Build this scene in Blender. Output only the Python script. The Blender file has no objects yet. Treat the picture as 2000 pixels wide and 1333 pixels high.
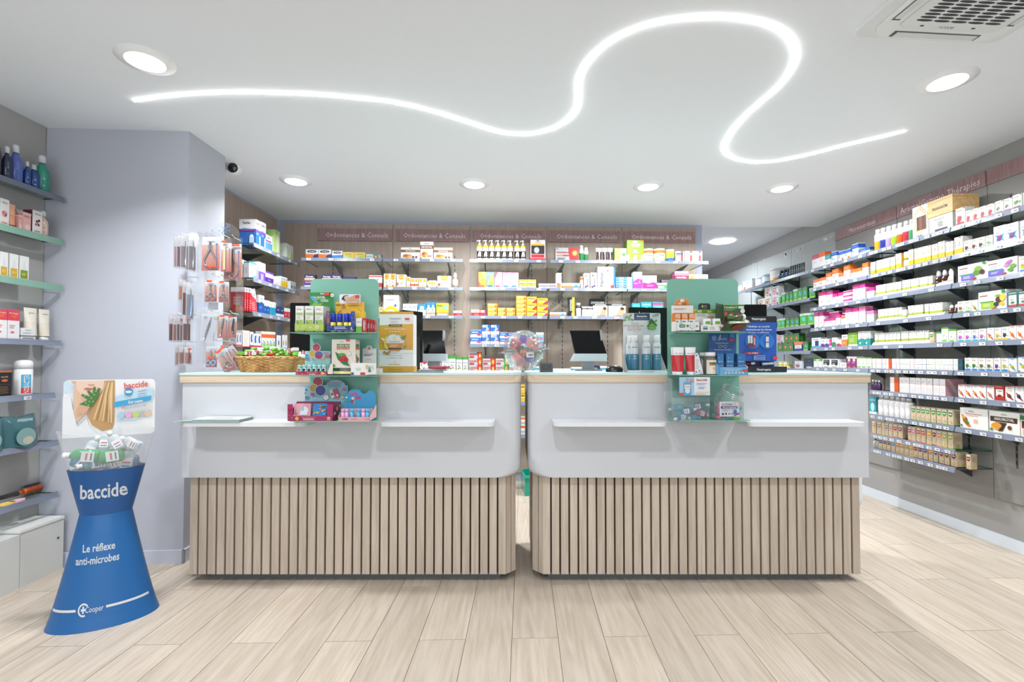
import bpy, math, random
from math import sin, cos, pi, radians, sqrt, atan2
from mathutils import Vector, Matrix
random.seed(7)
# ---------------------------------------------------------------- camera, world, lights, exposure
F, CX, CY, PH, EYE = 940.0, 1000.0, 682.5, 0.0225, 1.144      # focal length and principal point for 2000 x 1333
SC = bpy.context.scene
COL = SC.collection
cam_d = bpy.data.cameras.new('camera'); cam = bpy.data.objects.new('camera', cam_d); COL.objects.link(cam)
cam.location = (0, 0, EYE); cam.rotation_euler = (pi/2+PH, 0, 0)
cam_d.sensor_width = 36; cam_d.lens = 36*F/2000; cam_d.shift_y = (CY-666.5)/2000; cam_d.clip_start = .05
SC.camera = cam
world = bpy.data.worlds.new('world'); SC.world = world; world.use_nodes = True
world.node_tree.nodes['Background'].inputs[0].default_value = (.90, .95, 1.0, 1)
world.node_tree.nodes['Background'].inputs[1].default_value = 0.95
SC.view_settings.view_transform = 'Standard'; SC.view_settings.look = 'None'
SC.view_settings.exposure = 0.46; SC.view_settings.gamma = 1.0; SC.view_settings.use_curve_mapping = False
SC.cycles.max_bounces = 8; SC.cycles.diffuse_bounces = 4; SC.cycles.transparent_max_bounces = 24; SC.cycles.sample_clamp_indirect = 4
SC.cycles.use_denoising = True
CEIL = 2.459
def lamp(x, y, z, power, size, color=(.955, .975, 1), spread=150, aim=None, shape='DISK', sy=None):
    d = bpy.data.lights.new('lamp', 'AREA'); d.energy = power; d.shape = shape; d.size = size; d.color = color
    if sy: d.size_y = sy
    d.spread = radians(spread)
    o = bpy.data.objects.new('lamp', d); COL.objects.link(o); o.location = (x, y, z)
    if aim: o.rotation_euler = (Vector(aim)-Vector((x, y, z))).to_track_quat('-Z', 'Y').to_euler()
    o['kind'] = 'helper'
    return o
def ray(px, py):
    a = (px-CX)/F; b = (CY-py)/F
    return Vector((a, cos(PH)-b*sin(PH), sin(PH)+b*cos(PH)))
O = Vector((0, 0, EYE))
def atY(px, py, Y): r = ray(px, py); return O+r*(Y/r.y)
def atX(px, py, X): r = ray(px, py); return O+r*(X/r.x)
def atZ(px, py, Z): r = ray(px, py); return O+r*((Z-EYE)/r.z)
def pix(p):
    v = Vector(p)-O; u = v.z*cos(PH)-v.y*sin(PH); d = v.y*cos(PH)+v.z*sin(PH)
    return CX+v.x/d*F, CY-u/d*F
# seen downlights (pixel centre) and the ones of the same ceiling behind the camera
DOWN_PX = [(284, 117), (578, 353), (926, 359), (1266, 363.5), (1527, 367), (1850, 157)]
DOWN = [atZ(x, y, CEIL) for x, y in DOWN_PX]
for i, p in enumerate(DOWN):
    lamp(p.x, p.y, CEIL-.03, (15, 14, 27, 27, 27, 16)[i], .13, spread=165 if i > 1 else 130)
for x, y, w in ((-1.9, .9, 13), (0, .9, 13), (1.9, .9, 13), (-1.9, -1.0, 9), (0, -1.0, 9), (1.9, -1.0, 9)):
    lamp(x, y, CEIL-.03, w, .13, spread=150)
lamp(2.4, 6.0, 2.50, 14, .16, color=(.85, .93, 1), spread=160)
# fill light added for an assumed, unseen glazed shop front behind the camera
lamp(0, -3.2, 1.35, 32, 5.2, color=(.86, .93, 1.0), spread=170, aim=(0, 3, 1.35), shape='RECTANGLE', sy=2.2)
# ---------------------------------------------------------------- colours and materials
def L(c):
    if isinstance(c, str):
        c = PAL.get(c, c)
    if isinstance(c, str):
        c = c.lstrip('#'); c = tuple(int(c[i:i+2], 16) for i in (0, 2, 4))
    return tuple((v/255/12.92 if v/255 <= .04045 else ((v/255+.055)/1.055)**2.4) for v in c)
PAL = dict(w='f2f2f0', w2='e6e6e4', k='141416', g='9a9c9e', gd='55585c', gl='c8cacc', red='cf1f2c', dred='8e1a2b', or_='f07820',
           yel='f6c21c', ly='fbe26a', lime='a9c93a', gr='3f9a3c', dg='1f6b3a', tl='1f9aa8', dt='14636b', cy='3aa9dc', bl='1f5fb4',
           nv='1b2a5c', pu='5a2a8c', lv='8d7fd0', mg='d81b77', pk='f29ab8', lp='f7d3dc', sal='ef9a86', br='7a4a2a', tan='d9b48c',
           kraft='dbc2a2', cream='f1e6cf', peach='f6cfa6', gold='d9a63a', pg='6fa892', sage='9fbf55', rail='8e97a8')
MATS = {}
def nodes(name):
    m = bpy.data.materials.new(name); m.use_nodes = True; MATS[name] = m
    nt = m.node_tree; return m, nt, nt.nodes['Principled BSDF'], nt.nodes['Material Output']
def attr_mat(name, rough=.45, metal=0, coat=0, bump=0, bscale=200, spec=.5, noise=.03, k=1):
    m, nt, b, o = nodes(name)
    a = nt.nodes.new('ShaderNodeAttribute'); a.attribute_name = 'Col'
    n = nt.nodes.new('ShaderNodeTexNoise'); n.inputs['Scale'].default_value = bscale; n.inputs['Detail'].default_value = 3
    tc = nt.nodes.new('ShaderNodeTexCoord'); nt.links.new(tc.outputs['Object'], n.inputs['Vector'])
    mr = nt.nodes.new('ShaderNodeMapRange'); mr.inputs[3].default_value = k*(1-noise); mr.inputs[4].default_value = k*(1+noise)
    nt.links.new(n.outputs['Fac'], mr.inputs[0])
    mx = nt.nodes.new('ShaderNodeVectorMath'); mx.operation = 'SCALE'
    nt.links.new(a.outputs['Color'], mx.inputs[0]); nt.links.new(mr.outputs[0], mx.inputs['Scale'])
    nt.links.new(mx.outputs[0], b.inputs['Base Color'])
    b.inputs['Roughness'].default_value = rough; b.inputs['Metallic'].default_value = metal
    b.inputs['Coat Weight'].default_value = coat; b.inputs['Specular IOR Level'].default_value = spec
    if bump:
        bp = nt.nodes.new('ShaderNodeBump'); bp.inputs['Strength'].default_value = bump; bp.inputs['Distance'].default_value = .002
        nt.links.new(n.outputs['Fac'], bp.inputs['Height']); nt.links.new(bp.outputs[0], b.inputs['Normal'])
    return m
attr_mat('card', .42, coat=.1, k=.71)
attr_mat('gloss', .22, coat=.3, k=.78)
attr_mat('matt', .7)
attr_mat('metal', .25, metal=1)
attr_mat('paint', .6, bump=.06, bscale=60, noise=.012)
attr_mat('lacquer', .35, noise=.01, spec=.35)
attr_mat('screen', .12, spec=.25)
def clear_mat(name, tint, gloss=.12, rough=.08, alpha=0, acol=(1, 1, 1)):
    m, nt, b, o = nodes(name); nt.nodes.remove(b)
    t = nt.nodes.new('ShaderNodeBsdfTransparent'); t.inputs[0].default_value = (*tint, 1)
    gl = nt.nodes.new('ShaderNodeBsdfGlossy'); gl.inputs['Roughness'].default_value = rough
    fr = nt.nodes.new('ShaderNodeLayerWeight'); fr.inputs[0].default_value = gloss
    pw = nt.nodes.new('ShaderNodeMath'); pw.operation = 'MULTIPLY_ADD'; pw.inputs[1].default_value = gloss*3; pw.inputs[2].default_value = .03; nt.links.new(fr.outputs['Facing'], pw.inputs[0]); fr.inputs[0].default_value = .35
    mx = nt.nodes.new('ShaderNodeMixShader'); nt.links.new(pw.outputs[0], mx.inputs[0])
    nt.links.new(t.outputs[0], mx.inputs[1]); nt.links.new(gl.outputs[0], mx.inputs[2])
    out = mx
    if alpha:
        d = nt.nodes.new('ShaderNodeBsdfDiffuse'); d.inputs[0].default_value = (*acol, 1)
        m2 = nt.nodes.new('ShaderNodeMixShader'); m2.inputs[0].default_value = alpha
        nt.links.new(mx.outputs[0], m2.inputs[1]); nt.links.new(d.outputs[0], m2.inputs[2]); out = m2
    nt.links.new(out.outputs[0], o.inputs[0]); return m
clear_mat('glass', (.90, .95, .93), .06)
clear_mat('acrylic', (.97, .975, .985), .07, .05, .025, (.9, .9, .92))
clear_mat('dome', (.965, .97, .98), .24, .05, .05, (.9, .92, .95))
clear_mat('film', (.95, .96, .97), .12, .1, .13)
clear_mat('rail', (.70, .75, .84), .12, .25, .5, (.27, .30, .38))
def clear_col(name, alpha):
    m = clear_mat(name, (1, 1, 1), .08, .08, alpha)
    nt = m.node_tree; a = nt.nodes.new('ShaderNodeAttribute'); a.attribute_name = 'Col'
    for n in nt.nodes:
        if n.type in ('BSDF_DIFFUSE', 'BSDF_TRANSPARENT'): nt.links.new(a.outputs['Color'], n.inputs[0])
clear_col('gel', .35)
def emit(name, col, s):
    m, nt, b, o = nodes(name)
    b.inputs['Base Color'].default_value = (1, 1, 1, 1); b.inputs['Emission Color'].default_value = (*col, 1); b.inputs['Emission Strength'].default_value = s
    return m
emit('led', (1, 1, .96), 13.0); emit('lamp_glow', (1, .99, .97), 9.0)
def wood(name, ca, cb, stretch=(6, 6, .45), rough=.5, var=.10, scale=6, bump=.05, ring=.5):
    m, nt, b, o = nodes(name); N = nt.nodes.new; K = nt.links.new
    tc = N('ShaderNodeTexCoord'); oi = N('ShaderNodeObjectInfo')
    mu = N('ShaderNodeMath'); mu.operation = 'MULTIPLY'; mu.inputs[1].default_value = 37.0; K(oi.outputs['Random'], mu.inputs[0])
    ad = N('ShaderNodeVectorMath'); K(tc.outputs['Object'], ad.inputs[0]); K(mu.outputs[0], ad.inputs[1])
    mp = N('ShaderNodeMapping'); mp.inputs['Scale'].default_value = stretch; K(ad.outputs[0], mp.inputs[0])
    n1 = N('ShaderNodeTexNoise'); n1.inputs['Scale'].default_value = scale; n1.inputs['Detail'].default_value = 6; n1.inputs['Distortion'].default_value = .6; K(mp.outputs[0], n1.inputs[0])
    n2 = N('ShaderNodeTexNoise'); n2.inputs['Scale'].default_value = scale*7; n2.inputs['Detail'].default_value = 4; K(mp.outputs[0], n2.inputs[0])
    n3 = N('ShaderNodeTexNoise'); n3.inputs['Scale'].default_value = scale*.22; n3.inputs['Detail'].default_value = 1; K(mp.outputs[0], n3.inputs[0])
    ml = N('ShaderNodeMath'); ml.operation = 'MULTIPLY'; ml.inputs[1].default_value = 60; K(n3.outputs['Fac'], ml.inputs[0])
    sn = N('ShaderNodeMath'); sn.operation = 'SINE'; K(ml.outputs[0], sn.inputs[0])
    ma = N('ShaderNodeMath'); ma.operation = 'MULTIPLY_ADD'; ma.inputs[1].default_value = .10*ring; K(sn.outputs[0], ma.inputs[0]); K(n1.outputs['Fac'], ma.inputs[2])
    mb = N('ShaderNodeMath'); mb.operation = 'MULTIPLY_ADD'; mb.inputs[1].default_value = .35; K(n2.outputs['Fac'], mb.inputs[0]); K(ma.outputs[0], mb.inputs[2])
    rp = N('ShaderNodeValToRGB'); rp.color_ramp.elements[0].position = .45; rp.color_ramp.elements[1].position = .85
    rp.color_ramp.elements[0].color = (*L(cb), 1); rp.color_ramp.elements[1].color = (*L(ca), 1); K(mb.outputs[0], rp.inputs[0])
    mr = N('ShaderNodeMapRange'); mr.inputs[3].default_value = 1-var; mr.inputs[4].default_value = 1+var; K(oi.outputs['Random'], mr.inputs[0])
    sc = N('ShaderNodeVectorMath'); sc.operation = 'SCALE'; K(rp.outputs[0], sc.inputs[0]); K(mr.outputs[0], sc.inputs['Scale'])
    K(sc.outputs[0], b.inputs['Base Color']); b.inputs['Roughness'].default_value = rough
    bp = N('ShaderNodeBump'); bp.inputs['Strength'].default_value = bump; bp.inputs['Distance'].default_value = .002; K(n2.outputs['Fac'], bp.inputs['Height']); K(bp.outputs[0], b.inputs['Normal'])
    return m
wood('floor_wood', 'bdb1a3', 'ab9d8d', (7, .5, 7), .42, .07, ring=.9)
wood('slat_wood', 'c0b2a3', 'aa9b8b', (7, 7, .35), .5, .05)
wood('panel_wood', 'b4a295', 'a8968a', (7, 7, .3), .5, .02)
wood('edge_wood', 'cdbba4', 'bba78d', (.35, 7, 7), .5, .02)
wood('sign_wood', 'a88686', '8c6a6c', (8, 8, .8), .5, .03)
wood('crate_wood', 'e2bd84', 'cb9f62', (.5, 7, 7), .5, .02)
wood('wicker', 'cf9f62', '94602c', (3, 3, 3), .5, .12)
# ---------------------------------------------------------------- mesh builder
TXT = {}
def text_mesh(s, bold=False):
    k = (s, bold)
    if k in TXT: return TXT[k]
    c = bpy.data.curves.new('t', 'FONT'); c.body = s; c.size = 1; c.resolution_u = 1 if len(s) > 14 else 2
    if bold: c.offset = .02
    o = bpy.data.objects.new('t', c); COL.objects.link(o)
    me = o.to_mesh()
    vs = [(v.co.x, v.co.y) for v in me.vertices]; fs = [tuple(p.vertices) for p in me.polygons]
    o.to_mesh_clear(); bpy.data.objects.remove(o); bpy.data.curves.remove(c)
    if vs:
        x0 = min(v[0] for v in vs); x1 = max(v[0] for v in vs)
        vs = [(v[0]-x0, v[1]) for v in vs]; w = x1-x0
    else: w = 1
    TXT[k] = (vs, fs, w); return TXT[k]
class MB:
    def __init__(s): s.v = []; s.f = []; s.c = []; s.m = []; s.sm = []
    def add(s, vs, fs, col='w', m=0, smooth=False):
        b = len(s.v); s.v += [tuple(v) for v in vs]
        c = L(col)
        for f in fs: s.f.append(tuple(b+i for i in f)); s.c.append(c); s.m.append(m); s.sm.append(smooth)
        return s
    def box(s, a, b, col='w', m=0, M=None):
        x0, y0, z0 = a; x1, y1, z1 = b
        v = [(x0, y0, z0), (x1, y0, z0), (x1, y1, z0), (x0, y1, z0), (x0, y0, z1), (x1, y0, z1), (x1, y1, z1), (x0, y1, z1)]
        if M: v = [M @ Vector(p) for p in v]
        return s.add(v, [(0, 3, 2, 1), (4, 5, 6, 7), (0, 1, 5, 4), (1, 2, 6, 5), (2, 3, 7, 6), (3, 0, 4, 7)], col, m)
    def prism(s, pts, z0, z1, col='w', m=0, M=None, smooth=False):      # outline in xy (ccw), extruded along z
        n = len(pts); v = [(x, y, z0) for x, y in pts]+[(x, y, z1) for x, y in pts]
        if M: v = [M @ Vector(p) for p in v]
        s.add(v, [tuple(range(n-1, -1, -1)), tuple(range(n, 2*n))], col, m)
        b = len(s.v)-2*n; c = L(col)
        for i in range(n):
            j = (i+1) % n; s.f.append((b+i, b+j, b+n+j, b+n+i)); s.c.append(c); s.m.append(m); s.sm.append(smooth)
        return s
    def lathe(s, prof, n=16, col='w', m=0, at=(0, 0, 0), sy=1, M=None, cap=True, cols=None, smooth=True):
        v = []
        for r, z in prof:
            for i in range(n):
                a = 2*pi*i/n; p = Vector((at[0]+r*cos(a), at[1]+r*sin(a)*sy, at[2]+z)); v.append(M @ p if M else p)
        b = len(s.v); s.v += [tuple(p) for p in v]
        for k in range(len(prof)-1):
            c = L(cols[k] if cols else col)
            for i in range(n):
                j = (i+1) % n; s.f.append((b+k*n+i, b+k*n+j, b+(k+1)*n+j, b+(k+1)*n+i)); s.c.append(c); s.m.append(m); s.sm.append(smooth)
        if cap:
            for k, rev in ((0, True), (len(prof)-1, False)):
                f = tuple(b+k*n+i for i in (range(n-1, -1, -1) if rev else range(n)))
                s.f.append(f); s.c.append(L(cols[min(k, len(cols)-1)] if cols else col)); s.m.append(m); s.sm.append(False)
        return s
    def tube(s, path, r, n=6, col='w', m=0, closed=False, rr=None):
        P = [Vector(p) for p in path]; N = len(P); b = len(s.v); up = None
        for i, p in enumerate(P):
            t = (P[(i+1) % N]-P[i-1]) if closed else (P[min(i+1, N-1)]-P[max(i-1, 0)])
            t.normalize()
            if up is None: up = Vector((0, 0, 1)) if abs(t.z) < .9 else Vector((1, 0, 0))
            x = t.cross(up).normalized(); y = x.cross(t).normalized(); up = y
            R = rr[i] if rr else r
            for k in range(n):
                a = 2*pi*k/n; s.v.append(tuple(p+x*cos(a)*R+y*sin(a)*R))
        c = L(col)
        for i in range(N if closed else N-1):
            for k in range(n):
                q = (k+1) % n; i2 = (i+1) % N
                s.f.append((b+i*n+k, b+i*n+q, b+i2*n+q, b+i2*n+k)); s.c.append(c); s.m.append(m); s.sm.append(True)
        if not closed:
            s.f.append(tuple(b+k for k in range(n))); s.f.append(tuple(b+(N-1)*n+k for k in range(n-1, -1, -1)))
            s.c += [c, c]; s.m += [m, m]; s.sm += [False, False]
        return s
    # flat print in the plane y = y0 seen from -y
    def quad(s, x0, z0, x1, z1, y, col, m=0): return s.add([(x0, y, z0), (x1, y, z0), (x1, y, z1), (x0, y, z1)], [(0, 1, 2, 3)], col, m)
    def poly(s, pts, y, col, m=0): return s.add([(x, y, z) for x, z in pts], [tuple(range(len(pts)))], col, m)
    def ell(s, x, z, rx, rz, y, col, n=14, rot=0, m=0):
        return s.poly([(x+rx*cos(2*pi*i/n)*cos(rot)-rz*sin(2*pi*i/n)*sin(rot), z+rx*cos(2*pi*i/n)*sin(rot)+rz*sin(2*pi*i/n)*cos(rot)) for i in range(n)], y, col, m)
    def text(s, t, x, z, h, y, col, maxw=None, bold=False, rot=0, m=0, align=.5, fn=None):   # x,z = centre
        vs, fs, w = text_mesh(t, bold); k = h/.72
        if maxw and w*k > maxw: kx = maxw/w
        else: kx = k
        out = []
        for a, b in vs:
            u = (a-w*align)*kx; q = (b-.36)*k
            X = x+u*cos(rot)-q*sin(rot); Z = z+u*sin(rot)+q*cos(rot)
            out.append(fn(X, Z) if fn else (X, y, Z))
        return s.add(out, fs, col, m)
    def lines(s, x0, z0, x1, z1, n, y, col):
        st = (z1-z0)/n
        for i in range(n):
            e = x1-(x1-x0)*random.Random(i*7+n).random()*.35
            s.quad(x0, z0+st*(i+.25), e, z0+st*(i+.7), y, col)
        return s
    def mesh(s, name):
        me = bpy.data.meshes.new(name); me.from_pydata(s.v, [], s.f); me.update()
        ca = me.color_attributes.new('Col', 'FLOAT_COLOR', 'CORNER')
        buf = []
        for p, c in zip(me.polygons, s.c): buf += [c[0], c[1], c[2], 1.0]*p.loop_total
        ca.data.foreach_set('color', buf)
        me.polygons.foreach_set('material_index', s.m); me.polygons.foreach_set('use_smooth', s.sm)
        return me
def put(me, name, mats, parent=None, loc=(0, 0, 0), rz=0, rot=None, **props):
    o = bpy.data.objects.new(name, me); COL.objects.link(o)
    if mats and not me.materials:
        for m in ([mats] if isinstance(mats, str) else mats): me.materials.append(MATS[m])
    o.location = loc; o.rotation_euler = rot or (0, 0, rz)
    if parent: o.parent = parent
    for k, v in props.items(): o[k] = v
    return o
def build(mb, name, mats, parent=None, loc=(0, 0, 0), rz=0, rot=None, **props):
    return put(mb.mesh(name), name, mats, parent, loc, rz, rot, **props)
def empty(name, loc=(0, 0, 0), rz=0, rot=None, **props):
    o = bpy.data.objects.new(name, None); COL.objects.link(o); o.location = loc; o.rotation_euler = rot or (0, 0, rz); o.empty_display_size = .05
    for k, v in props.items(): o[k] = v
    return o
def tag(o, label, cat, group=None):
    o['label'] = label; o['category'] = cat
    if group: o['group'] = group
    return o
def copy_tree(o, parent=None):
    c = o.copy(); COL.objects.link(c)
    if parent: c.parent = parent
    for ch in o.children: copy_tree(ch, c)
    return c
def rrect(x0, y0, x1, y1, r, n=5, corners=(1, 1, 1, 1)):      # ccw from lower-left
    P = []
    for (cx, cy, a0, on) in ((x0+r, y0+r, pi, corners[0]), (x1-r, y0+r, -pi/2, corners[1]), (x1-r, y1-r, 0, corners[2]), (x0+r, y1-r, pi/2, corners[3])):
        if on: P += [(cx+r*cos(a0+pi/2*i/n), cy+r*sin(a0+pi/2*i/n)) for i in range(n+1)]
        else: P.append((cx+(r if a0 in (-pi/2, 0) else -r), cy+(r if a0 in (0, pi/2) else -r)))
    return P
XZ = Matrix(((1, 0, 0, 0), (0, 0, -1, 0), (0, 1, 0, 0), (0, 0, 0, 1)))     # (x,y,z)->(x,-z,y): outline drawn in x-z, depth along y
# ---------------------------------------------------------------- room shell
XL, XR, XP = -2.63, 3.02, 3.0
def struct(mb, name, mats, parent=None, **k):
    if parent is None: k['kind'] = 'structure'
    return build(mb, name, mats, parent, **k)
# back wall plane Y = BA + BB*X
_a = atZ(547, 429.5, CEIL); _b = atZ(1372, 439.5, CEIL)
BB = (_b.y-_a.y)/(_b.x-_a.x); BA = _a.y-BB*_a.x; BANG = math.atan(BB)
def onback(px, py, off=0):        # pixel -> point on the plane lying off in front of the back wall
    r = ray(px, py); n = Vector((BB, -1, 0)); k = sqrt(1+BB*BB)
    # BB*X - Y + BA = off*k
    t = (off*k-BA)/(r.x*BB-r.y)
    return O+r*t
# floor
fl = struct(MB().box((-2.7, -3.4, -.06), (3.1, 7.6, -.003), '8d8272'), 'floor', 'matt')
px_w = .1896; vpx = 1024; t_col = (vpx-CX)/F; t_row = .030; Lp = .94
x0c = atZ(1000, 1248, 0).x; y0r = atZ(1000, 1248, 0).y
PLK = {}
def plank(i, half):
    key = 0
    if key not in PLK:
        g = .0012; mb = MB()
        v = []
        for z in (-.006, 0):
            for (u, w) in ((g, g), (px_w-g, g), (px_w-g, Lp-g), (g, Lp-g)):
                v.append((u+t_col*w, w+t_row*u, z))
        mb.add(v, [(0, 3, 2, 1), (4, 5, 6, 7), (0, 1, 5, 4), (1, 2, 6, 5), (2, 3, 7, 6), (3, 0, 4, 7)], 'w')
        PLK[key] = mb.mesh('plank')
    return PLK[key]
npl = 0
for i in range(-15, 17):
    for j in range(-3, 6):
        y = y0r+(j+(.5 if i % 2 else 0))*Lp+t_row*i*px_w
        x = x0c+i*px_w+t_col*(y-y0r)
        if x < -2.68 or x > 3.02 or y > 6.4 or y+Lp < 0.9: continue
        cyy = y+Lp
        if cyy > 1.2 and max(abs(x), abs(x+px_w)) > 1.12*cyy+.2: continue
        if x < -1.95 and y > 2.75: continue
        put(plank(i, 0), 'plank', 'floor_wood', fl, (x, y, 0)); npl += 1
# ceiling
YR = atZ(1480, 443.5, CEIL).y; XRc = _b.x+.05
mb = MB()
mb.add([(-2.7, -3.4, CEIL), (3.1, -3.4, CEIL), (3.1, YR, CEIL), (-2.7, YR, CEIL)], [(0, 1, 2, 3)], 'f0f4fa')
mb.add([(-2.7, YR, CEIL), (XRc, YR, CEIL), (XRc, 5.4, CEIL), (-2.7, 5.4, CEIL)], [(0, 1, 2, 3)], 'f0f4fa')
mb.add([(XRc, YR, CEIL), (3.1, YR, CEIL), (3.1, YR, 2.9), (XRc, YR, 2.9)], [(0, 1, 2, 3)], 'f0f4fa')
mb.add([(XRc, YR, 2.53), (3.1, YR, 2.53), (3.1, 7.8, 2.53), (XRc, 7.8, 2.53)], [(0, 1, 2, 3)], 'dfe2e8')
mb.add([(-2.7, -3.4, CEIL), (-2.7, 5.4, CEIL), (-2.7, 5.4, CEIL+.1), (-2.7, -3.4, CEIL+.1)], [(0, 1, 2, 3)], 'f0f4fa')
struct(mb, 'ceiling', 'paint')
# left wall + pillar
PY0 = atZ(88.2, 248.8, CEIL).y; PY1 = atZ(370, 257, CEIL).y; PX1 = atZ(370, 257, CEIL).x
struct(MB().box((XL-.08, -3.4, 0), (XL, PY0, CEIL), 'a8a6a4'), 'wall_left', 'paint')
PXE = atX(440, 300, PX1).y
mb = MB().prism([(XL-.07, PY0), (PX1, PY1), (PX1, PXE), (-2.185, PXE), (-2.185, PXE+.04), (XL-.07, PXE+.04)][::1], 0, CEIL, 'b5b8c3')
struct(mb, 'pillar', 'paint')
ang = atan2(PY1-PY0, PX1-XL)
mb = MB(); wpl = sqrt((PX1-XL)**2+(PY1-PY0)**2)
mb.box((0, -.012, 0), (wpl+.012, 0, .075), 'bfc4d2').box((wpl-.0, -.012, 0), (wpl+.012, .35, .075), 'bfc4d2')
struct(mb, 'baseboard_pillar', 'lacquer', loc=(XL, PY0, 0), rz=ang)
# left alcove wall clad in wood
WX = -2.18
yb = BA+BB*WX
wl = struct(MB().box((WX-.05, PXE+.04, 0), (WX-.012, yb+.1, CEIL), 'b5b8c3'), 'wall_left_alcove', 'paint')
build(MB().box((-.01, PXE+.045, .1), (.0, yb-.045, CEIL-.025)), 'panel', 'panel_wood', wl, (WX, 0, 0))
# back wall
xe = _b.x
wb = struct(MB().box((WX-.1, .012, 0), (xe+.0, .25, CEIL), 'aab0c4'), 'wall_back', 'paint', loc=(0, BA, 0), rz=BANG)
def bx(px, py=440, off=0):        # local x along back wall of a pixel
    p = onback(px, py, off); return (p.x)/cos(BANG)
seams = [555, 768, 918.5, 1068, 1214.5, 1359]
SX = [bx(s) for s in seams]
for a, b in zip(SX, SX[1:]):
    build(MB().box((.002, -.004, .08), (b-a-.002, .012, CEIL-.03)), 'panel', 'panel_wood', wb, (a, 0, 0))
    for q in (.2, .8):
        m2 = MB(); xx = (b-a)*q
        if a == SX[0]: xx = (b-a)*(.45 if q == .2 else .9)
        m2.box((xx-.006, -.006, .2), (xx+.006, -.004, 2.15), 'a7a19b')
        for k in range(46): m2.box((xx-.003, -.0066, .22+k*.042), (xx+.003, -.006, .245+k*.042), '1c1a19')
        build(m2, 'slotted_rail', 'metal' if 0 else 'lacquer', wb, (a, 0, 0))
# signs over the back bays
sg = [(620, 765, 448, 470), (772, 916, 449.5, 471), (922, 1064.5, 451, 471.5), (1072, 1212, 452, 472.5), (1219, 1357, 453.5, 473)]
sgl = ['over flat cold remedy cartons beside the corner', 'over three honey cartons on the top shelf', 'over the row of pump bottles', 'over the red pain plaster box', 'over the white tins and lime carton']
for (a, b, t, u), lb in zip(sg, sgl):
    p = onback(a, u, .02); q = onback(b, t, .02); w = (q-p).xy.length; h = q.z-p.z
    e = empty('wall_sign', (p.x, p.y, p.z), BANG)
    tag(e, 'mauve sign Ordonnances & Conseils '+lb, 'sign', 'mauve signs over the back wall bays')
    build(MB().box((0, 0, 0), (w, .0155, h)), 'board', 'sign_wood', e)
    build(MB().text('Ordonnances & Conseils', w*.53, h*.5, h*.42, -.001, 'f0e6e6', maxw=w*.84), 'lettering', 'lacquer', e)
# right wall
wr = struct(MB().box((XR, -3.4, 0), (XR+.08, 7.7, 2.7), '989795'), 'wall_right', 'paint')
struct(MB().box((XR-.014, -3.4, 0), (XR, 7.5, .068), 'ccd3da'), 'baseboard_right', 'lacquer')
struct(MB().box((1.9, 7.5, 0), (3.1, 7.6, 2.6), '9aa3b5'), 'wall_back_far', 'paint')
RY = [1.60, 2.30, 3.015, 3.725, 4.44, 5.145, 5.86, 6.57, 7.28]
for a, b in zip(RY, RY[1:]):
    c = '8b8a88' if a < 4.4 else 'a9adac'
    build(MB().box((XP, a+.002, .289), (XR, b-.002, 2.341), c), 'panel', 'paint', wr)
    for q in (.22, .80):
        m2 = MB(); yy = a+(b-a)*q
        m2.box((XP-.002, yy-.006, .5), (XP, yy+.006, 2.15), '5b5b5b')
        for k in range(38): m2.box((XP-.0026, yy-.003, .52+k*.042), (XP-.002, yy+.003, .545+k*.042), '151515')
        build(m2, 'slotted_rail', 'lacquer', wr)
for (a, b, t, lb, al, sz) in ((RY[3], RY[4], 'Micronutrition', 'mauve sign Micronutrition above the blue banded cartons', (.48), .40), (RY[2], RY[3], 'Aroma/Gemmo Thérapies', 'mauve sign Aroma/Gemmo Thérapies above spray bottles and wooden crate', .5, .50), (RY[1], RY[2], '', 'blank mauve sign strip nearest the air conditioner', .5, .4)):
    e = empty('wall_sign', (XP-.006, b-.004, 2.247), -pi/2)
    tag(e, lb, 'sign'); w = b-a-.008; h = .094
    build(MB().box((0, 0, 0), (w, .006, h)), 'board', 'sign_wood', e)
    if t: build(MB().text(t, w*al, h*.47, h*sz, -.001, 'ece2e2', maxw=w*.9), 'lettering', 'lacquer', e)
# small white tape marks left on the two bare panels
for (px, py, cr) in ((1535, 497, 1), (1493, 512, 0), (1472, 520, 0), (1438, 534, 0)):
    p = atX(px, py, XP)
    mb = MB().box((-.002, -.012, -.04), (0, .012, .04), 'd6d8d6')
    if cr: mb.box((-.002, -.035, -.012), (0, .035, .012), 'd6d8d6')
    tag(build(mb, 'tape_mark', 'card', loc=tuple(p)), {1535: 'white plus shaped tape mark on bare grey panel', 1493: 'pale tape strip beside the plus shaped mark', 1472: 'small pale tape strip on bare grey panel above white tin', 1438: 'furthest pale tape strip at end of bare panels'}[px], 'tape')
for (px, py, t) in ((1564, 486, 'pale tape strip near top of second bare grey panel'), (1618, 465, 'pale tape strip just before the Micronutrition sign')):
    p = atX(px, py, XP)
    tag(build(MB().box((-.002, -.07, -.014), (0, .07, .014), 'c9c9c4').box((-.003, -.008, -.008), (-.002, .008, .008), '8c8c86'), 'tape_strip', 'card', loc=tuple(p)), t, 'tape')
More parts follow.
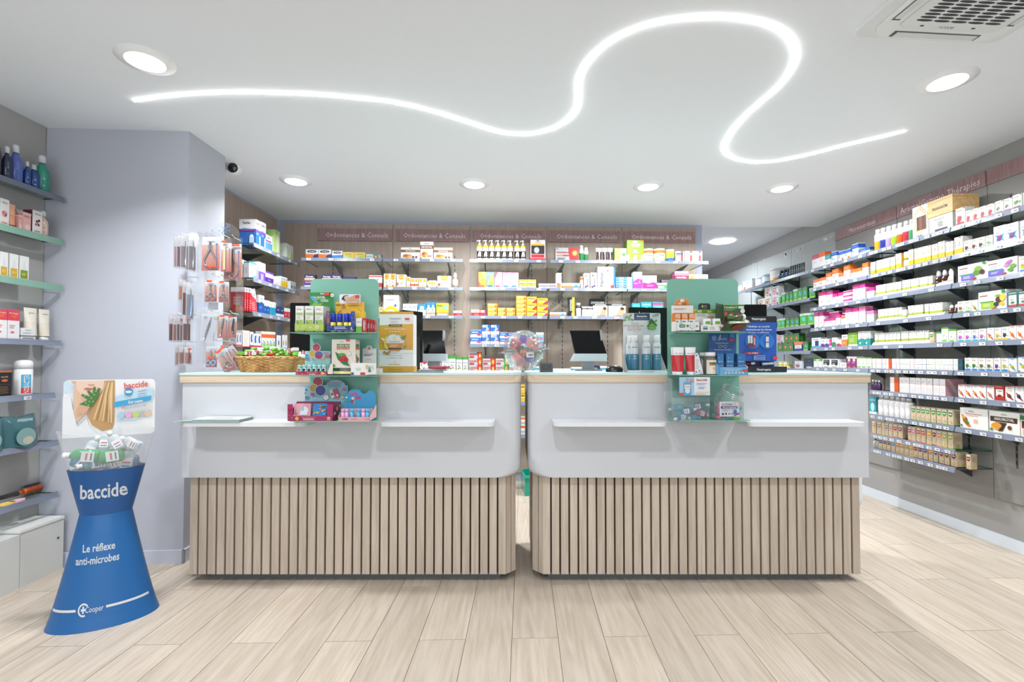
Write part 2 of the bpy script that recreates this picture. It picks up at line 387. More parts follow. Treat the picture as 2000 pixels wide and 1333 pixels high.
# ---------------------------------------------------------------- downlights, LED line, camera, air conditioner
dl = ['round ceiling downlight above the blue bin display', 'round ceiling downlight beside the security camera', 'round ceiling downlight over the honey carton bay', 'round ceiling downlight over the white tins', 'small round ceiling downlight over grey wall shelving', 'round ceiling downlight below the air conditioner']
for p, lb in zip(DOWN, dl):
    e = empty('ceiling_downlight', (p.x, p.y, CEIL)); tag(e, lb, 'light', 'ceiling downlights')
    build(MB().lathe([(.075, -.012), (.112, -.004), (.112, 0)], 32, 'f6f6f8', cap=False).lathe([(.072, -.004), (.075, -.012)], 32, 'fafafa', cap=False), 'trim_ring', 'lacquer', e)
    build(MB().lathe([(.072, -.004), (.071, .0)], 28, 'w', at=(0, 0, 0)), 'lens', 'lamp_glow', e, rot=(0, 0, 0))
p = atZ(1411, 471, 2.53)
e = empty('ceiling_downlight', (p.x, p.y, 2.53)); tag(e, 'flat round downlight in the bluish rear ceiling recess', 'light')
build(MB().lathe([(.13, -.01), (.13, 0)], 28), 'lens', 'lamp_glow', e)
LED = [(262, 198), (300, 192), (345, 187), (400, 183), (460, 181.5), (520, 182), (600, 185), (680, 191), (760, 200), (820, 212), (870, 226), (920, 242), (970, 258), (1010, 263.5), (1050, 261), (1085, 250), (1112, 232), (1127, 210), (1130, 185), (1130, 160), (1140, 133), (1158, 110), (1185, 86), (1220, 66), (1260, 51), (1305, 41), (1350, 36), (1400, 34), (1445, 37), (1485, 44), (1518, 56), (1540, 72), (1552, 95), (1552, 120), (1540, 145), (1518, 172), (1490, 197), (1460, 223), (1435, 250), (1419, 275), (1415, 292), (1424, 305), (1445, 314), (1475, 318), (1520, 315), (1580, 303), (1650, 285), (1720, 269), (1768, 257)]
pts = [atZ(x, y, CEIL-.003) for x, y in LED]
def crom(P, k=5):
    out = []
    for i in range(len(P)-1):
        a, b, c, d = P[max(i-1, 0)], P[i], P[i+1], P[min(i+2, len(P)-1)]
        for j in range(k):
            t = j/k; out.append(.5*((2*b)+(c-a)*t+(2*a-5*b+4*c-d)*t*t+(3*b-a-3*c+d)*t**3))
    return out+[P[-1]]
pts = crom(pts)
e = empty('light_strip', tuple(pts[0])); tag(e, 'long curving white light line set into the ceiling', 'light')
mb = MB(); mb.tube([p-pts[0] for p in pts], .0042, 6); build(mb, 'diffuser', 'led', e)
mb = MB(); mb.tube([p-pts[0]+Vector((0, 0, .006)) for p in pts], .006, 6, 'e8e8dc'); build(mb, 'channel', 'lacquer', e)
# security camera hanging from ceiling
p = atY(458, 330, 3.22)
e = empty('security_camera', (p.x, p.y, CEIL)); tag(e, 'small white security camera with black eye by the pillar', 'camera')
p0 = atY(443, 316, 3.22); h = p.z-CEIL
build(MB().box((-.075, -.03, h-.01), (-.05, .03, h+.075), 'e8e8ec').tube([(-.06, 0, h+.05), (-.03, 0, h+.04), (0, 0, h+.01)], .012, 8, 'e8e8ec').tube([(-.06, 0, h+.06), (-.06, .0, 0)], .006, 6, 'e8e8ec'), 'bracket', 'lacquer', e)
T = Matrix.Translation((0, 0, h)) @ Matrix.Rotation(radians(100), 4, 'X') @ Matrix.Rotation(radians(12), 4, 'Y')
build(MB().lathe([(.0, -.05), (.034, -.05), (.04, -.04), (.04, .028), (.032, .034)], 20, 'ececf0', M=T, cap=False), 'housing', 'lacquer', e)
build(MB().lathe([(.033, .03), (.031, .036), (.02, .040), (0, .041)], 20, 'k', M=T, cap=False), 'lens', 'gloss', e)
# air conditioner cassette
c1 = atZ(1662, 62, CEIL); c2 = atZ(1932, 76, CEIL)
ux = (c2-c1); ang = atan2(ux.y, ux.x); W = ux.length
e = empty('air_conditioner', (c1.x, c1.y, CEIL), ang); tag(e, 'white square ceiling air conditioner with slotted grille', 'air conditioner')
def M2(x, y): return (x, -y)
W = .62
build(MB().prism(rrect(0, -W, W, 0, .04), -.02, 0, 'e6e8ea').prism(rrect(.05, -W+.05, W-.05, -.022, .07), -.034, -.02, 'eceef0'), 'fascia', 'lacquer', e)
mb = MB().prism(rrect(.11, -W+.10, W-.10, -.088, .03), -.041, -.034, 'e4e7e9')
for r in range(22):
    for c in range(5):
        x = .18+c*.069; y = -.136-r*.0165
        mb.prism([(x+.0325*cos(a*pi/6), y+.0060*sin(a*pi/6)) for a in range(12)], -.0416, -.040, '1d2124')
build(mb, 'intake_grille', 'lacquer', e)
for (a, b, c, d) in ((.13, -.064, .49, -.032), (.13, -.59, .49, -.558), (.062, -.50, .094, -.12), (.526, -.50, .558, -.12)):
    m3 = MB().box((a, b, -.0352), (c, d, -.033), '50565a'); n = 4
    for k in range(n):
        if c-a > d-b: m3.box((a+.012, b+.004+k*(d-b-.006)/n, -.039), (c-.012, b+.004+(k+.8)*(d-b-.006)/n, -.0352), 'e4e7e9')
        else: m3.box((a+.004+k*(c-a-.006)/n, b+.012, -.039), (a+.004+(k+.8)*(c-a-.006)/n, d-.012, -.0352), 'e4e7e9')
    build(m3, 'air_louver', 'lacquer', e)
mb = MB(); T = lambda X, Z: (X, Z, -.0448)
mb.text('BOSCH', .30, -.105, .013, 0, '8a8e92', fn=lambda X, Z: (2*.30-X, 2*-.105-Z, -.0416))
build(mb, 'lettering', 'card', e)
for xx in (.19, .40): build(MB().box((xx, -.110, -.0426), (xx+.014, -.105, -.041), '33383c'), 'latch', 'card', e)
# ---------------------------------------------------------------- counters
CF = 2.46; SF = 2.50; CD = .62
ZT = 1.078
def zAt(y, Y, x=1000): return atY(x, y, Y).z
def counter(xl, xr, label, ledges, side):
    """white-fronted counter: xl/xr pixel edges of the white front"""
    X0 = atY(xl, 740, CF).x; X1 = atY(xr, 740, CF).x
    e = empty('counter', ((X0+X1)/2, CF, 0)); tag(e, label, 'counter', 'shop counters')
    cx = (X0+X1)/2; x0 = X0-cx; x1 = X1-cx
    zb, zt, zw = zAt(933.5, CF), zAt(747.5, CF), zAt(733, CF)
    # white front: rounded vertical corners and rounded lower corners
    def shell(x0, x1, y0, y1, r, z0, z1, name, mat, col='e9ebee', n=6):
        return build(MB().prism(rrect(x0, y0, x1, y1, r, n), z0, z1, col, smooth=False), name, mat, e)
    # front panel outline in xz with rounded bottom corners
    r = .05; cn = (1, 0, 0, 1) if side else (0, 1, 1, 0)
    mb = MB(); n = 8; prof = []
    rows = []
    K = 6
    zs = [zb, zb+.008, zb+.02, zb+.035, zb+.06, zt]
    ins = [.045, .022, .009, .003, 0, 0]
    loops = []
    for z, q in zip(zs, ins):
        P = rrect(x0+(q*1.3 if side else 0), 0, x1-(0 if side else q*1.3), CD, .07, n) if 1 else None
        P = [(x0+(x-x0)*.12 if (not side and x < x0+.07) else x1-(x1-x)*.12 if (side and x > x1-.07) else x, y*.3 if ((not side and x < x0+.07) or (side and x > x1-.07)) and y < .07 else y) for x, y in P]
        loops.append([(x, y, z) for x, y in P])
    vs = [p for lp in loops for p in lp]; m = len(loops[0]); fs = []
    for k in range(len(loops)-1):
        for i in range(m):
            j = (i+1) % m; fs.append((k*m+i, k*m+j, (k+1)*m+j, (k+1)*m+i))
    fs.append(tuple(range(m-1, -1, -1))); fs.append(tuple((len(loops)-1)*m+i for i in range(m)))
    mb.add(vs, fs, 'bdbfc3', smooth=False)
    build(mb, 'front_panel', 'lacquer', e)
    build(MB().prism(rrect(x0-.004, -.006, x1+.004, CD, .072, n, cn), zt, zw, 'w'), 'wood_edge', 'edge_wood', e)
    build(MB().prism(rrect(x0-.006, -.008, x1+.006, CD, .074, n, cn), zw, ZT, 'b9d4d2'), 'glass_top', 'lacquer', e)
    # slatted base with chamfered front corners
    sx0 = x0+.028; sx1 = x1-.028; ch = .05; yf = SF-CF
    zs0 = .042
    build(MB().prism([(sx0+.016, yf+(ch+.01 if side else .017)), (sx0+(ch+.01 if side else .017), yf+.015), (sx1-(.017 if side else ch+.01), yf+.015), (sx1-.016, yf+(.017 if side else ch+.01)), (sx1-.012, CD-.03), (sx0+.012, CD-.03)], zs0+.004, zb, '3c2917'), 'core', 'matt', e)
    pitch = .0458; sw = .0375
    cl, cr = (ch, 0) if side else (0, ch)
    xs = sx0+cl
    ns = int((sx1-sx0-ch+.008)/pitch); pitch = (sx1-sx0-ch+.008)/ns
    sl = MB().box((0, 0, 0), (sw, .016, zb-zs0-.001)).mesh('slat')
    for i in range(ns): put(sl, 'slat', 'slat_wood', e, (xs+i*pitch, yf, zs0))
    w2 = MB().box((0, 0, 0), (.030, .016, zb-zs0-.001)).mesh('slat')
    for s, xx in ((-1, sx0), (1, sx1)):
        on_ = (s < 0) == bool(side)
        for k in (0, 1) if on_ else ():
            dx = ch*(.02+.5*k); 
            a = radians(-45) if s < 0 else radians(45)
            if s < 0: put(w2, 'slat', 'slat_wood', e, (sx0+dx+.004, yf+ch-dx, zs0), a)
            else: put(w2, 'slat', 'slat_wood', e, (sx1-ch+dx+.002, yf+dx+.004, zs0), a)
        for k in range(11):
            yy = yf+(ch+.008 if on_ else .018)+k*.0458
            if s < 0: put(sl, 'slat', 'slat_wood', e, (sx0, yy+sw, zs0), -pi/2)
            else: put(sl, 'slat', 'slat_wood', e, (sx1, yy, zs0), pi/2)
    build(MB().box((sx0+.08, yf+.06, 0), (sx1-.08, CD-.08, zs0+.004), '6c7276'), 'plinth', 'lacquer', e)
    zl = zAt(834, CF-.13)
    for (a, b) in ledges:
        A = atY(a, 830, CF-.13).x-cx; B = atY(b, 830, CF-.13).x-cx
        build(MB().prism(rrect(A, -.13, B, 0.002, .035, 6, (1, 1, 0, 0)), zl, zl+.02, 'd2d4d6'), 'bag_ledge', 'lacquer', e)
    if side:
        p = MB().prism(rrect(.09, .36, .62, zt-.005, .05, 5), -x1-.022, -x1-.006, 'dfe3e8', M=Matrix(((0, 0, -1, 0), (1, 0, 0, 0), (0, 1, 0, 0), (0, 0, 0, 1))))
        build(p, 'side_panel', 'lacquer', e)
    return e, cx
C1, cx1 = counter(354.5, 1018, 'white and slatted wood counter beside the pillar with leaflets on its ledge', [(349, 596), (738, 965)], False)
C2, cx2 = counter(1031, 1697, 'white and slatted wood counter next to the grey shelving wall', [(1082, 1306), (1464, 1695)], True)
# ---------------------------------------------------------------- product library
ST = {}
def S(name, base, ops=(), side=None, sops=(), mat='card'): ST[name] = (base, list(ops), side or base, list(sops), mat)
CM = {}
def face_ops(mb, ops, w, h, y, fn=None):
    tmp = MB()
    for k, o in enumerate(ops):
        yy = y-.0004*(k+1); t = o[0]
        if t in 'rb': tmp.quad(o[1]*w, o[2]*h, o[3]*w, o[4]*h, yy, o[5])
        elif t == 'e': tmp.ell(o[1]*w, o[2]*h, o[3]*w, (o[4] or o[3]*w/h)*h, yy, o[5], 12, o[6] if len(o) > 6 else 0)
        elif t == 'p': tmp.poly([(a*w, b*h) for a, b in o[1]], yy, o[2])
        elif t == 't': tmp.text(o[1], o[2]*w, o[3]*h, o[4]*h, yy, o[5], maxw=(o[6] if len(o) > 6 else .88)*w, bold=len(o) > 7 and o[7] == 1, rot=(o[8] if len(o) > 8 else 0))
        elif t == 'v': tmp.text(o[1], o[2]*w, o[3]*h, o[4]*w, yy, o[5], maxw=(o[6] if len(o) > 6 else .8)*h, bold=True, rot=pi/2)
        elif t == 'm': tmp.lines(o[1]*w, o[2]*h, o[3]*w, o[4]*h, o[5], yy, o[6])
    b = len(mb.v)
    mb.v += [fn(*p) if fn else p for p in tmp.v]
    mb.f += [tuple(b+i for i in f) for f in tmp.f]; mb.c += tmp.c; mb.m += tmp.m; mb.sm += tmp.sm
def carton_mesh(style, w, d, h):
    key = (style, round(w, 3), round(d, 3), round(h, 3))
    if key in CM: return CM[key]
    base, ops, sd, sops, mat = ST[style]
    w -= .002; mb = MB(); x0 = -w/2
    # slightly bevelled carton: body plus flap line
    e = min(.0012, w*.04)
    mb.add([(x0, 0, 0), (x0+w, 0, 0), (x0+w, d, 0), (x0, d, 0), (x0, 0, h), (x0+w, 0, h), (x0+w, d, h), (x0, d, h)], [(0, 3, 2, 1)], sd)
    b = len(mb.v)-8
    for f, c in (((4, 5, 6, 7), sd), ((0, 1, 5, 4), base), ((1, 2, 6, 5), sd), ((2, 3, 7, 6), sd), ((3, 0, 4, 7), sd)):
        mb.f.append(tuple(b+i for i in f)); mb.c.append(L(c)); mb.m.append(0); mb.sm.append(False)
    face_ops(mb, [(o[0],)+tuple(o[1:]) for o in ops], w, h, 0, lambda x, y, z: (x+x0, y, z))
    bands = [o for o in ops if o[0] == 'b']
    so = bands+(sops or [('m', .2, .25, .85, .6, 5, 'gl')])
    face_ops(mb, so, d, h, 0, lambda x, y, z: (x0+w-y, x, z))          # +x side
    face_ops(mb, so, d, h, 0, lambda x, y, z: (x0+y, d-x, z))          # -x side
    mb.add([(x0, d*.45, h+.0004), (x0+w, d*.45, h+.0004), (x0+w, d*.45+.001, h+.0004), (x0, d*.45+.001, h+.0004)], [(0, 1, 2, 3)], 'gl')
    me = mb.mesh(style); me.materials.append(MATS[mat]); CM[key] = me; return me
def cyl(mb, t, z, h, r, col, ang=0, maxa=1.6, bold=False):
    def fn(X, Z): a = X/r+ang; return (r*1.004*sin(a), -r*1.004*cos(a), Z)
    mb.text(t, 0, z, h, 0, col, maxw=r*maxa, bold=bold, fn=fn)
PROTO = {}
def bottle(style, w, h):
    """round or oval containers, built of parts; origin bottom centre"""
    key = (style, round(w, 3), round(h, 3))
    if key in PROTO: return copy_tree(PROTO[key])
    r = w/2; e = empty('bottle'); K = BT[style]; kind = K[0]; n = 14
    if kind == 'pump':
        build(MB().lathe([(r*.8, 0), (r*.95, h*.01), (r*.95, h*.10), (r*.95, h*.12), (r*.95, h*.45), (r*.95, h*.50), (r*.95, h*.62), (r*.95, h*.68), (r*.6, h*.745), (r*.42, h*.76)], n, cols=['w', 'w', K[1], K[1], 'w', 'w', K[2], K[2], 'w']), 'body', 'gloss', e)
        mb = MB(); 
        mb.poly([(-r*.6, h*.16), (-r*.1, h*.18), (0, h*.38), (-r*.15, h*.44), (-r*.45, h*.30)], -r*.97, 'w').poly([(r*.1, h*.16), (r*.6, h*.20), (r*.45, h*.38), (r*.1, h*.42)], -r*.97, 'w')
        cyl(mb, 'FLEX', h*.56, h*.03, r*.95, 'k'); build(mb, 'print', 'card', e)
        build(MB().lathe([(r*.42, h*.76), (r*.42, h*.82), (r*.2, h*.83), (r*.2, h*.93)], n, 'w').tube([(r*.25, 0, h*.95), (-r*.3, 0, h*.97), (-r*.85, 0, h*.945), (-r*.95, 0, h*.92)], r*.16, 6, 'w').lathe([(r*.34, h*.93), (r*.34, h*.985), (0, h)], 10, 'w', cap=False), 'pump', 'gloss', e)
    elif kind == 'can':
        build(MB().lathe([(r*.92, 0), (r*.95, h*.01), (r*.95, h*K[4]), (r*.95, h*K[4]+.0005), (r*.95, h*.74), (r*.7, h*.80), (r*.66, h*.81)], n, cols=[K[1], K[1], K[1], K[2], K[2], K[2]]), 'body', 'gloss', e)
        build(MB().lathe([(r*.72, h*.80), (r*.72, h*.97), (r*.66, h), (0, h)], n, K[3]), 'cap', 'gloss', e)
        if len(K) > 5:
            mb = MB()
            for s, z, hh, c in K[5]: cyl(mb, s, h*z, h*hh, r*.95, c, bold=True)
            build(mb, 'print', 'card', e)
    elif kind == 'stick':
        build(MB().lathe([(r*.95, 0), (r, h*.02), (r, h*K[3])], n, K[1]), 'body', 'gloss', e)
        build(MB().lathe([(r*.96, h*K[3]), (r*.96, h*.98), (r*.9, h), (0, h)], n, K[2]), 'cap', 'gloss', e)
    elif kind == 'tin':       # straight tub with lid
        build(MB().lathe([(r*.95, 0), (r, h*.01), (r, h*.3), (r, h*.3), (r, h*K[5]), (r, h*K[5]), (r, h*.86)], n+4, cols=[K[2], K[2], K[2], K[1], K[1], K[4]]), 'body', 'card', e)
        build(MB().lathe([(r*1.02, h*.86), (r*1.02, h*.98), (r*.98, h), (0, h)], n+4, K[3]), 'lid', 'gloss', e)
        if len(K) > 6:
            mb = MB()
            for s, z, hh, c in K[6]: cyl(mb, s, h*z, h*hh, r, c, bold=True)
            build(mb, 'print', 'card', e)
    elif kind == 'dropper':
        build(MB().lathe([(r*.9, 0), (r*.95, h*.02), (r*.95, h*.10), (r*.955, h*.10), (r*.955, h*.42), (r*.95, h*.42), (r*.95, h*.52), (r*.45, h*.62), (r*.45, h*.66)], n, cols=[K[1], K[1], K[1], K[3], K[3], K[1], K[1], K[1]]), 'body', 'gloss', e)
        build(MB().lathe([(r*.55, h*.65), (r*.55, h*.88), (r*.42, h*.9), (r*.36, h)], n, K[2]), 'cap', 'gloss', e)
    elif kind == 'spray':      # clear or coloured bottle with translucent top
        build(MB().lathe([(r*.85, 0), (r, h*.02), (r, h*.50), (r*.93, h*.60), (r*.5, h*.72), (r*.38, h*.76), (r*.38, h*.80)], n+2, cols=[K[1]]*6), 'body', 'gloss', e)
        build(MB().lathe([(r*.5, h*.80), (r*.5, h*.96), (r*.44, h), (0, h)], n, K[2]), 'cap', 'gloss', e)
        mb = MB()
        for q in range(3):
            a = -.6+q*.45
            for zz in (.16, .34): 
                for t in (-.5, .2, .9):
                    f = lambda u, v: ((r*1.01)*sin(a+u/r), -(r*1.01)*cos(a+u/r), h*zz+v)
                    mb.add([f(0, 0), f(r*.12*cos(t+1), r*.12*sin(t+1)), f(r*.42*cos(t+.5), r*.42*sin(t+.5)), f(r*.12*cos(t), r*.12*sin(t))], [(0, 1, 2, 3)], K[3])
            break
        for q in range(5): 
            f = lambda u, v: ((r*1.01)*sin(.35+u/r), -(r*1.01)*cos(.35+u/r), v)
            mb.add([f(0, h*(.12+q*.08)), f(r*.5, h*(.12+q*.08)), f(r*.5, h*(.14+q*.08)), f(0, h*(.14+q*.08))], [(0, 1, 2, 3)], 'gl')
        build(mb, 'print', 'card', e)
    elif kind == 'tube':
        m = 16; vs = []; rows = 7
        for k in range(rows):
            t = k/(rows-1); z = h*(.14+.86*t); rx = r*(.80+.20*t); ry = r*.72*(1-t)+.0012
            for i in range(m): a = 2*pi*i/m; vs.append((rx*cos(a), ry*sin(a), z))
        mb = MB(); fs = {}
        for k in range(rows-1):
            c = K[1] if k < rows*K[4] else K[2]
            mb.add(vs[k*m:(k+2)*m], [(i, (i+1) % m, m+(i+1) % m, m+i) for i in range(m)], c, smooth=True)
        mb.add(vs[-m:], [tuple(range(m))], K[2])
        for s, z, hh, c in (K[5] if len(K) > 5 else ()): 
            tt = (z-.14)/.86; mb.text(s, 0, h*z, h*hh, -(r*.72*(1-tt)+.003), c, maxw=w*.75)
        build(mb, 'body', 'gloss', e)
        build(MB().lathe([(r*.66, 0), (r*.70, h*.01), (r*.72, h*.14)], m, K[3], sy=.8), 'cap', 'gloss', e)
    PROTO[key] = e
    return e
BT = {}
REG = []
def reg(o, look, place, px, cat, group=None, lay=0, stk=0): REG.append((o, look, place, px, cat, group, lay, stk))
NUMW = ['first', 'second', 'third', 'fourth', 'fifth', 'sixth', 'seventh', 'eighth', 'ninth', 'tenth', 'eleventh', 'twelfth', 'thirteenth', 'fourteenth', 'fifteenth', 'sixteenth', 'seventeenth', 'eighteenth', 'nineteenth', 'twentieth']
def finish_labels():
    by = {}
    for r in REG: by.setdefault((r[1], r[2]), []).append(r)
    for (look, place), rs in by.items():
        cols = sorted({round(r[3]) for r in rs}); multi = {}
        for r in rs: multi.setdefault(round(r[3]), []).append(r)
        for r in rs:
            o = r[0]; c = round(r[3]); n = len(cols); same = sorted(multi[c], key=lambda q: q[6])
            s = look
            if len(same) > 1:
                i = [q[0] for q in same].index(o); m = len(same)
                s += ', '+('bottom' if i == 0 else 'top' if i == m-1 else 'middle' if m == 3 else ['second', 'third', 'fourth', 'fifth'][i-1]+' up')
                if n > 1: s += ' of '+('leftmost' if c == cols[0] else 'rightmost' if c == cols[-1] and n > 1 else NUMW[cols.index(c)])+' stack'
            elif n > 1:
                i = cols.index(c)
                s += ', '+('leftmost' if i == 0 else 'rightmost' if i == n-1 else 'middle one' if n == 3 else NUMW[i]+' from left')
            tag(o, s+', '+place, r[4], r[5])
W2 = {'box': 'medicine_box'}
class Row:
    """a shelf edge: turns pixels along it into positions"""
    def __init__(s, side, z, place, group, face, rz, y0=None):
        s.side, s.z, s.place, s.group, s.face, s.rz = side, z, place, group, face, rz
    def pt(s, px):
        if s.side == 'back':
            py = 620
            for _ in range(4):
                p = onback(px, py, s.face); py = pix((p.x, p.y, s.z))[1]
            p = onback(px, py, s.face); return Vector((p.x, p.y, s.z))
        py = 700
        for _ in range(5):
            p = atX(px, py, s.face); py = pix((p.x, p.y, s.z))[1]
        return Vector((p.x, p.y, s.z))
    def put(s, items):
        for it in items:
            kind, style, x0, x1, hpx, look = it[:6]
            k = it[6] if len(it) > 6 else {}
            n = k.get('n', 1); st = k.get('stack', 1); back = k.get('back', 0); lift = k.get('lift', 0); tilt = k.get('tilt', 0); gap = k.get('gap', 0)
            A, B = s.pt(x0), s.pt(x1)
            for i in range(n):
                a = A+(B-A)*(i/n); b = A+(B-A)*((i+1)/n); c = (a+b)/2; w = (b-a).length*(1-gap)
                cp = pix(c); h = hpx*(c.y)/F
                inn = Vector((-BB, 1, 0)).normalized() if s.side == 'back' else Vector((1 if s.side == 'right' else -1, 0, 0))
                rnd = random.Random(i*13+int(x0))
                if kind in BTK:
                    o = bottle(style, min(w, k.get('w', 9)), h); o.name = BTK[kind][0]; cat = BTK[kind][1]
                    o.location = c+inn*(w/2+back); o.rotation_euler = (0, 0, s.rz)
                    reg(o, look, s.place, cp[0], cat, s.group); continue
                for q in range(st):
                    hh = h/st-.0006
                    d = k.get('d', .06 if hh > w*.6 else .09)
                    me = carton_mesh(style, w, d, hh)
                    nm = k.get('name', 'medicine_box' if s.side != 'right' else 'supplement_box')
                    o = put(me, nm, None, None, c+inn*(back+rnd.random()*.004)+Vector((0, 0, q*(hh+.0006)+lift)), s.rz+(rnd.random()-.5)*.03*(st == 1)*(n == 1))
                    if tilt: o.rotation_euler = Matrix.Rotation(s.rz, 3, 'Z').to_4x4().to_euler(); o.rotation_euler = (Matrix.Rotation(s.rz, 4, 'Z') @ Matrix.Rotation(tilt, 4, 'Y')).to_euler()
                    reg(o, look, s.place, cp[0]+st*0, 'box' , s.group, lay=q)
BTK = {'pump': ('pump_bottle', 'bottle'), 'can': ('spray_bottle', 'bottle'), 'tin': ('powder_tub', 'tub'), 'dropper': ('dropper_bottle', 'bottle'), 'spray': ('cosmetic_bottle', 'bottle'), 'tube': ('cream_tube', 'tube'), 'jar': ('pill_jar', 'jar')}
SHN = [0]
def shelf(side, A, B, depth, label, tags=4, strip=None, rail_h=.026, group=None, seed=0, brk=(.18, .8), tagpos=None):
    """A,B: world points of the front top edge (left end, right end as one looks at the shelf)"""
    d = B-A; w = d.length; rz = atan2(d.y, d.x)
    e = empty('glass_shelf', tuple(A), rz); tag(e, label, 'shelf', group)
    mb = MB().box((0, .001, -.008), (w, depth, 0), 'w')
    mb.m = [0]*6; mb.m[2] = 1; mb.m[3] = 1; mb.m[5] = 1
    for i in (2, 3, 5): mb.c[i] = L('2f5a58')
    build(mb, 'glass_panel', ['glass', 'gloss'], e)
    rl = MB().add([(0, -.004, .004), (w, -.004, .004), (w, .002, .004), (0, .002, .004), (0, -.012, -rail_h), (w, -.012, -rail_h), (w, -.002, -rail_h), (0, -.002, -rail_h)], [(0, 1, 2, 3), (4, 7, 6, 5), (0, 4, 5, 1), (2, 6, 7, 3), (0, 3, 7, 4), (1, 5, 6, 2)], 'rail')
    if strip: rl = MB().box((0, -.004, -rail_h), (w, -.002, -rail_h+.018), 'rail')
    rail_o = build(rl, 'price_rail', 'rail', e)
    if strip:
        mb = MB().box((0, -.006, -.028), (w, -.002, .006), strip)
        for k in range(14): mb.ell(w*.62+(random.random()-.5)*.08, -.011+(random.random()-.5)*.026, .0018, .0018, -.0064, 'e8f2ec', 6)
        build(mb, 'green_strip', 'card', e)
    for q in brk:
        x = w*q; t = .006
        mb = MB().add([(x-t, depth, -.008), (x-t, depth, -.085), (x-t, depth*.72, -.05), (x-t, .10 if depth > .2 else .02, -.012), (x-t, .10 if depth > .2 else .02, -.008), (x+t, depth, -.008), (x+t, depth, -.085), (x+t, depth*.72, -.05), (x+t, .10 if depth > .2 else .02, -.012), (x+t, .10 if depth > .2 else .02, -.008)],
                      [(0, 1, 2, 3, 4), (9, 8, 7, 6, 5), (0, 5, 6, 1), (1, 6, 7, 2), (2, 7, 8, 3), (3, 8, 9, 4), (4, 9, 5, 0)], '3c4043' if side != 'back' else '6d7276')
        build(mb, 'bracket', 'lacquer', e)
    rnd = random.Random(seed+len(label))
    key = ('tag',)
    if key not in CM:
        m = MB().box((0, -.0012, 0), (.038, 0, .019), 'f4f6f8')
        for k in range(4): m.quad(.016+k*.004, .006, .0185+k*.004, .012, -.0015, '33383c')
        m.quad(.005, .014, .03, .0155, -.0015, 'gl')
        CM[key] = m.mesh('price_tag'); CM[key].materials.append(MATS['card'])
    pos = tagpos or [(k+.5+(rnd.random()-.5)*.5)/tags*(w-.04) for k in range(tags)]
    for x in pos:
        o = put(CM[key], 'price_tag', None, rail_o, (x, -.0125 if not strip else -.0045, -rail_h+.003)); o.rotation_euler = (radians(8) if not strip else 0, 0, 0)
    return e
# ---------------------------------------------------------------- printed cartons (front is u,v from lower left)
m5 = ('m', .12, .2, .8, .45, 4, 'gl')
S('cold_nv', 'w', [('b', 0, 0, 1, .06, 'w2'), ('p', [(0, .1), (.55, .1), (.75, .45), (0, .5)], 'or_'), ('p', [(.55, .1), (1, .1), (1, .5), (.72, .45)], '2b2d6b'), ('e', .5, .76, .38, .14, 'nv'), ('t', 'Actifed', .5, .76, .14, 'w', .6, 1)])
S('cold_bl', 'w', [('p', [(0, .08), (1, .08), (1, .5), (0, .42)], '2f8fd6'), ('e', .5, .76, .38, .14, 'nv'), ('t', 'Actifed', .5, .76, .14, 'w', .6, 1)])
S('yg', 'f1c738', [('b', 0, .62, 1, 1, 'e7d25a'), ('p', [(0, .1), (.6, .1), (.9, .5), (.2, .45)], 'lime'), ('t', 'Humexine', .5, .72, .16, 'dg'), ('m', .1, .15, .6, .4, 2, 'w')], side='e6d98a')
S('tealflat', 'cfe3e4', [('r', .6, 0, 1, 1, '2a8f9e'), ('e', .8, .5, .12, .34, 'or_'), ('e', .8, .5, .06, .17, 'ly'), ('t', 'Hexaspray', .3, .6, .22, 'dt')])
S('fervex', 'w', [('b', 0, 0, 1, .1, 'w'), ('b', 0, .14, 1, .52, '5b3a86'), ('b', 0, .72, 1, 1, '2f2466'), ('b', 0, .54, 1, .68, 'f6b27a'), ('t', 'Fervex', .5, .84, .15, 'w', .85, 1), ('t', 'RHUME', .4, .38, .1, 'w')], side='4a2f7a')
S('fervex_low', '33276b', [('t', 'Fervex', .5, .6, .3, 'w', .85, 1), ('b', 0, 0, 1, .2, 'w')], side='33276b')
S('redwhite', 'w', [('b', 0, .0, 1, .38, 'c4262e'), ('b', 0, .86, 1, .94, 'c4262e'), ('t', 'Strepsil', .5, .66, .14, 'nv', .8)])
S('honey', 'w', [('b', 0, .60, 1, .80, '8a5a2b'), ('e', .34, .27, .26, .17, 'd99a3f'), ('e', .25, .33, .12, .1, 'b8692a'), ('e', .5, .2, .12, .08, 'e8bf6f'), ('t', 'ARKOROYAL', .5, .70, .10, 'w', .85, 1), ('t', 'Arko', .5, .9, .09, 'dg'), ('e', .66, .2, .06, 0, '8a3a3a'), ('e', .82, .2, .06, 0, '8a3a3a'), ('r', .04, .04, .12, .12, 'gr')])
S('prop_tall', 'f4ead8', [('p', [(.18, .97), (.82, .97), (.82, .62), (.5, .52), (.18, .62)], 'ebb125'), ('t', 'PROPOLIS', .5, .78, .06, 'br', .5), ('b', 0, 0, 1, .22, 'f0d9b4'), ('e', .55, .13, .2, .08, 'd98a3a'), ('m', .25, .28, .8, .46, 3, 'gl')])
S('prop_wide', 'f4ead8', [('p', [(.25, .97), (.75, .97), (.75, .68), (.5, .58), (.25, .68)], 'ebb125'), ('t', 'PROPOLIS', .5, .80, .09, 'w', .4), ('b', 0, 0, 1, .14, 'f0d9b4'), ('e', .12, .28, .1, .12, 'd05a3a'), ('m', .3, .2, .8, .45, 3, 'gl')])
S('prop_sm', 'f6e4cc', [('r', .15, .6, .85, .9, 'ebb125'), ('b', 0, 0, 1, .2, 'f0c99a'), ('m', .2, .3, .8, .5, 2, 'gl')])
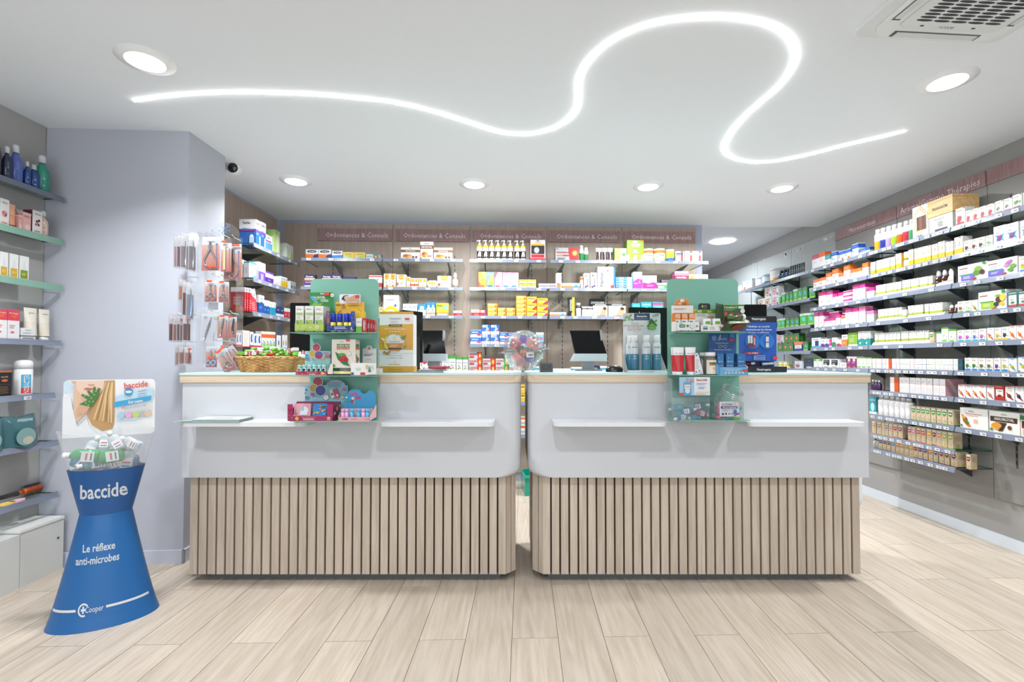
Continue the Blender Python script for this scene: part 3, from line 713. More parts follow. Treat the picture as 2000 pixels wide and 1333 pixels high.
S('prop_red', 'f6e4cc', [('r', .15, .6, .85, .9, 'ebb125'), ('b', 0, .2, 1, .38, 'e5582e')])
S('allergy', 'w', [('b', 0, 0, 1, .28, 'f0cf26'), ('e', .5, .18, .46, .3, 'f0cf26'), ('e', .45, .1, .36, .2, 'w'), ('e', .45, .08, .3, .16, 'f0cf26'), ('e', .78, .5, .07, .06, 'bl'), ('t', 'AllergiFlash', .45, .78, .06, 'gd', .7)])
S('worange', 'w', [('p', [(.1, .06), (.7, .06), (.9, .3), (.2, .34)], 'f08a3c'), ('p', [(.1, .2), (.4, .2), (.2, .34)], 'tl'), ('t', 'Dolodent', .5, .74, .12, 'gd', .7), m5])
S('bluewhite', 'w', [('b', 0, .52, 1, 1, '3aa0d8'), ('e', .5, .66, .26, .2, 'w'), ('e', .5, .62, .12, .12, '8fc8ea'), ('t', 'Physiomer', .5, .34, .1, 'bl', .8)])
S('bluewhite2', 'w', [('b', 0, .60, 1, 1, '2f9ad8'), ('e', .5, .66, .22, .16, 'w'), ('b', 0, .14, 1, .26, 'f3a35c'), ('m', .2, .32, .8, .5, 2, 'cy')])
S('zyrtec', 'c9dc3c', [('r', 0, 0, 1, .28, 'f08a2a'), ('r', .08, .06, .9, .2, 'w'), ('t', 'Zyrtec', .28, .82, .13, 'nv', .45, 1), ('p', [(.45, .6), (.95, .95), (.95, .5)], '8ed0c0'), ('p', [(.5, .45), (.9, .6), (.8, .36)], 'f3d83c')], side='e8e07a')
S('redsm', 'w', [('b', 0, .0, 1, .55, 'cf2430'), ('t', 'Drill', .5, .76, .25, 'cf2430', .7, 1), ('r', .4, .1, .9, .4, 'e86a5a')])
S('redsm2', 'cf2430', [('r', .1, .55, .7, .9, 'w'), ('t', 'Nicopass', .5, .7, .18, 'bl', .6), ('e', .75, .3, .12, .2, 'bl')])
S('pad_red', 'e8e4e2', [('r', 0, 0, 1, .12, 'c8283c'), ('r', .05, .14, .95, .30, 'c8283c'), ('r', .05, .32, .95, .74, '2b2a2e'), ('r', .05, .72, .95, .80, 'e9b428'), ('e', .42, .5, .18, .15, 'gl'), ('e', .5, .95, .1, .02, 'gd'), ('t', 'SyntholFlex', .5, .87, .05, 'red', .7)], side='c23a52')
S('doli_oy', 'f5b23a', [('p', [(0, .45), (.6, 0), (0, 0)], 'e8603a'), ('p', [(1, .5), (1, 1), (.3, 1)], 'f9d77a'), ('t', 'Doliprane', .5, .66, .09, '2f6ab0', .85), ('t', 'Liquiz', .5, .53, .08, '2f6ab0', .6), ('r', .1, .08, .8, .2, 'e86a5a')], side='f3d27a')
S('doli_by', '7ec0e4', [('p', [(0, 0), (.9, 0), (1, .6), (.6, .9)], 'f5d84e'), ('t', 'Doliprane', .5, .66, .09, '2f6ab0', .85), ('t', 'Liquiz', .5, .53, .08, '2f6ab0', .6), ('r', .1, .08, .8, .2, '3a7ec0')], side='f3d27a')
S('doli_pk', 'f7e3ea', [('p', [(0, .6), (.5, 1), (0, 1)], 'e2607a'), ('p', [(1, .2), (1, 1), (.5, 1)], 'f3a9b8'), ('t', 'Doliprane', .5, .66, .09, '2f6ab0', .85), ('t', 'Liquiz', .5, .53, .08, '2f6ab0', .6), ('r', .1, .08, .7, .18, 'e2607a')])
S('doli_li', 'f5e6f0', [('p', [(0, .8), (1, 1), (0, 1)], 'e79ac8'), ('t', 'Doliprane', .5, .66, .09, '2f6ab0', .85), ('t', 'Liquiz', .5, .53, .08, '2f6ab0', .6), ('r', .1, .08, .7, .18, '5a8ac8')])
S('doli_y', 'f3cf45', [('r', .05, .28, .95, .55, 'f7ecc0'), ('t', 'Doliprane', .48, .76, .2, '2f6ab0', .8, 1), ('r', .1, .06, .6, .2, '5a78b8')], side='efc93c')
S('doli_or', 'f0a92e', [('r', .06, .52, .8, .88, 'f7d98a'), ('t', 'Doliprane', .42, .70, .18, '3a6ab0', .6, 1), ('r', .06, .12, .7, .4, 'f7c95a'), ('e', .85, .3, .1, .2, 'e8603a')], side='e89a2a')
S('doli_oy2', 'f6c81e', [('p', [(.5, 0), (1, 0), (1, .6), (.8, .5)], 'd9382a'), ('t', 'Doliprane', .42, .74, .22, '3a4a9a', .75, 1), ('r', .06, .4, .8, .56, 'f9e27a'), ('p', [(.55, .15), (.75, .4), (.6, .45)], 'w')], side='f0b428')
S('nasal_bl', '2b6cc4', [('b', 0, 0, 1, .3, 'w'), ('r', .05, .7, .7, .95, 'w'), ('t', 'STERIMAR', .4, .82, .12, '2b6cc4', .6, 1), ('p', [(.4, .3), (.75, .3), (.85, .62), (.6, .7)], '9ccbf0'), ('r', .62, .34, .95, .42, 'e2455a')], side='3a80d0')
S('nasal_flat', 'w', [('b', 0, .4, 1, .95, '2b6cc4'), ('t', 'HYDRALIN', .4, .68, .2, 'w', .6, 1), ('r', .6, .2, .95, .42, 'e2455a')], side='2b6cc4')
S('nasal_tall', '7fc4e8', [('b', 0, .8, 1, 1, 'w'), ('r', .1, .4, .9, .6, 'd85aa8'), ('b', 0, 0, 1, .2, '2b6cc4')])
S('nuro_flat', 'c9c9cb', [('p', [(.68, 0), (1, 0), (1, 1), (.6, 1)], 'd8322a'), ('e', .84, .5, .1, .36, 'f6a52c'), ('e', .84, .5, .05, .2, 'ly'), ('t', 'NUROFEN', .32, .66, .26, 'c8322e', .55, 1), ('r', .05, .15, .4, .4, 'd8322a')], side='b9b9bc')
S('nuro_green', 'c9c9cb', [('p', [(.68, 0), (1, 0), (1, 1), (.6, 1)], '3fa04a'), ('e', .84, .5, .1, .36, 'f6a52c'), ('t', 'NUROFEN', .32, .66, .26, 'c8322e', .55, 1), ('r', .05, .15, .4, .4, 'd8322a')], side='b9b9bc')
S('plaster', 'b9bcc0', [('p', [(.62, 0), (1, 0), (1, 1), (.55, 1)], 'c8262c'), ('e', .84, .6, .13, 0, 'f08a2a'), ('e', .84, .6, .08, 0, 'ffe27a'), ('t', 'NUROFENPLAST', .34, .64, .12, 'c8262c', .58, 1), ('r', .05, .36, .3, .46, 'f08a2a'), ('r', .32, .36, .58, .46, 'c8262c'), ('m', .08, .08, .5, .26, 2, 'gd'), ('t', '90', .06, .9, .1, 'nv', .1)], side='8a8d92')
S('limewhite', 'w', [('r', 0, 0, .5, 1, '8fc23c'), ('b', 0, 0, 1, .14, 'w'), ('e', .78, .52, .16, 0, 'gr'), ('e', .25, .5, .14, 0, 'b8dc6a')], side='8fc23c')
S('whitetall', 'w', [('p', [(.1, .05), (.8, .05), (.9, .3), (.2, .36)], 'f08a3c'), ('e', .3, .3, .15, .06, 'bl'), ('m', .3, .45, .6, .9, 3, 'gl')])
S('peachflat', 'w', [('b', 0, 0, 1, .5, 'f08c4a'), ('p', [(.55, .15), (.95, .3), (.8, .8)], '3aa0c8'), ('t', 'Pansoral', .35, .7, .28, 'e8663a', .55)])
S('greyflat', 'e8e6e6', [('b', 0, .0, 1, .14, '7a6aa0'), ('t', 'Bi-Profenid', .4, .55, .32, 'gd', .6), ('r', .62, .25, .95, .5, 'd88a9a')])
S('gelred', 'w', [('e', .35, .82, .14, 0, 'd8322a'), ('e', .3, .12, .18, .08, 'bl'), ('e', .6, .18, .18, .07, 'd8322a'), ('v', 'Flector', .62, .5, .24, 'gd', .5)])
S('flector', 'e9ecef', [('r', .9, 0, 1, 1, '2f7ac8'), ('v', 'Flector', .22, .42, .2, '2b3038', .62), ('e', .84, .1, .13, 0, '5a9ad0'), ('e', .84, .1, .1, 0, 'e03a2c'), ('r', .5, .6, .8, .85, 'f4f4f4'), ('e', .58, .8, .05, 0, 'e03a2c'), ('m', .55, .45, .85, .75, 3, 'gl'), ('p', [(.62, .5), (.8, .62), (.7, .7), (.56, .58)], 'c3a58e')], side='dfe3e8')
S('gelbl', '2f86d0', [('b', 0, 0, 1, .18, 'w'), ('r', .66, .2, .95, .85, 'w'), ('t', 'Tiorfast', .32, .6, .42, 'w', .5, 1)], side='e8eef4')
S('forpu', 'w', [('p', [(0, 0), (1, 0), (1, .55), (.5, .62), (0, .45)], 'a3389a'), ('t', 'forlax', .5, .84, .12, 'gd', .8), ('e', .7, .4, .08, .09, 'd88ad0'), ('r', .1, .3, .5, .34, 'w')])
S('forpk', 'w', [('p', [(0, 0), (1, 0), (1, .45), (.75, .52), (.4, .42), (0, .5)], 'e0218a'), ('t', 'forlax', .48, .74, .2, '4a4a52', .62), ('r', .3, .28, .8, .31, 'f7a8cc'), ('r', .3, .2, .7, .23, 'f7a8cc')])
S('greensm', '3fae5a', [('b', 0, .7, 1, 1, 'w'), ('r', .1, .2, .7, .5, 'd8f0dc'), ('t', 'Transilane', .4, .82, .18, 'dg', .6)])
S('micro', 'd8e4f0', [('b', 0, .12, 1, .55, 'a32a5c'), ('t', 'microlax', .5, .34, .22, 'w', .7, 1), ('b', 0, .62, 1, .75, 'c86a9a')], side='a9507a')
S('meli', 'f2ead8', [('t', 'Melilax', .55, .6, .35, 'c89a5a', .6), ('e', .15, .55, .1, .3, 'ebb125')])
S('blackyel', 'k', [('r', .6, 0, 1, 1, 'f0c81e'), ('v', 'SYNTHOL', .4, .6, .4, 'w', .6), ('r', .5, .0, 1, .2, 'ly')], side='1b1b1d')
S('synth', 'f1ede9', [('b', 0, .84, 1, 1, '2a2a2c'), ('p', [(.45, .1), (.85, .1), (1, .6), (.75, .8), (.6, .5)], 'd9a583'), ('e', .80, .62, .11, .12, '4a2f22'), ('e', .25, .35, .16, .14, 'f3b8a4'), ('t', 'SYNTHOLKINE', .5, .92, .09, 'w', .85, 1), ('t', '2', .1, .1, .14, 'lime'), ('r', .3, .04, .9, .1, 'or_')], side='2a2a2c')
S('synth_black', '1d1d1f', [('t', 'SYNTHOLKINE', .5, .8, .12, 'w', .9, 1), ('r', .6, .3, .95, .5, 'd9a583')])
S('wblack', 'f0f0ee', [('b', 0, .72, 1, .86, 'k'), ('p', [(.1, .1), (.9, .1), (.7, .6), (.3, .55)], 'd8dca8'), ('t', 'SYNTHOL', .5, .79, .08, 'w', .8)])
S('limebig', '8fbe2c', [('b', 0, 0, 1, .30, 'w'), ('r', .15, .06, .4, .30, '8fbe2c'), ('r', .58, .06, .84, .30, '8fbe2c'), ('r', .35, .88, .62, .98, 'w'), ('r', .80, .92, .97, .99, 'or_'), ('t', 'NETTOYAGE', .52, .80, .07, 'w', .6, 1), ('t', 'DU FOIE', .52, .71, .07, 'w', .5, 1), ('e', .5, .5, .12, .05, 'd8ecb0'), ('e', .45, .48, .03, .02, 'w'), ('e', .6, .52, .03, .02, 'w'), ('r', .3, .39, .7, .42, 'w'), ('r', .05, .03, .2, .08, 'or_')], side='7dab25')
S('lans', 'f0f0f0', [('r', .6, 0, .85, 1, 'cf3030'), ('r', 0, .62, .85, .82, 'a9cdea'), ('t', 'Lansoyl', .34, .72, .13, '2b5a9a', .6), ('m', .1, .1, .5, .4, 3, 'gl')])
S('lans_nv', 'f0f0f0', [('r', .6, 0, .85, 1, 'cf3030'), ('r', 0, .62, .85, .82, 'nv'), ('t', 'Lansoyl', .34, .72, .13, 'w', .6), ('m', .1, .1, .5, .4, 3, 'gl')])
S('tealbox', '1f9fb0', [('b', 0, .0, 1, .14, 'w'), ('e', .5, .42, .28, .26, 'bfe6ea'), ('t', 'hydralin', .5, .84, .12, 'w', .7)], side='2a8896')
S('tealbox2', '2aa3b4', [('b', 0, .82, 1, .95, 'd83a8a'), ('e', .4, .36, .28, .26, 'd8f0f2'), ('t', 'hydralin', .5, .68, .12, 'w', .7)], side='2a8896')
S('steri', 'w', [('b', 0, .84, 1, 1, '3fae3a'), ('t', 'STERIMAR', .5, .62, .07, '3a68b8', .85), ('e', .6, .28, .14, .06, '8fc23c'), ('e', .3, .24, .1, .05, 'gr'), ('m', .25, .36, .8, .5, 2, 'gl')], side='eef0ee')
S('redlozenge', 'f4f0ea', [('p', [(.08, .8), (.92, .8), (.92, .35), (.5, .15), (.08, .35)], 'c8283a'), ('t', 'PULMOLL', .5, .64, .13, 'w', .7, 1), ('m', .3, .36, .7, .52, 2, 'sal')], side='f0c060')
S('tealsm', 'w', [('b', 0, .2, 1, .7, '2a9fb4'), ('t', 'Euphralia', .5, .45, .22, 'w', .7)], side='cfe6ea')
S('nvsm', 'nv', [('b', 0, .0, 1, .2, '7ac0e0'), ('t', 'Optone', .45, .65, .25, 'w', .6)], side='2a4a7c')
S('wsm', 'w', [('t', 'Dacryo', .5, .6, .3, 'gd', .7), ('e', .15, .5, .06, .2, 'k')])
# right wall
S('orange', 'w', [('b', 0, .68, 1, 1, 'f0741c'), ('t', 'PILEJE', .5, .82, .09, 'f9c79a', .7), ('m', .1, .32, .6, .54, 3, 'sal'), ('r', .62, .04, .94, .10, 'nv')], side='ececea')
S('orange_fruit', 'w', [('b', 0, .68, 1, 1, 'f0741c'), ('t', 'PILEJE', .5, .82, .09, 'f9c79a', .7), ('m', .1, .4, .7, .56, 2, 'sal'), ('e', .66, .2, .10, .05, 'gr'), ('e', .7, .14, .09, .04, 'red'), ('e', .6, .12, .06, .03, 'yel')], side='ececea')
S('bluebox', 'w', [('b', 0, .66, 1, .96, '1f5fc0'), ('t', 'Granions', .5, .82, .1, '8fb8ee', .7), ('p', [(.05, .55), (.3, .6), (.2, .3)], '6ab0e0'), ('m', .3, .25, .8, .5, 3, 'gl'), ('r', .68, .05, .95, .12, 'nv')])
S('bluebox_fruit', 'w', [('b', 0, .66, 1, .96, '1f5fc0'), ('t', 'Granions', .5, .82, .1, '8fb8ee', .7), ('p', [(.05, .55), (.3, .6), (.2, .3)], '6ab0e0'), ('e', .65, .24, .18, .1, 'or_'), ('e', .75, .16, .1, .07, 'gr')])
S('mgbox', 'w', [('b', 0, .70, 1, 1, 'b5175e'), ('t', 'GYNECO', .45, .8, .07, 'f0a8c8', .6), ('m', .15, .4, .7, .58, 3, 'lp'), ('r', .6, .05, .92, .09, 'nv')])
S('orbox', 'w', [('b', 0, .70, 1, 1, 'e8631c'), ('m', .15, .4, .7, .58, 3, 'peach'), ('r', .6, .05, .92, .09, 'nv')])
S('tealband', 'w', [('b', 0, .58, 1, 1, '1f9aa0'), ('t', 'Junior', .5, .78, .13, 'w', .6), ('m', .15, .25, .7, .48, 2, 'gl')])
S('blue_low', 'w', [('b', 0, .55, 1, 1, '1f66c8'), ('t', 'Granions', .4, .75, .2, 'w', .5), ('r', .75, .1, .95, .3, 'nv')])
S('pink', 'w', [('b', 0, .76, 1, 1, 'e0188c'), ('t', 'LACTIBIANE', .5, .86, .05, 'f9b0d8', .8), ('p', [(.06, .72), (.2, .66), (.12, .58)], 'e86ab0'), ('m', .3, .3, .75, .42, 3, 'lp'), ('r', .6, .04, .92, .08, 'nv')], side='eeeaec')
S('pink_s', 'w', [('b', 0, .72, 1, 1, 'e0188c'), ('t', 'LACTI', .5, .84, .08, 'f9b0d8', .8), ('p', [(.06, .66), (.24, .6), (.14, .5)], 'e86ab0'), ('r', .6, .05, .92, .11, 'nv')], side='eeeaec')
S('pinkflat', 'w', [('b', 0, .45, 1, .92, 'e0188c'), ('t', 'LACTIBIANE', .4, .68, .3, 'f9b0d8', .6)], side='f0e0ea')
S('dpink', 'w', [('b', 0, .76, 1, 1, 'c01a6c'), ('m', .3, .3, .75, .5, 3, 'lp')], side='d8d4d6')
S('lpink', 'w', [('b', 0, .72, 1, 1, 'ef7fb4'), ('p', [(.06, .66), (.24, .6), (.14, .5)], 'ef9ac4'), ('m', .3, .3, .75, .5, 3, 'lp'), ('r', .6, .04, .92, .09, 'nv')], side='e6dcdf')
S('orange_s', 'w', [('b', 0, .72, 1, .95, 'f0741c'), m5, ('r', .6, .05, .92, .11, 'nv')])
S('ylw_oil', 'f4f3ee', [('b', 0, .08, 1, .36, 'f2be2e'), ('v', 'PRANAROM', .1, .62, .1, 'gd', .6), ('e', .55, .70, .12, .10, 'd8c8a0'), ('e', .6, .62, .08, .06, 'b8c09a'), ('m', .35, .5, .8, .56, 1, 'gl'), ('e', .7, .95, .12, .02, 'k')], side='eceae6')
S('ylw_oil2', 'f4f3ee', [('b', 0, .08, 1, .36, 'f2be2e'), ('v', 'PRANAROM', .1, .62, .1, 'gd', .6), ('e', .55, .70, .12, .09, 'e8a48a'), ('e', .5, .60, .1, .05, 'f0c060'), ('e', .7, .95, .12, .02, 'k')], side='f2be2e')
S('lime_oil', 'eeeee6', [('b', 0, .24, 1, .42, 'b2bf48'), ('r', .2, .48, .75, .86, 'fafaf6'), ('v', 'PRANAROM', .12, .68, .1, '7a6a9a', .5), ('e', .5, .93, .16, .02, 'k')], side='ecece2')
S('leaf_red', 'w', [('r', .08, .82, .7, .87, 'b08a4a'), ('r', .1, .7, .8, .73, 'gl'), ('e', .34, .36, .22, .17, 'c4202c'), ('e', .5, .44, .14, .12, 'a81a26'), ('e', .3, .5, .1, .1, 'd83a3a'), ('p', [(.06, .06), (.8, .06), (.9, .2), (.12, .2)], 'c0202c'), ('r', .84, .92, .98, 1, 'dg')])
S('leaf_green', 'w', [('r', .08, .82, .7, .87, 'b08a4a'), ('r', .1, .72, .8, .75, 'gl'), ('e', .3, .5, .18, .05, '5a7a3a', .8), ('e', .4, .44, .2, .05, '6a8a48', .3), ('e', .26, .4, .16, .05, '4a6a32', 1.5), ('p', [(.06, .06), (.8, .06), (.9, .2), (.12, .2)], 'c0202c'), ('r', .84, .92, .98, 1, 'dg')])
S('leaf_lime', 'w', [('r', .08, .82, .7, .87, 'b08a4a'), ('e', .32, .46, .2, .14, '5a9a2c'), ('e', .5, .5, .12, .12, '3f7f22'), ('r', .7, .4, .9, .55, 'gr'), ('p', [(.06, .06), (.8, .06), (.9, .2), (.12, .2)], '8e1a2b'), ('r', .84, .92, .98, 1, 'dg')])
def cap_style(nm, c1, c2, band, c3=None, top=None):
    S(nm, 'f5f5f3', [('r', .12, .80, .72, .85, 'b08a4a'), ('r', .1, .93, .6, .955, 'gr'), ('r', .12, .69, .7, .715, 'gl'), ('e', .36, .38, .2, .14, c1), ('e', .52, .44, .14, .11, c2), ('e', .30, .48, .10, .10, c3 or c2), ('p', [(.08, .06), (.88, .06), (.94, .19), (.14, .19)], band), ('r', .8, .30, .93, .38, 'gr')]+([('b', 0, .96, 1, 1, top)] if top else []), side='eceeec')
cap_style('cap_cyan', '8a3a2a', '6a2a20', '3ab4dc'); cap_style('cap_cyan2', 'c8c89a', '9ab07a', '3ab4dc')
cap_style('cap_green', 'd9904a', '8a5a2b', '4aa84a'); cap_style('cap_green2', 'e8e8c8', 'c8d0a0', '4aa84a')
cap_style('cap_thistle', 'b84aa8', 'd06ac0', '2ab8c8'); cap_style('cap_blue_f', '3a6ac0', '6a8ad8', '2ab8c8')
cap_style('cap_gold', 'c89a2c', 'e0b840', 'f0c020'); cap_style('cap_black', '2a2a2a', '3c3c34', 'f0c020')
cap_style('cap_palm', '4a8a3a', '3a7a2c', '2a8ad8'); cap_style('cap_olive', '8a8a3a', '6a6a2a', '2a8ad8'); cap_style('cap_purp', '6a2a6a', '8a3a8a', '2a7ad0'); cap_style('cap_yelf', 'c8c828', 'b8b020', '2a8ad0')
def diag(nm, c1, c2, base='f5f5f3', dc=None, txt=None, top=None):
    S(nm, base, [('t', 'Arko', .5, .88, .09, 'dg', .5), ('r', .2, .72, .8, .74, 'gl'), ('p', [(.08, .58), (.2, .60), (.95, .12), (.8, .1), (.35, .28)], dc or c1), ('e', .42, .38, .22, .13, c1), ('e', .55, .32, .14, .1, c2), ('e', .1, .08, .07, .05, 'gr')]+([('b', 0, .96, 1, 1, top)] if top else [])+([('t', txt, .5, .7, .07, 'sal', .8)] if txt else []), side='eceeec')
diag('d_orange', 'f0801c', 'e05a1a', top='e85a2a'); diag('d_fruit', 'c8404a', 'f0b030'); diag('d_blue', 'c8c030', '9a9a28', dc='3a9ad8', top='3a8ad0'); diag('d_pine', 'e0b030', '8a6a2a', dc='3aa850')
diag('d_red1', 'e0a040', 'c86030', dc='d82a40', top='d84a5a'); diag('d_red2', '8a3a2a', '6a2a2a', dc='d82a40', txt='LEVURE', top='d84a5a'); diag('d_pink', 'c8906a', 'b07a5a', dc='e05a78', top='d84a5a'); diag('d_dark', '4a3a44', '2a2228', dc='d02a4a', top='d84a5a')
S('nouv_red', 'c03028', [('t', 'NOUVEAU', .45, .9, .07, 'f0c0b0', .7, 1), ('r', .14, .3, .86, .74, 'f0ece6'), ('r', .3, .62, .75, .66, 'k'), ('e', .5, .34, .22, .07, '7a2018'), ('t', 'arko', .5, .52, .06, 'red', .4), ('r', .8, .9, .98, 1, 'dg')], side='9c2a22')
S('nouv_teal', '1f6a66', [('t', 'NOUVEAU', .5, .92, .07, 'w', .8, 1), ('r', .12, .2, .88, .80, 'f2f2ee'), ('e', .5, .34, .2, .08, '3a8a6a'), ('p', [(.12, .1), (.88, .1), (.88, .22), (.12, .22)], 'd84a3a'), ('t', 'arko', .5, .68, .06, 'gd', .5), ('m', .25, .48, .75, .58, 2, 'sal')], side='1a5a56')
S('orchid', 'f3f3f3', [('t', 'Arko', .5, .88, .08, '2b2b2b', .5), ('m', .25, .70, .8, .8, 2, 'gl'), ('p', [(.08, .58), (.4, .5), (.9, .58), (.72, .4), (.92, .18), (.5, .3), (.2, .2), (.3, .4)], '3aa8d8'), ('e', .48, .36, .2, .13, '7a2a7c'), ('e', .4, .46, .1, .08, '9a4a9c'), ('e', .62, .44, .09, .08, '8a3a8c'), ('e', .3, .66, .2, .012, '3aa8d8'), ('e', .1, .06, .06, .04, 'gr')], side='e6e6e8')
S('digest', 'f6f6f4', [('t', 'arkopharma', .24, .90, .06, '4a4a4a', .36), ('r', .05, .78, .36, .83, '8a5a2b'), ('t', 'CONFORT', .22, .66, .08, '6a6acb', .4), ('t', 'DIGESTIF', .2, .55, .08, '6a6acb', .3), ('r', .05, .42, .56, .47, 'gr'), ('r', .12, .12, .60, .42, '6f66c8'), ('m', .2, .2, .5, .36, 3, 'd8d4f4'), ('e', .72, .62, .14, .2, '7fae3c'), ('e', .66, .45, .12, .14, '5f8f2c'), ('e', .86, .45, .09, .14, '4a2a22'), ('p', [(.42, .1), (.62, .22), (.68, .22), (.66, .14), (.46, .02)], 'b8442c'), ('r', .88, .86, .99, .99, '2a8a4a')], side='e8e8e4')
S('desmo', 'f6f6f4', [('t', 'arkopharma', .24, .90, .06, '4a4a4a', .36), ('r', .05, .76, .36, .81, '8a5a2b'), ('t', 'DESMODIUM', .28, .63, .08, '6a6acb', .5), ('t', '2300 mg', .2, .52, .08, '6a6acb', .3), ('r', .05, .40, .56, .45, 'gr'), ('r', .05, .10, .58, .40, '6f66c8'), ('m', .15, .2, .45, .33, 2, 'd8d4f4'), ('e', .74, .72, .14, .10, 'b86ab8', .5), ('e', .66, .56, .09, .08, 'c88ac8'), ('e', .88, .5, .11, .12, '6aa83a'), ('e', .8, .3, .1, .1, '5a982a'), ('p', [(.42, .08), (.62, .2), (.68, .2), (.66, .12), (.46, .0)], 'b8442c')], side='e8e8e4')
S('detox', 'f6f6f4', [('t', 'arkopharma', .2, .88, .06, '4a4a4a', .32), ('r', .05, .76, .34, .81, '8a5a2b'), ('t', 'DETOX', .14, .60, .07, 'lime', .2), ('r', .05, .44, .56, .49, 'gr'), ('r', .10, .12, .60, .42, '9ac41e'), ('m', .18, .2, .5, .36, 3, 'e8f4b8'), ('e', .74, .52, .11, .16, '5a3826'), ('e', .86, .3, .08, .1, 'f0c020'), ('e', .88, .62, .1, .2, 'f6c850'), ('e', .66, .3, .09, .11, '2f3a2a'), ('e', .72, .72, .1, .07, '7fae3c'), ('p', [(.48, .06), (.66, .18), (.7, .16), (.66, .08), (.5, .0)], 'b8442c'), ('r', .86, .84, .99, .99, '2a8a4a')], side='e8e8e4')
S('arko_big', 'f6f4ee', [('t', 'Arko', .42, .86, .10, 'dg', .3), ('t', 'STIMULANT PHYSIQUE', .5, .72, .07, 'f07a30', .6), ('t', '& INTELLECTUEL', .46, .62, .06, 'f07a30', .5), ('p', [(.05, .66), (.14, .64), (.42, .1), (.3, .08), (.12, .3)], 'e87a28'), ('e', .2, .42, .09, .14, '8a6a2a'), ('e', .27, .27, .07, .1, '5a7a2a'), ('e', .16, .54, .05, .08, 'd8b040'), ('m', .5, .3, .7, .5, 3, 'f4a878'), ('r', .03, .08, .10, .18, 'gr')], side='ece8e0')
S('arko_royal', 'f6f4ee', [('t', 'Arko', .5, .88, .09, 'dg', .22), ('r', .04, .52, .93, .76, '4a3018'), ('t', 'ARKOROYAL', .5, .66, .13, 'w', .66, 1), ('e', .26, .3, .2, .18, 'e89a30'), ('e', .2, .24, .12, .1, 'f4c060'), ('p', [(.3, .08), (.45, .1), (.6, .5), (.2, .5), (.42, .32)], '3a2412'), ('e', .26, .34, .17, .14, 'e89a30'), ('e', .69, .3, .07, 0, '7a3a20'), ('r', .04, .08, .12, .2, 'gr')], side='ece8e0')
S('arko_y', 'f6f4ee', [('b', 0, .8, 1, 1, '1f7a3a'), ('r', .05, .48, .95, .76, '3a2a14'), ('r', .05, .4, .95, .5, 'b02030'), ('r', .1, .08, .9, .36, 'f0c840')])
def kr(nm, c): S(nm, 'kraft', [('r', .14, .86, .86, .96, 'f0ece0'), ('p', [(.14, .84), (.86, .84), (.86, .62), (.5, .54), (.14, .62)], c), ('m', .25, .66, .75, .78, 1, 'w'), ('e', .66, .22, .12, .06, 'lime'), ('e', .4, .34, .1, .04, 'w2'), ('b', 0, 0, 1, .05, c)], side='d3bd9e', sops=[('m', .2, .5, .85, .85, 7, 'b9a488'), ('e', .55, .2, .14, .05, 'lime')])
for nm, c in (('k_green', '3f9a48'), ('k_or', 'e8903a'), ('k_gy', '9a8a8a'), ('k_ye', 'e8b820'), ('k_bl', '3a9ad0'), ('k_sa', 'e88a70'), ('k_red', 'c82a3a'), ('k_pu', '8a2a6a'), ('k_mg', 'd02a7a'), ('k_pk', 'e088b0'), ('k_ro', 'd8482a'), ('k_dr', '8a1830'), ('k_li', '9ac030'), ('k_bb', '2a5a9a'), ('k_bn', '6a3a40'), ('k_tan', 'd0a860'), ('k_vi', '5a3a8a'), ('k_dr2', '8e1a34')): kr(nm, c)
def ln(nm, c, side=None): S(nm, 'f6f5f3', [('b', 0, .48, 1, .51, c), ('r', .0, 0, .02, 1, c), ('m', .3, .6, .8, .82, 2, 'gl')]+[('e', .2+.3*(i % 3), .1+.13*(i//3), .07, .04, 'e9e4de') for i in range(9)], side=side)
for nm, c in (('l_g', '5aa84a'), ('l_o', 'f0883a'), ('l_p', 'f0a0a8'), ('l_t', '2a8a8a'), ('l_r', 'd84a5a'), ('l_b', '2a6a9a'), ('l_l', '9ac83a')): ln(nm, c)
S('l_orside', 'f6f5f3', [('b', 0, .6, 1, .62, 'f0883a'), ('r', .5, 0, 1, 1, 'd85a14')], side='d85a14')
S('l_pinkend', 'f6f5f3', [('b', 0, .62, 1, .64, 'f0a0a8')]+[('e', .2+.3*(i % 3), .1+.13*(i//3), .07, .04, 'f0dcdc') for i in range(12)], side='e8a9b4')
S('l_pinkbox', 'f6f5f3', [('b', 0, .62, 1, .64, 'f0a0a8'), ('m', .2, .72, .8, .86, 2, 'gl')]+[('e', .2+.3*(i % 3), .1+.13*(i//3), .07, .04, 'f0dcdc') for i in range(12)])
S('l_tealend', '1c4f5c', [('b', 0, .48, 1, .51, '3a8a8a')], side='123c48')
S('navywhite', 'e6ecf2', [('b', 0, .0, 1, .18, '3ab0e0'), ('r', .4, .2, .8, .7, 'nv'), ('t', 'Normandix', .5, .85, .12, 'gd', .7)])
S('purwhite', 'f4f4f4', [('p', [(0, .1), (1, 0), (1, .35), (.5, .5), (0, .4)], '5a3a9a'), ('t', '5 HTP', .5, .75, .16, '5a3a9a', .7)])
S('pkwhite', 'f4f4f4', [('p', [(0, .1), (1, 0), (1, .3), (.5, .5), (0, .4)], 'c8306a'), ('t', 'femi', .5, .75, .14, '8a8aa0', .6), ('b', 0, 0, 1, .08, 'c8306a')])
S('mgflat', 'd82a8a', [('b', 0, 0, 1, .2, 'w'), ('t', 'PASTIL', .5, .6, .15, 'w', .7)])
S('grwhite', 'f4f4f4', [('p', [(0, .05), (1, .05), (1, .4), (.5, .6), (0, .45)], '2f8a5a'), ('t', 'serena', .5, .8, .12, 'gd', .6)])
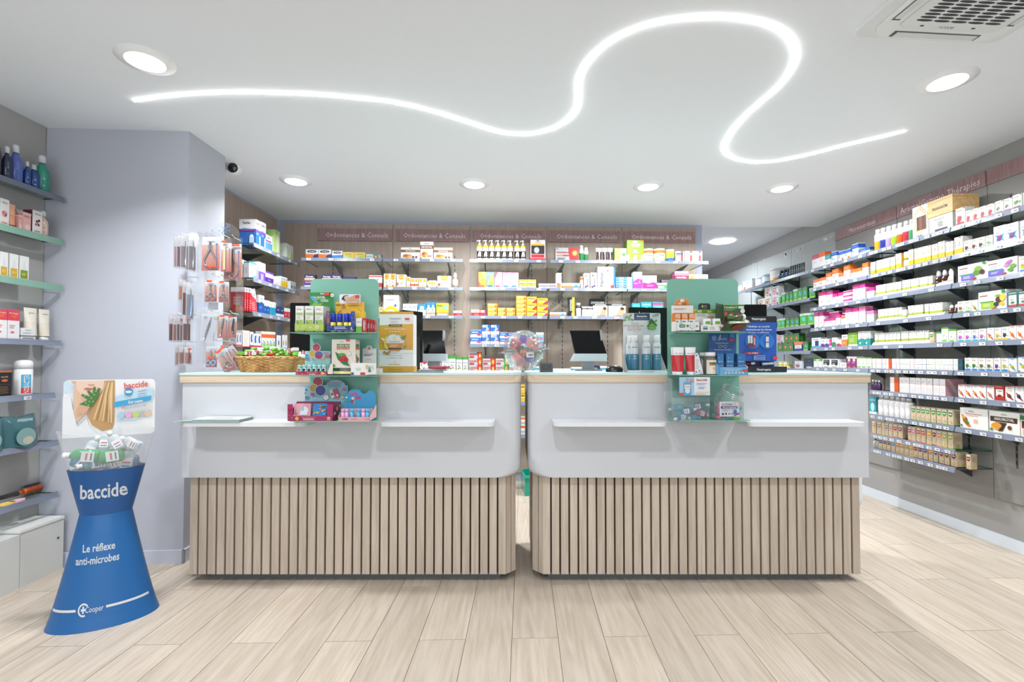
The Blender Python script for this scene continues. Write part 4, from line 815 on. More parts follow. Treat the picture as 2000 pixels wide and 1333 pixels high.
S('orbox2', 'ee8420', [('b', 0, .6, 1, 1, 'f6f6f6'), ('t', 'QUERCETINE', .5, .82, .10, 'nv', .8, 1), ('t', 'VIT. C', .5, .7, .08, 'or_', .6), ('m', .2, .2, .8, .4, 2, 'peach')])
S('limetall', '86b82a', [('b', 0, 0, 1, .16, 'w'), ('t', 'SILICIUM', .5, .78, .07, 'w', .75, 1), ('m', .15, .3, .8, .62, 5, 'cfe69a')], side='6a9a20')
S('teal2', 'f4f6f6', [('b', 0, 0, 1, .5, '1f9a94'), ('p', [(0, .5), (1, .5), (1, .56), (0, .44)], 'f4f6f6'), ('e', .5, .68, .28, 0, 'a8927a'), ('e', .5, .68, .22, 0, 'f4f6f6'), ('t', 'CHONDROSTEO', .5, .93, .05, '2a5a8a', .85), ('e', .4, .2, .14, 0, 'd8f0ee')])
S('limeband', 'f6f6f4', [('b', 0, .72, 1, 1, '6fb43a'), ('e', .5, .86, .2, .08, 'w'), ('t', 'arterin', .5, .5, .12, '8ab85a', .7), ('e', .55, .15, .05, .05, 'lime')])
S('darkpic', 'f2f2f2', [('r', .12, .35, .88, .92, '1f2a44'), ('e', .7, .42, .16, .16, 'k'), ('e', .4, .45, .16, .08, 'd9b48a'), ('t', 'PERMEALINE', .42, .76, .1, 'w', .6), ('m', .2, .08, .8, .22, 1, 'gl')])
S('wred', 'f2f2f2', [('t', 'Ergyflex', .5, .5, .2, 'red', .7), ('r', .05, .7, .4, .78, 'peach'), ('e', .75, .68, .08, 0, 'sal')])
S('purptall', '8a2a7c', [('b', 0, .84, 1, 1, 'f0f0f0'), ('e', .5, .70, .26, 0, 'e8a04a'), ('e', .5, .70, .2, 0, 'f4e8ee'), ('m', .15, .4, .8, .54, 2, 'd8a8d0'), ('r', .3, .04, .8, .16, 'e87a3a')])
S('wgreen', 'f5f7f3', [('b', 0, .9, 1, 1, '6aa84a'), ('e', .45, .7, .12, .07, 'd8e060'), ('r', .1, .08, .8, .22, '8ac86a'), ('e', .75, .4, .1, 0, 'gd'), ('e', .75, .4, .08, 0, 'w'), ('m', .2, .4, .6, .56, 2, 'a8cc90')])
S('gum_green', '3f9a2c', [('b', 0, .82, 1, 1, '1f5a28'), ('p', [(.35, .75), (.75, .6), (.7, .3), (.4, .42)], '4ab8e0'), ('r', .1, .08, .85, .2, 'b8d84a'), ('t', 'Nicorette', .5, .91, .08, 'w', .8)], side='123f1c', sops=[('e', .5, .45, .38, .3, '2f7a28')])
S('gum_mint', '4fb83c', [('b', 0, .84, 1, 1, 'dff0e0'), ('p', [(.3, .78), (.75, .6), (.7, .3), (.4, .42)], '6ad0e8'), ('r', .1, .06, .85, .14, 'd8e84a'), ('t', 'Nicorette', .5, .92, .07, 'dg', .8)], side='123f1c', sops=[('e', .5, .45, .38, .3, '2f7a28')])
S('gum_fruit', '3a8a2c', [('b', 0, .84, 1, 1, '1f5a28'), ('p', [(.3, .75), (.8, .5), (.4, .2)], 'e0302c'), ('p', [(.45, .62), (.68, .5), (.48, .35)], 'f8c8a0'), ('t', 'Nicorette', .5, .92, .07, 'w', .8)], side='123f1c', sops=[('e', .5, .45, .38, .3, '2f7a28')])
S('navy_or', '1f3a8a', [('b', 0, .7, 1, 1, 'f0843a'), ('r', .1, .3, .9, .66, 'w'), ('t', 'Nicotine', .5, .48, .14, 'nv', .7)], side='141f6a')
S('round_brown', 'e9e6e2', [('e', .35, .5, .3, 0, 'c88a4a'), ('e', .35, .5, .22, 0, 'e8d8c0'), ('e', .35, .5, .12, 0, '9a5a2a'), ('e', .8, .2, .1, 0, 'bl'), ('t', 'Delical', .65, .84, .1, 'gd', .5)])
S('round_pink', 'e9e6e6', [('e', .35, .5, .3, 0, 'd86a7a'), ('e', .35, .5, .22, 0, 'f4dce0'), ('e', .35, .5, .12, 0, 'c85a6a'), ('e', .8, .2, .1, 0, 'bl'), ('t', 'Delical', .65, .84, .1, 'gd', .5)])
S('pouch', '1c2a2a', [('r', .15, .4, .85, .75, '2c4a48'), ('r', .1, .9, .9, .95, '0f1616'), ('t', 'MEAL', .5, .58, .12, 'gl', .6)], side='101818')
S('nv_pouch', '16243c', [('t', 'delta', .5, .75, .1, '6aa0d8', .6), ('m', .2, .3, .8, .5, 3, '3a5a8a'), ('e', .5, .15, .3, .1, 'gl')])
S('baby', 'dfe6ee', [('e', .4, .4, .28, .25, 'a86a7a'), ('e', .5, .6, .15, .12, 'e0b8a0'), ('t', 'Prosobee', .5, .88, .08, 'bl', .7)])
S('wbox_or', 'f4f4f2', [('e', .2, .2, .1, 0, 'or_'), ('t', 'HIPP', .5, .7, .14, '2a6ab0', .5), ('b', 0, .9, 1, 1, 'a8d0e8'), ('r', .5, 0, 1, .12, 'or_')], side='e0ded8')
S('water6', '8fa8c4', [('b', 0, .0, 1, .18, '3a5a9a'), ('b', 0, .5, 1, .58, '4a6aa0'), ('e', .3, .3, .12, .1, 'w')], side='3c4a5c')
S('diffuser', 'f4f4f0', [('p', [(.5, 1), (.95, .72), (.95, .35), (.5, .1), (.05, .35), (.05, .72)], 'e8c460'), ('p', [(.5, .96), (.9, .71), (.9, .36), (.5, .13), (.1, .36), (.1, .71)], 'f4f4f0'), ('p', [(.5, .92), (.85, .70), (.85, .37), (.5, .16), (.15, .37), (.15, .70)], 'e8c460'), ('p', [(.5, .88), (.8, .69), (.8, .38), (.5, .19), (.2, .38), (.2, .69)], 'f4f4f0'), ('r', .28, .24, .86, .66, '6a4030'), ('r', .44, .24, .62, .66, '8a5a42'), ('r', .3, .06, .6, .1, '6a9ac8')], side='e6e6e2')
S('crate_box', 'ecebe6', [('t', 'PRANAROM', .45, .80, .09, 'k', .5), ('m', .38, .34, .62, .66, 4, '4a4a4a'), ('r', .25, .08, .78, .22, '4a2f2c')], side='dcdad4')
# left side
S('renu', '2f6ab8', [('b', 0, .62, 1, 1, 'f2f4f6'), ('t', 'ReNu', .45, .86, .09, 'k', .8, 1), ('r', .05, .54, .95, .60, 'a0409a'), ('p', [(0, .60), (.3, .66), (.7, .62), (1, .6)], '6a9ad8'), ('m', .1, .40, .6, .5, 2, 'a9c8ea'), ('r', .62, .02, .9, .30, 'bcd8f0'), ('p', [(.62, .3), (.9, .3), (.82, .40), (.7, .40)], 'e8f0f8'), ('b', 0, 0, 1, .03, '2a86d0')], side='2f6ab8', sops=[('r', 0, .62, 1, 1, 'f2f4f6'), ('t', 'ReNu', .45, .86, .09, 'k', .8, 1), ('r', .05, .54, .95, .60, 'a0409a'), ('p', [(0, .60), (.3, .66), (.7, .62), (1, .6)], '6a9ad8'), ('r', .62, .02, .9, .30, 'bcd8f0'), ('p', [(.62, .3), (.9, .3), (.82, .40), (.7, .40)], 'e8f0f8')])
S('renu_s', 'e6eef6', [('b', 0, 0, 1, .5, '5aa0dc'), ('r', .15, .55, .85, .65, 'a0409a'), ('t', 'ReNu', .5, .84, .12, 'gd', .6)])
S('limebottle', 'c8e48a', [('e', .25, .86, .09, .05, '4ab0e0'), ('r', .3, .1, .8, .72, 'eef6e0'), ('p', [(.3, .72), (.8, .72), (.6, .84), (.5, .84)], 'e6f0d8')], side='bfe07c', sops=[('e', .25, .86, .09, .05, '4ab0e0'), ('r', .3, .05, .9, .7, 'dff0c4')])
S('wlime', 'f0f4ea', [('b', 0, 0, 1, .1, 'c8dc6a'), ('p', [(.1, .1), (.8, .1), (.5, .6)], 'd8e88a'), ('e', .2, .8, .08, .05, '4ab0e0'), ('m', .3, .3, .8, .7, 3, 'gl')], side='f0f4ea')
S('purp', '7a58b8', [('b', 0, .5, 1, 1, 'f2f2f6'), ('t', 'Biotrue', .5, .76, .08, 'gd', .7), ('r', .3, .05, .7, .4, 'b8a4e0')], side='e8e8f0')
S('purp2', '5a2aa0', [('b', 0, .5, 1, .85, 'f2f2f6'), ('b', 0, .85, 1, 1, '8a5ac8'), ('t', 'Bausch', .5, .3, .13, 'd8c8f0', .7)])
S('wcomfort', 'f2f4f4', [('b', 0, .9, 1, 1, '4ab0d0'), ('p', [(.1, 0), (1, 0), (1, .2), (.6, .14)], '4ab8c8'), ('p', [(.5, 0), (1, .1), (1, 0)], 'a0d030'), ('t', 'Menicare', .5, .55, .07, 'gd', .6)])
S('wplain', 'eef0f0', [('v', 'BIOTRUE', .5, .5, .16, '6a6ab0', .6)])
S('ywhite', 'f0f0ea', [('b', 0, 0, 1, .62, 'e8c22c'), ('e', .5, .3, .2, .15, 'd8a818'), ('t', 'Opti', .5, .8, .16, 'gd', .6)], side='dfe8f0')
S('wteal', 'f0f4f4', [('e', .5, .4, .3, .2, '2a9aa8'), ('m', .15, .7, .85, .9, 2, 'gl')])
S('redkit', 'd8303c', [('b', 0, .80, 1, 1, 'f0e8e8'), ('r', .1, .86, .5, .93, '3a7ac0'), ('m', .1, .1, .7, .5, 4, 'f09aa0')], side='b81c2a')
S('redkit_diag', 'e04a52', [('p', [(.1, 1), (1, 1), (1, .5), (.2, .78)], 'f0ecec'), ('r', .6, .70, .8, .76, '3a7ac0'), ('m', .1, .1, .7, .45, 4, 'f4b0b0')], side='d0303a')
S('bluemed', '1f5fb0', [('b', 0, .58, 1, 1, 'f0f2f4'), ('p', [(0, .5), (.5, .66), (1, .52), (1, .44), (0, .44)], '1f5fb0'), ('t', 'Navarin', .5, .82, .08, 'gd', .7), ('m', .1, .25, .7, .4, 2, '8fb8e0')])
S('cyanmed', '2a9fc0', [('b', 0, .58, 1, 1, 'f0f2f4'), ('p', [(0, .5), (.5, .66), (1, .52), (1, .44), (0, .44)], '2a9fc0'), ('m', .2, .7, .8, .85, 1, 'gl')])
S('nvsmall', '2a3f7c', [('b', 0, 0, 1, .3, 'e0e4ec'), ('t', 'Urgo', .5, .7, .14, 'w', .5)])
S('redsmall', 'd0303c', [('b', 0, .65, 1, 1, 'f2f2f2'), ('m', .2, .2, .8, .5, 2, 'f4b0b0')])
S('scholl', 'f4f0ee', [('m', .12, .1, .88, .9, 9, 'f0c8b4'), ('b', 0, 0, 1, .04, 'd8506a')])
S('knee', 'f4f2f2', [('p', [(.35, .85), (.75, .85), (.6, .6), (.75, .35), (.3, .3), (.2, .6)], '2f6ac0'), ('b', 0, 0, 1, .14, 'e03a5a'), ('t', 'urgo', .5, .92, .05, 'bl', .4)])
S('heel', 'eef2ea', [('b', 0, .62, 1, .84, 'f06a28'), ('b', 0, 0, 1, .3, 'bfe0a8'), ('p', [(.2, .5), (.8, .34), (.7, .28)], '2a6ab8'), ('e', .6, .2, .14, .06, '6ab04a')])
S('bandage', 'f2f2f0', [('e', .5, .42, .1, .2, 'k'), ('b', 0, 0, 1, .1, 'd0e0ee')], side='2a4a9a')
S('tw', 'eef0ee', [('p', [(0, .5), (1, .5), (1, .6), (0, .66)], 'd8e4ee'), ('m', .2, .2, .8, .4, 2, 'gl')])
S('skin_a', 'f5f2f0', [('e', .5, .45, .3, .12, 'e8a0a0'), ('e', .35, .5, .1, .05, 'c8606a'), ('e', .62, .42, .1, .06, '8a3a5a'), ('t', 'Melvita', .5, .86, .06, 'gd', .6), ('m', .2, .08, .8, .18, 1, 'sal')], side='9a6a66')
S('skin_pink', 'f0b8b0', [('e', .6, .25, .3, .16, 'f6d8d4'), ('t', 'Melvita', .5, .8, .08, 'gd', .6), ('b', 0, .9, 1, 1, 'f4d0cc')], side='e8a49c')
S('skin_ber', 'f7f4f1', [('e', .45, .55, .12, .06, '8a2a5a'), ('e', .65, .6, .12, .06, '5a2a4a'), ('e', .35, .42, .1, .05, 'c84a5a'), ('e', .6, .42, .12, .06, '8a3a4a'), ('e', .5, .5, .08, .04, 'f08a2a'), ('t', 'Melvita', .5, .86, .06, 'gd', .6), ('m', .2, .1, .8, .2, 1, 'sal')], side='7a1f3a')
S('oilbox', 'f6f6f4', [('r', .12, .08, .88, .42, 'e0b41c'), ('p', [(.25, .42), (.75, .42), (.6, .66), (.55, .8), (.45, .8), (.4, .66)], 'e9ebe8'), ('m', .25, .2, .8, .3, 2, 'f6e8a0')], side='ebebe8')
S('oilbox2', 'f6f6f4', [('r', .12, .08, .88, .42, '8a9a14'), ('p', [(.25, .42), (.75, .42), (.6, .66), (.55, .8), (.45, .8), (.4, .66)], 'e9ebe8'), ('m', .25, .2, .8, .3, 2, 'f6e8a0')], side='ebebe8')
S('derma', 'f6f4f4', [('b', 0, .64, 1, 1, 'e8405a'), ('p', [(.2, .8), (.6, .7), (.9, .86), (.6, .84)], 'f0682a'), ('t', 'Dermagor', .5, .9, .06, 'w', .8), ('m', .15, .36, .7, .5, 2, 'sal'), ('e', .4, .24, .16, .03, 'e8607a')])
S('eucerin', 'f0f0f0', [('b', 0, .24, 1, .38, '8a8a90'), ('t', 'Eucerin', .5, .82, .11, 'gd', .6), ('m', .1, .5, .9, .66, 2, 'gl'), ('m', .1, .08, .9, .2, 1, 'gd')])
S('nuxe', '1a1416', [('b', 0, .94, 1, 1, 'e0702a'), ('t', 'NUXE', .5, .76, .07, 'd8c8a8', .5), ('e', .5, .62, .22, .05, 'e8662a'), ('m', .2, .1, .8, .4, 4, '7a5a3a'), ('r', .1, .45, .9, .47, '5a4030')])
# round containers
BT['flex'] = ('pump', '22201f', 'f0c020')
for nm, lo, up, cap, fr in (('sp_or', 'f6a81c', 'f4f4f2', 'f2f2f2', .44), ('sp_nv', '1f3a9a', 'f4f4f2', 'f2f2f2', .44), ('sp_lav', 'b89ad0', 'f4f4f2', 'f2f2f2', .44), ('sp_lime', '9ad81c', 'f4f4f2', 'f2f2f2', .44), ('sp_ro', 'f06a1c', 'f4f4f2', 'f2f2f2', .46), ('sp_red', 'd82a4a', 'f4f4f2', 'f2f2f2', .5), ('sp_gr', '4f9a6a', 'f4f4f2', 'f2f2f2', .5)): BT[nm] = ('can', lo, up, cap, fr)
BT['can_wb'] = ('can', 'f0f0ee', '1c1c1e', 'f2f2f2', .62)
BT['dar'] = ('can', '2f8a4a', 'f2f4f0', 'f2f2f2', .5)
BT['nobac'] = ('can', 'f4f4f6', 'f4f4f6', 'f4f4f6', .3)
BT['bioc'] = ('can', '3f83a0', 'dadde0', 'f4f4f4', .50, [('biocanina', .66, .05, '2b6a8a'), ('SPRAY', .42, .035, 'd8e8ee'), ('HABITAT', .34, .03, 'd8e8ee')])
BT['amber'] = ('dropper', '4a2412', 'f0f0ee', '3a1c10')
BT['amber_l'] = ('dropper', '4a2412', 'f0f0ee', 'f4f2ec')
BT['lax_or'] = ('tin', 'f4f2ec', 'c8dc9a', 'f2f2f0', 'ee8a3a', .66, [('Laxa', .52, .2, '5a4a4a')])
BT['tin_by'] = ('tin', 'c9d84a', '1f6ab8', 'e8e8e8', 'f0e86a', .7)
BT['jar_y'] = ('tin', 'f2f0ea', 'f0c030', 'f4f4f4', 'f2f0ea', .8)
BT['jar_g'] = ('tin', 'e4ece4', 'dfe8dc', '2a9a4a', 'f2f4f2', .8)
BT['milk_w'] = ('tin', 'f0f0f2', 'e6e4e4', 'f0f0f2', 'f0f0f2', .7)
BT['milk_b'] = ('tin', 'f0f2f4', '3a8ac8', 'e4e8ec', 'a8d0e8', .7)
BT['milk_y'] = ('tin', 'f2f0f0', 'e8a828', 'e6e8e8', 'f2f0f0', .8)
BT['vit_y'] = ('tin', 'e8d040', 'f4f0d8', 'f0f0ec', 'f4f0d8', .6)
BT['nvb'] = ('spray', '2a4468', '1c2c40', '8ab0d0')
BT['vial'] = ('spray', '3a1a4a', 'f0f0f0', 'yel')
BT['clear_pk'] = ('spray', 'ececea', 'b8bcc0', 'sal')
BT['greyb'] = ('spray', 'b8b8b8', '6a6a6a', 'w')
BT['sp_grape'] = ('spray', '5a4a4e', 'dfe3ea', '7ab89a'); BT['sp_blue'] = ('spray', '5a6ec0', 'dfe3ea', '3f9a7a'); BT['sp_dblue'] = ('spray', '1f4a9a', 'd8dce0', 'w'); BT['sp_teal'] = ('spray', '2f9a84', 'e0e4ea', 'a8e8f0'); BT['sp_navy'] = ('spray', '2a3558', 'dfe3ea', '7ab89a')
BT['micellar'] = ('spray', 'e6c8bc', 'eef0f0', 'c83a4a')
BT['tu_or'] = ('tube', 'e8a07a', 'f0b892', 'e09070', .3)
BT['tu_cream'] = ('tube', 'e9dfce', 'f0e8da', 'f2f0ec', .3, [('auneo', .85, .05, '8a7a6a')])
BT['tu_red'] = ('tube', 'c82a34', 'f0f0f2', 'f4f4f4', .5, [('vita citral', .78, .06, 'd04a5a')])
BT['tu_rb'] = ('tube', '3a2a2c', 'e8e6e6', 'f0f0f0', .45)
BT['tu_blue'] = ('tube', '2f6fb0', '3a7cc0', '2a66a8', .3)
BT['dos'] = ('can', 'f4f2f2', 'f4f2f2', 'b4b4b6', .4)
# ---------------------------------------------------------------- grey wall shelving (right)
XS = 2.77
def zr(ratio): return atX(1750, 704-ratio*750, XS).z
def ysh(px): return XS*F/(px-1000)
Z_R = [zr(.302), zr(.2375), zr(.1725), zr(.105), zr(.0405), zr(-.024), zr(-.084), zr(-.1505), zr(-.2035), zr(-.2440)]
NAMES = ['top', 'second', 'third', 'fourth', 'fifth', 'sixth', 'seventh', 'eighth', 'ninth', 'lowest']
BAYS = {'A': (2.20, 3.01), 'B': (3.02, 3.725), 'C': (3.735, 4.45), 'D': (4.46, 5.14), 'E': (5.15, 5.86)}
def rshelf(y0, y1, z, label, tags, seed):
    shelf('right', Vector((XS, y1, z)), Vector((XS, y0, z)), XP-XS, label, tags, seed=seed, group='grey wall glass shelves', rail_h=.028)
bn = {'A': 'nearest grey bay', 'B': 'Aroma sign bay', 'C': 'Micronutrition sign bay', 'D': 'green carton bay', 'E': 'far bare bay'}
for i in range(10):
    for b in 'ABC':
        if b == 'A' and i > 7 or b == 'C' and i > 5: continue
        rshelf(*BAYS[b], Z_R[i], f'{NAMES[i]} glass shelf on the grey wall, {bn[b]}', {'A': 7, 'B': 11 if i not in (2, 3, 4) else 3, 'C': 5}[b], i*3)
ZD = [Z_R[0], zr(.209), zr(.119), zr(.031), zr(-.03)]
for b in 'DE':
    for i, z in enumerate(ZD):
        if b == 'E' and i > 2: continue
        rshelf(*BAYS[b], z, f'{NAMES[i]} glass shelf on the grey wall, {bn[b]}', 0, i)
def rr(i, bay, items, z=None, name=None):
    pl = f'{name or NAMES[i]} shelf of {bn[bay]}'
    Row('right', z or Z_R[i], pl, f'products on the {pl}', XS+.022, -pi/2).put(items)
B = 'box'
# top row
rr(0, 'E', [(B, 'wbox_or', 1441, 1449, 13, 'small white carton'), (B, 'wbox_or', 1450, 1469, 19, 'white carton with orange foot'), ('tin', 'milk_w', 1470, 1484, 18, 'white powder tub'), ('tin', 'milk_b', 1485, 1495, 21, 'white and blue powder tub'), ('tin', 'milk_y', 1497, 1516, 27, 'large white tub with yellow swoosh')], name='top')
rr(0, 'D', [('spray', 'nvb', 1517, 1539, 19, 'dark blue squat bottle', dict(n=3)), (B, 'pouch', 1541, 1571, 21, 'dark green meal sachet', dict(n=7, d=.01, name='meal_sachet', gap=.35))])
rr(0, 'C', [(B, 'mgbox', 1586, 1599, 29, 'white carton with crimson top'), (B, 'orbox', 1599, 1611, 30, 'white carton with orange top'), (B, 'tealband', 1611, 1621, 22, 'white carton with teal top'),
            (B, 'bluebox', 1623, 1634, 24, 'white carton with blue top'), (B, 'bluebox_fruit', 1637, 1662, 21, 'blue topped carton with fruit picture', dict(n=2)), (B, 'bluebox', 1663.5, 1676, 27, 'taller white carton with blue top'), (B, 'blue_low', 1677, 1698, 13, 'long low blue and white carton')])
rr(0, 'B', [('can', s, x-5.7, x+5.7, 43, l) for s, x, l in (('sp_or', 1709.5, 'white spray bottle, orange label'), ('sp_nv', 1720, 'white spray bottle, navy label'), ('sp_lav', 1731, 'white spray bottle, lavender label'), ('sp_lime', 1742, 'white spray bottle, lime label'), ('sp_ro', 1753, 'white spray bottle, orange red label'), ('sp_red', 1765, 'white spray bottle, red label'), ('sp_gr', 1776, 'white spray bottle, green label'))])
rr(0, 'B', [(B, 'diffuser', 1782, 1814, 64, 'white carton with gold rings and brown diffuser', dict(d=.16)), (B, 'crate_box', 1815, 1861, 33, 'white carton carrying the wooden crate', dict(d=.16))])
p = Row('right', Z_R[0], '', '', XS+.02, -pi/2); a_, b_ = p.pt(1813), p.pt(1862); w = (b_-a_).length; hb = 33*((a_+b_)/2).y/F; hc = 33*((a_+b_)/2).y/F
e = empty('wooden_crate', (XS+.018, (a_.y+b_.y)/2, Z_R[0]+hb+.001), -pi/2); tag(e, 'pale wooden crate lettered Pranarôm on the top grey wall shelf'.replace('Pranarôm', 'in black'), 'crate')
build(MB().box((-w/2, 0, 0), (w/2, .17, hc*.86)), 'case', 'crate_wood', e); build(MB().box((-w/2-.001, -.001, hc*.87), (w/2+.001, .171, hc)), 'lid', 'crate_wood', e)
build(MB().text('PRANARÔM', 0, hc*.45, hc*.17, -.0012, '4a3626', maxw=w*.6, bold=True), 'lettering', 'card', e)
rr(0, 'A', [(B, 'leaf_red', 1866, 1885, 36, 'taller carton with red leaves'), (B, 'leaf_red', 1886, 1943, 26, 'small carton with red leaves', dict(n=4)), (B, 'leaf_green', 1944, 1977, 27, 'carton with green sprig', dict(n=2)), (B, 'leaf_lime', 1978, 1996, 29, 'carton with green leaf and dark red foot'), (B, 'leaf_green', 1998, 2034, 29, 'carton with sprig at frame edge', dict(n=2))])
# second row
rr(1, 'C', [(B, 'orange', 1588, 1599, 18, 'orange topped carton, low'), (B, 'orange', 1599.5, 1612, 19, 'orange topped carton, wider'), (B, 'orange', 1613, 1624, 25, 'orange topped carton, medium'), (B, 'orange_fruit', 1625.5, 1637, 30, 'orange topped carton with small fruits'), (B, 'orange', 1638, 1647, 18, 'orange topped carton, narrow and short'), (B, 'orange', 1648, 1660, 32, 'orange topped carton, tallest'), (B, 'orange', 1661, 1683, 21, 'orange topped carton, square pair', dict(n=2)), (B, 'orange', 1684, 1696, 28, 'orange topped carton at the right end')])
rr(1, 'B', [(B, 'ylw_oil', 1700, 1709.5, 26, 'white carton with yellow foot, single'), (B, 'ylw_oil', 1710.5, 1748, 27, 'white carton with yellow foot', dict(n=4)), (B, 'ylw_oil2', 1749, 1760, 31, 'taller carton with yellow side'), ('tin', 'jar_y', 1762, 1773, 15, 'small white jar with yellow band')])
rr(1, 'B', [(B, 'ylw_oil2', 1774, 1784, 33, 'carton with salmon flower, yellow foot'), (B, 'ylw_oil', 1785, 1818, 33, 'tall white carton with yellow foot', dict(n=3)), (B, 'ylw_oil2', 1819, 1831, 33, 'carton with pink flower, yellow foot'), (B, 'ylw_oil', 1832, 1845, 35, 'white carton with golden bloom'), (B, 'ylw_oil', 1846, 1861, 31, 'wide white carton with yellow foot')])
_r = Row('right', Z_R[1]+.061, 'second shelf of Aroma sign bay', 'products on the second shelf of Aroma sign bay', XS+.022, -pi/2); _r.put([('tin', 'jar_y', 1762, 1773, 14, 'white jar stacked on another jar')])
rr(1, 'A', [(B, 'ylw_oil', 1864, 1881, 36, 'tall white carton with yellow foot'), (B, 'cap_cyan', 1882, 1924, 25, 'carton with brown seeds and cyan foot', dict(n=3)), (B, 'cap_cyan2', 1925, 1939, 25, 'carton with pale sprig and cyan foot'), (B, 'orchid', 1940, 1989, 39, 'large carton with purple orchid', dict(n=2, d=.12)), (B, 'orchid', 1992, 2040, 39, 'orchid carton at frame edge', dict(n=2))])
# third row
rr(2, 'C', [(B, 'pink', 1598, 1612, 30, 'pink topped carton'), (B, 'pink', 1613, 1626, 29, 'pink topped carton, second tall'), (B, 'pink_s', 1624.5, 1635, 22, 'small pink topped carton'), (B, 'pink_s', 1636, 1646, 23, 'small pink topped carton'), (B, 'pinkflat', 1647, 1664, 24, 'flat pink and white carton', dict(stack=3)), (B, 'pink', 1665, 1690, 33, 'large pink topped carton', dict(n=2, d=.12)), (B, 'pink_s', 1692, 1706, 22, 'pink topped carton at right end')])
def tray(row, x0, x1, label, n=0):
    r = Row('right', Z_R[row], '', '', XS+.016, -pi/2); a, b = r.pt(x0), r.pt(x1); w = (b-a).length
    e = empty('display_tray', tuple((a+b)/2), -pi/2); tag(e, label, 'tray', 'white carton trays in the oil bay')
    build(MB().box((-w/2, 0, 0), (w/2, .14, .003), 'f4f4f2').add([(-w/2, .0, 0), (w/2, .0, 0), (w/2, .014, .024), (-w/2, .014, .024)], [(0, 1, 2, 3)], 'f6f6f4').add([(-w/2, 0, 0), (-w/2, .14, 0), (-w/2, .14, .05), (-w/2, .014, .024)], [(0, 1, 2, 3)], 'ecece8').add([(w/2, 0, 0), (w/2, .14, 0), (w/2, .14, .05), (w/2, .014, .024)], [(0, 1, 2, 3)], 'ecece8'), 'tray', 'card', e)
    mb = MB()
    for k in range(int(w/.03)): mb.add([(-w/2+.012+k*.03, .0045, .009), (-w/2+.03+k*.03, .0045, .009), (-w/2+.03+k*.03, .007, .013), (-w/2+.012+k*.03, .007, .013)], [(0, 1, 2, 3)], '9a9a96')
    mb.add([(-w/2+.03, .009, .018), (-w/2+.045, .0115, .022), (-w/2+.05, .011, .021), (-w/2+.035, .009, .017)], [(0, 1, 2, 3)], 'lime')
    build(mb, 'print', 'card', e)
for i, segs in ((2, ((1707, 1759, 1710, 1760, 7, 17), (1760, 1822, 1762, 1821, 7, 18))), (3, ((1710, 1761, 1714, 1761, 7, 17), (1770, 1842, 1773, 1803, 3, 18))), (4, ((1702, 1758, 1708, 1758, 7, 17), (1758, 1815, 1759, 1814, 7, 18)))):
    for j, (t0, t1, b0, b1, n, h) in enumerate(segs):
        tray(i, t0, t1, f'{"left" if j == 0 else "right"} white tray of lime footed cartons, {NAMES[i]} grey wall shelf')
        Row('right', Z_R[i]+.004, f'{"left" if j == 0 else "right"} tray, {NAMES[i]} oil shelf', 'lime footed oil cartons in trays', XS+.036, -pi/2).put([(B, 'lime_oil', b0, b1, h+7, 'lime footed carton', dict(n=n, name='oil_box', d=.035))])
rr(3, 'B', [(B, 'lime_oil', 1761.5, 1770, 19, 'lime footed carton standing alone', dict(name='oil_box')), (B, 'lime_oil', 1806, 1841, 26, 'tall lime footed carton', dict(n=4, name='oil_box')), ('dropper', 'amber', 1849, 1869, 19, 'amber dropper bottle with white cap', dict(n=2))])
rr(2, 'B', [('dropper', 'amber', 1822, 1858, 33, 'large amber bottle with white cap', dict(n=3)), ])
r = Row('right', Z_R[2], '', '', XS+.014, -pi/2); a, b = r.pt(1838), r.pt(1861)
e = empty('display_tray', tuple((a+b)/2), -pi/2); tag(e, 'white slanted tray in front of the large amber bottles', 'tray')
w = (b-a).length
mb = MB().prism([(-w, 0), (w/2, 0), (w/2, .085), (w*.3, .08), (0, .035), (-w, .022)], -.003, 0, 'e9e9e6', M=XZ).quad(-w, 0, w/2, .008, -.0006, '3a2420').text('PRANAROM', .02, .03, .008, -.0008, '3a2420')
build(mb, 'front', 'card', e, loc=(0, .003, 0))
rr(2, 'A', [(B, 'digest', 1871, 1927, 35, 'wide carton with violet panel and olives', dict(d=.09)), (B, 'desmo', 1928, 1987, 35, 'wide carton with violet panel and orchid bloom', dict(d=.09)), (B, 'cap_yelf', 1990, 2012, 33, 'carton with yellow fruit at frame edge')])
# fourth row
rr(3, 'C', [(B, 'dpink', 1629, 1640, 37, 'tall dark pink topped carton at back', dict(back=.07)), (B, 'pink', 1590.5, 1598.5, 31, 'tall pink topped carton'), (B, 'pink', 1599.5, 1607.5, 31, 'tall pink topped carton'), (B, 'pinkflat', 1608.5, 1627, 31, 'striped white carton', dict(back=.05)), (B, 'pink_s', 1609, 1620, 17, 'small pink topped carton in front'), (B, 'pink_s', 1621, 1631, 17, 'small pink topped carton in front'), (B, 'pink_s', 1632, 1641, 23, 'pink topped carton, medium'), (B, 'orange_s', 1642.5, 1650, 20, 'small orange topped carton'), (B, 'pink', 1651, 1676, 33, 'large pink topped carton', dict(n=2)), (B, 'lpink', 1677, 1690, 34, 'light pink topped carton'), (B, 'lpink', 1692, 1706, 24, 'shorter light pink topped carton')])
rr(3, 'A', [(B, 'cap_green', 1869.5, 1883, 24, 'carton with nuts and green foot'), (B, 'cap_green2', 1883.5, 1897, 24, 'carton with pod and green foot'), (B, 'd_pine', 1898, 1910, 24, 'carton with pineapple'), (B, 'detox', 1911, 1966, 38, 'wide carton with lime green panel', dict(d=.09)), (B, 'nouv_teal', 1967, 2010, 32, 'teal carton with white window', dict(n=2))])
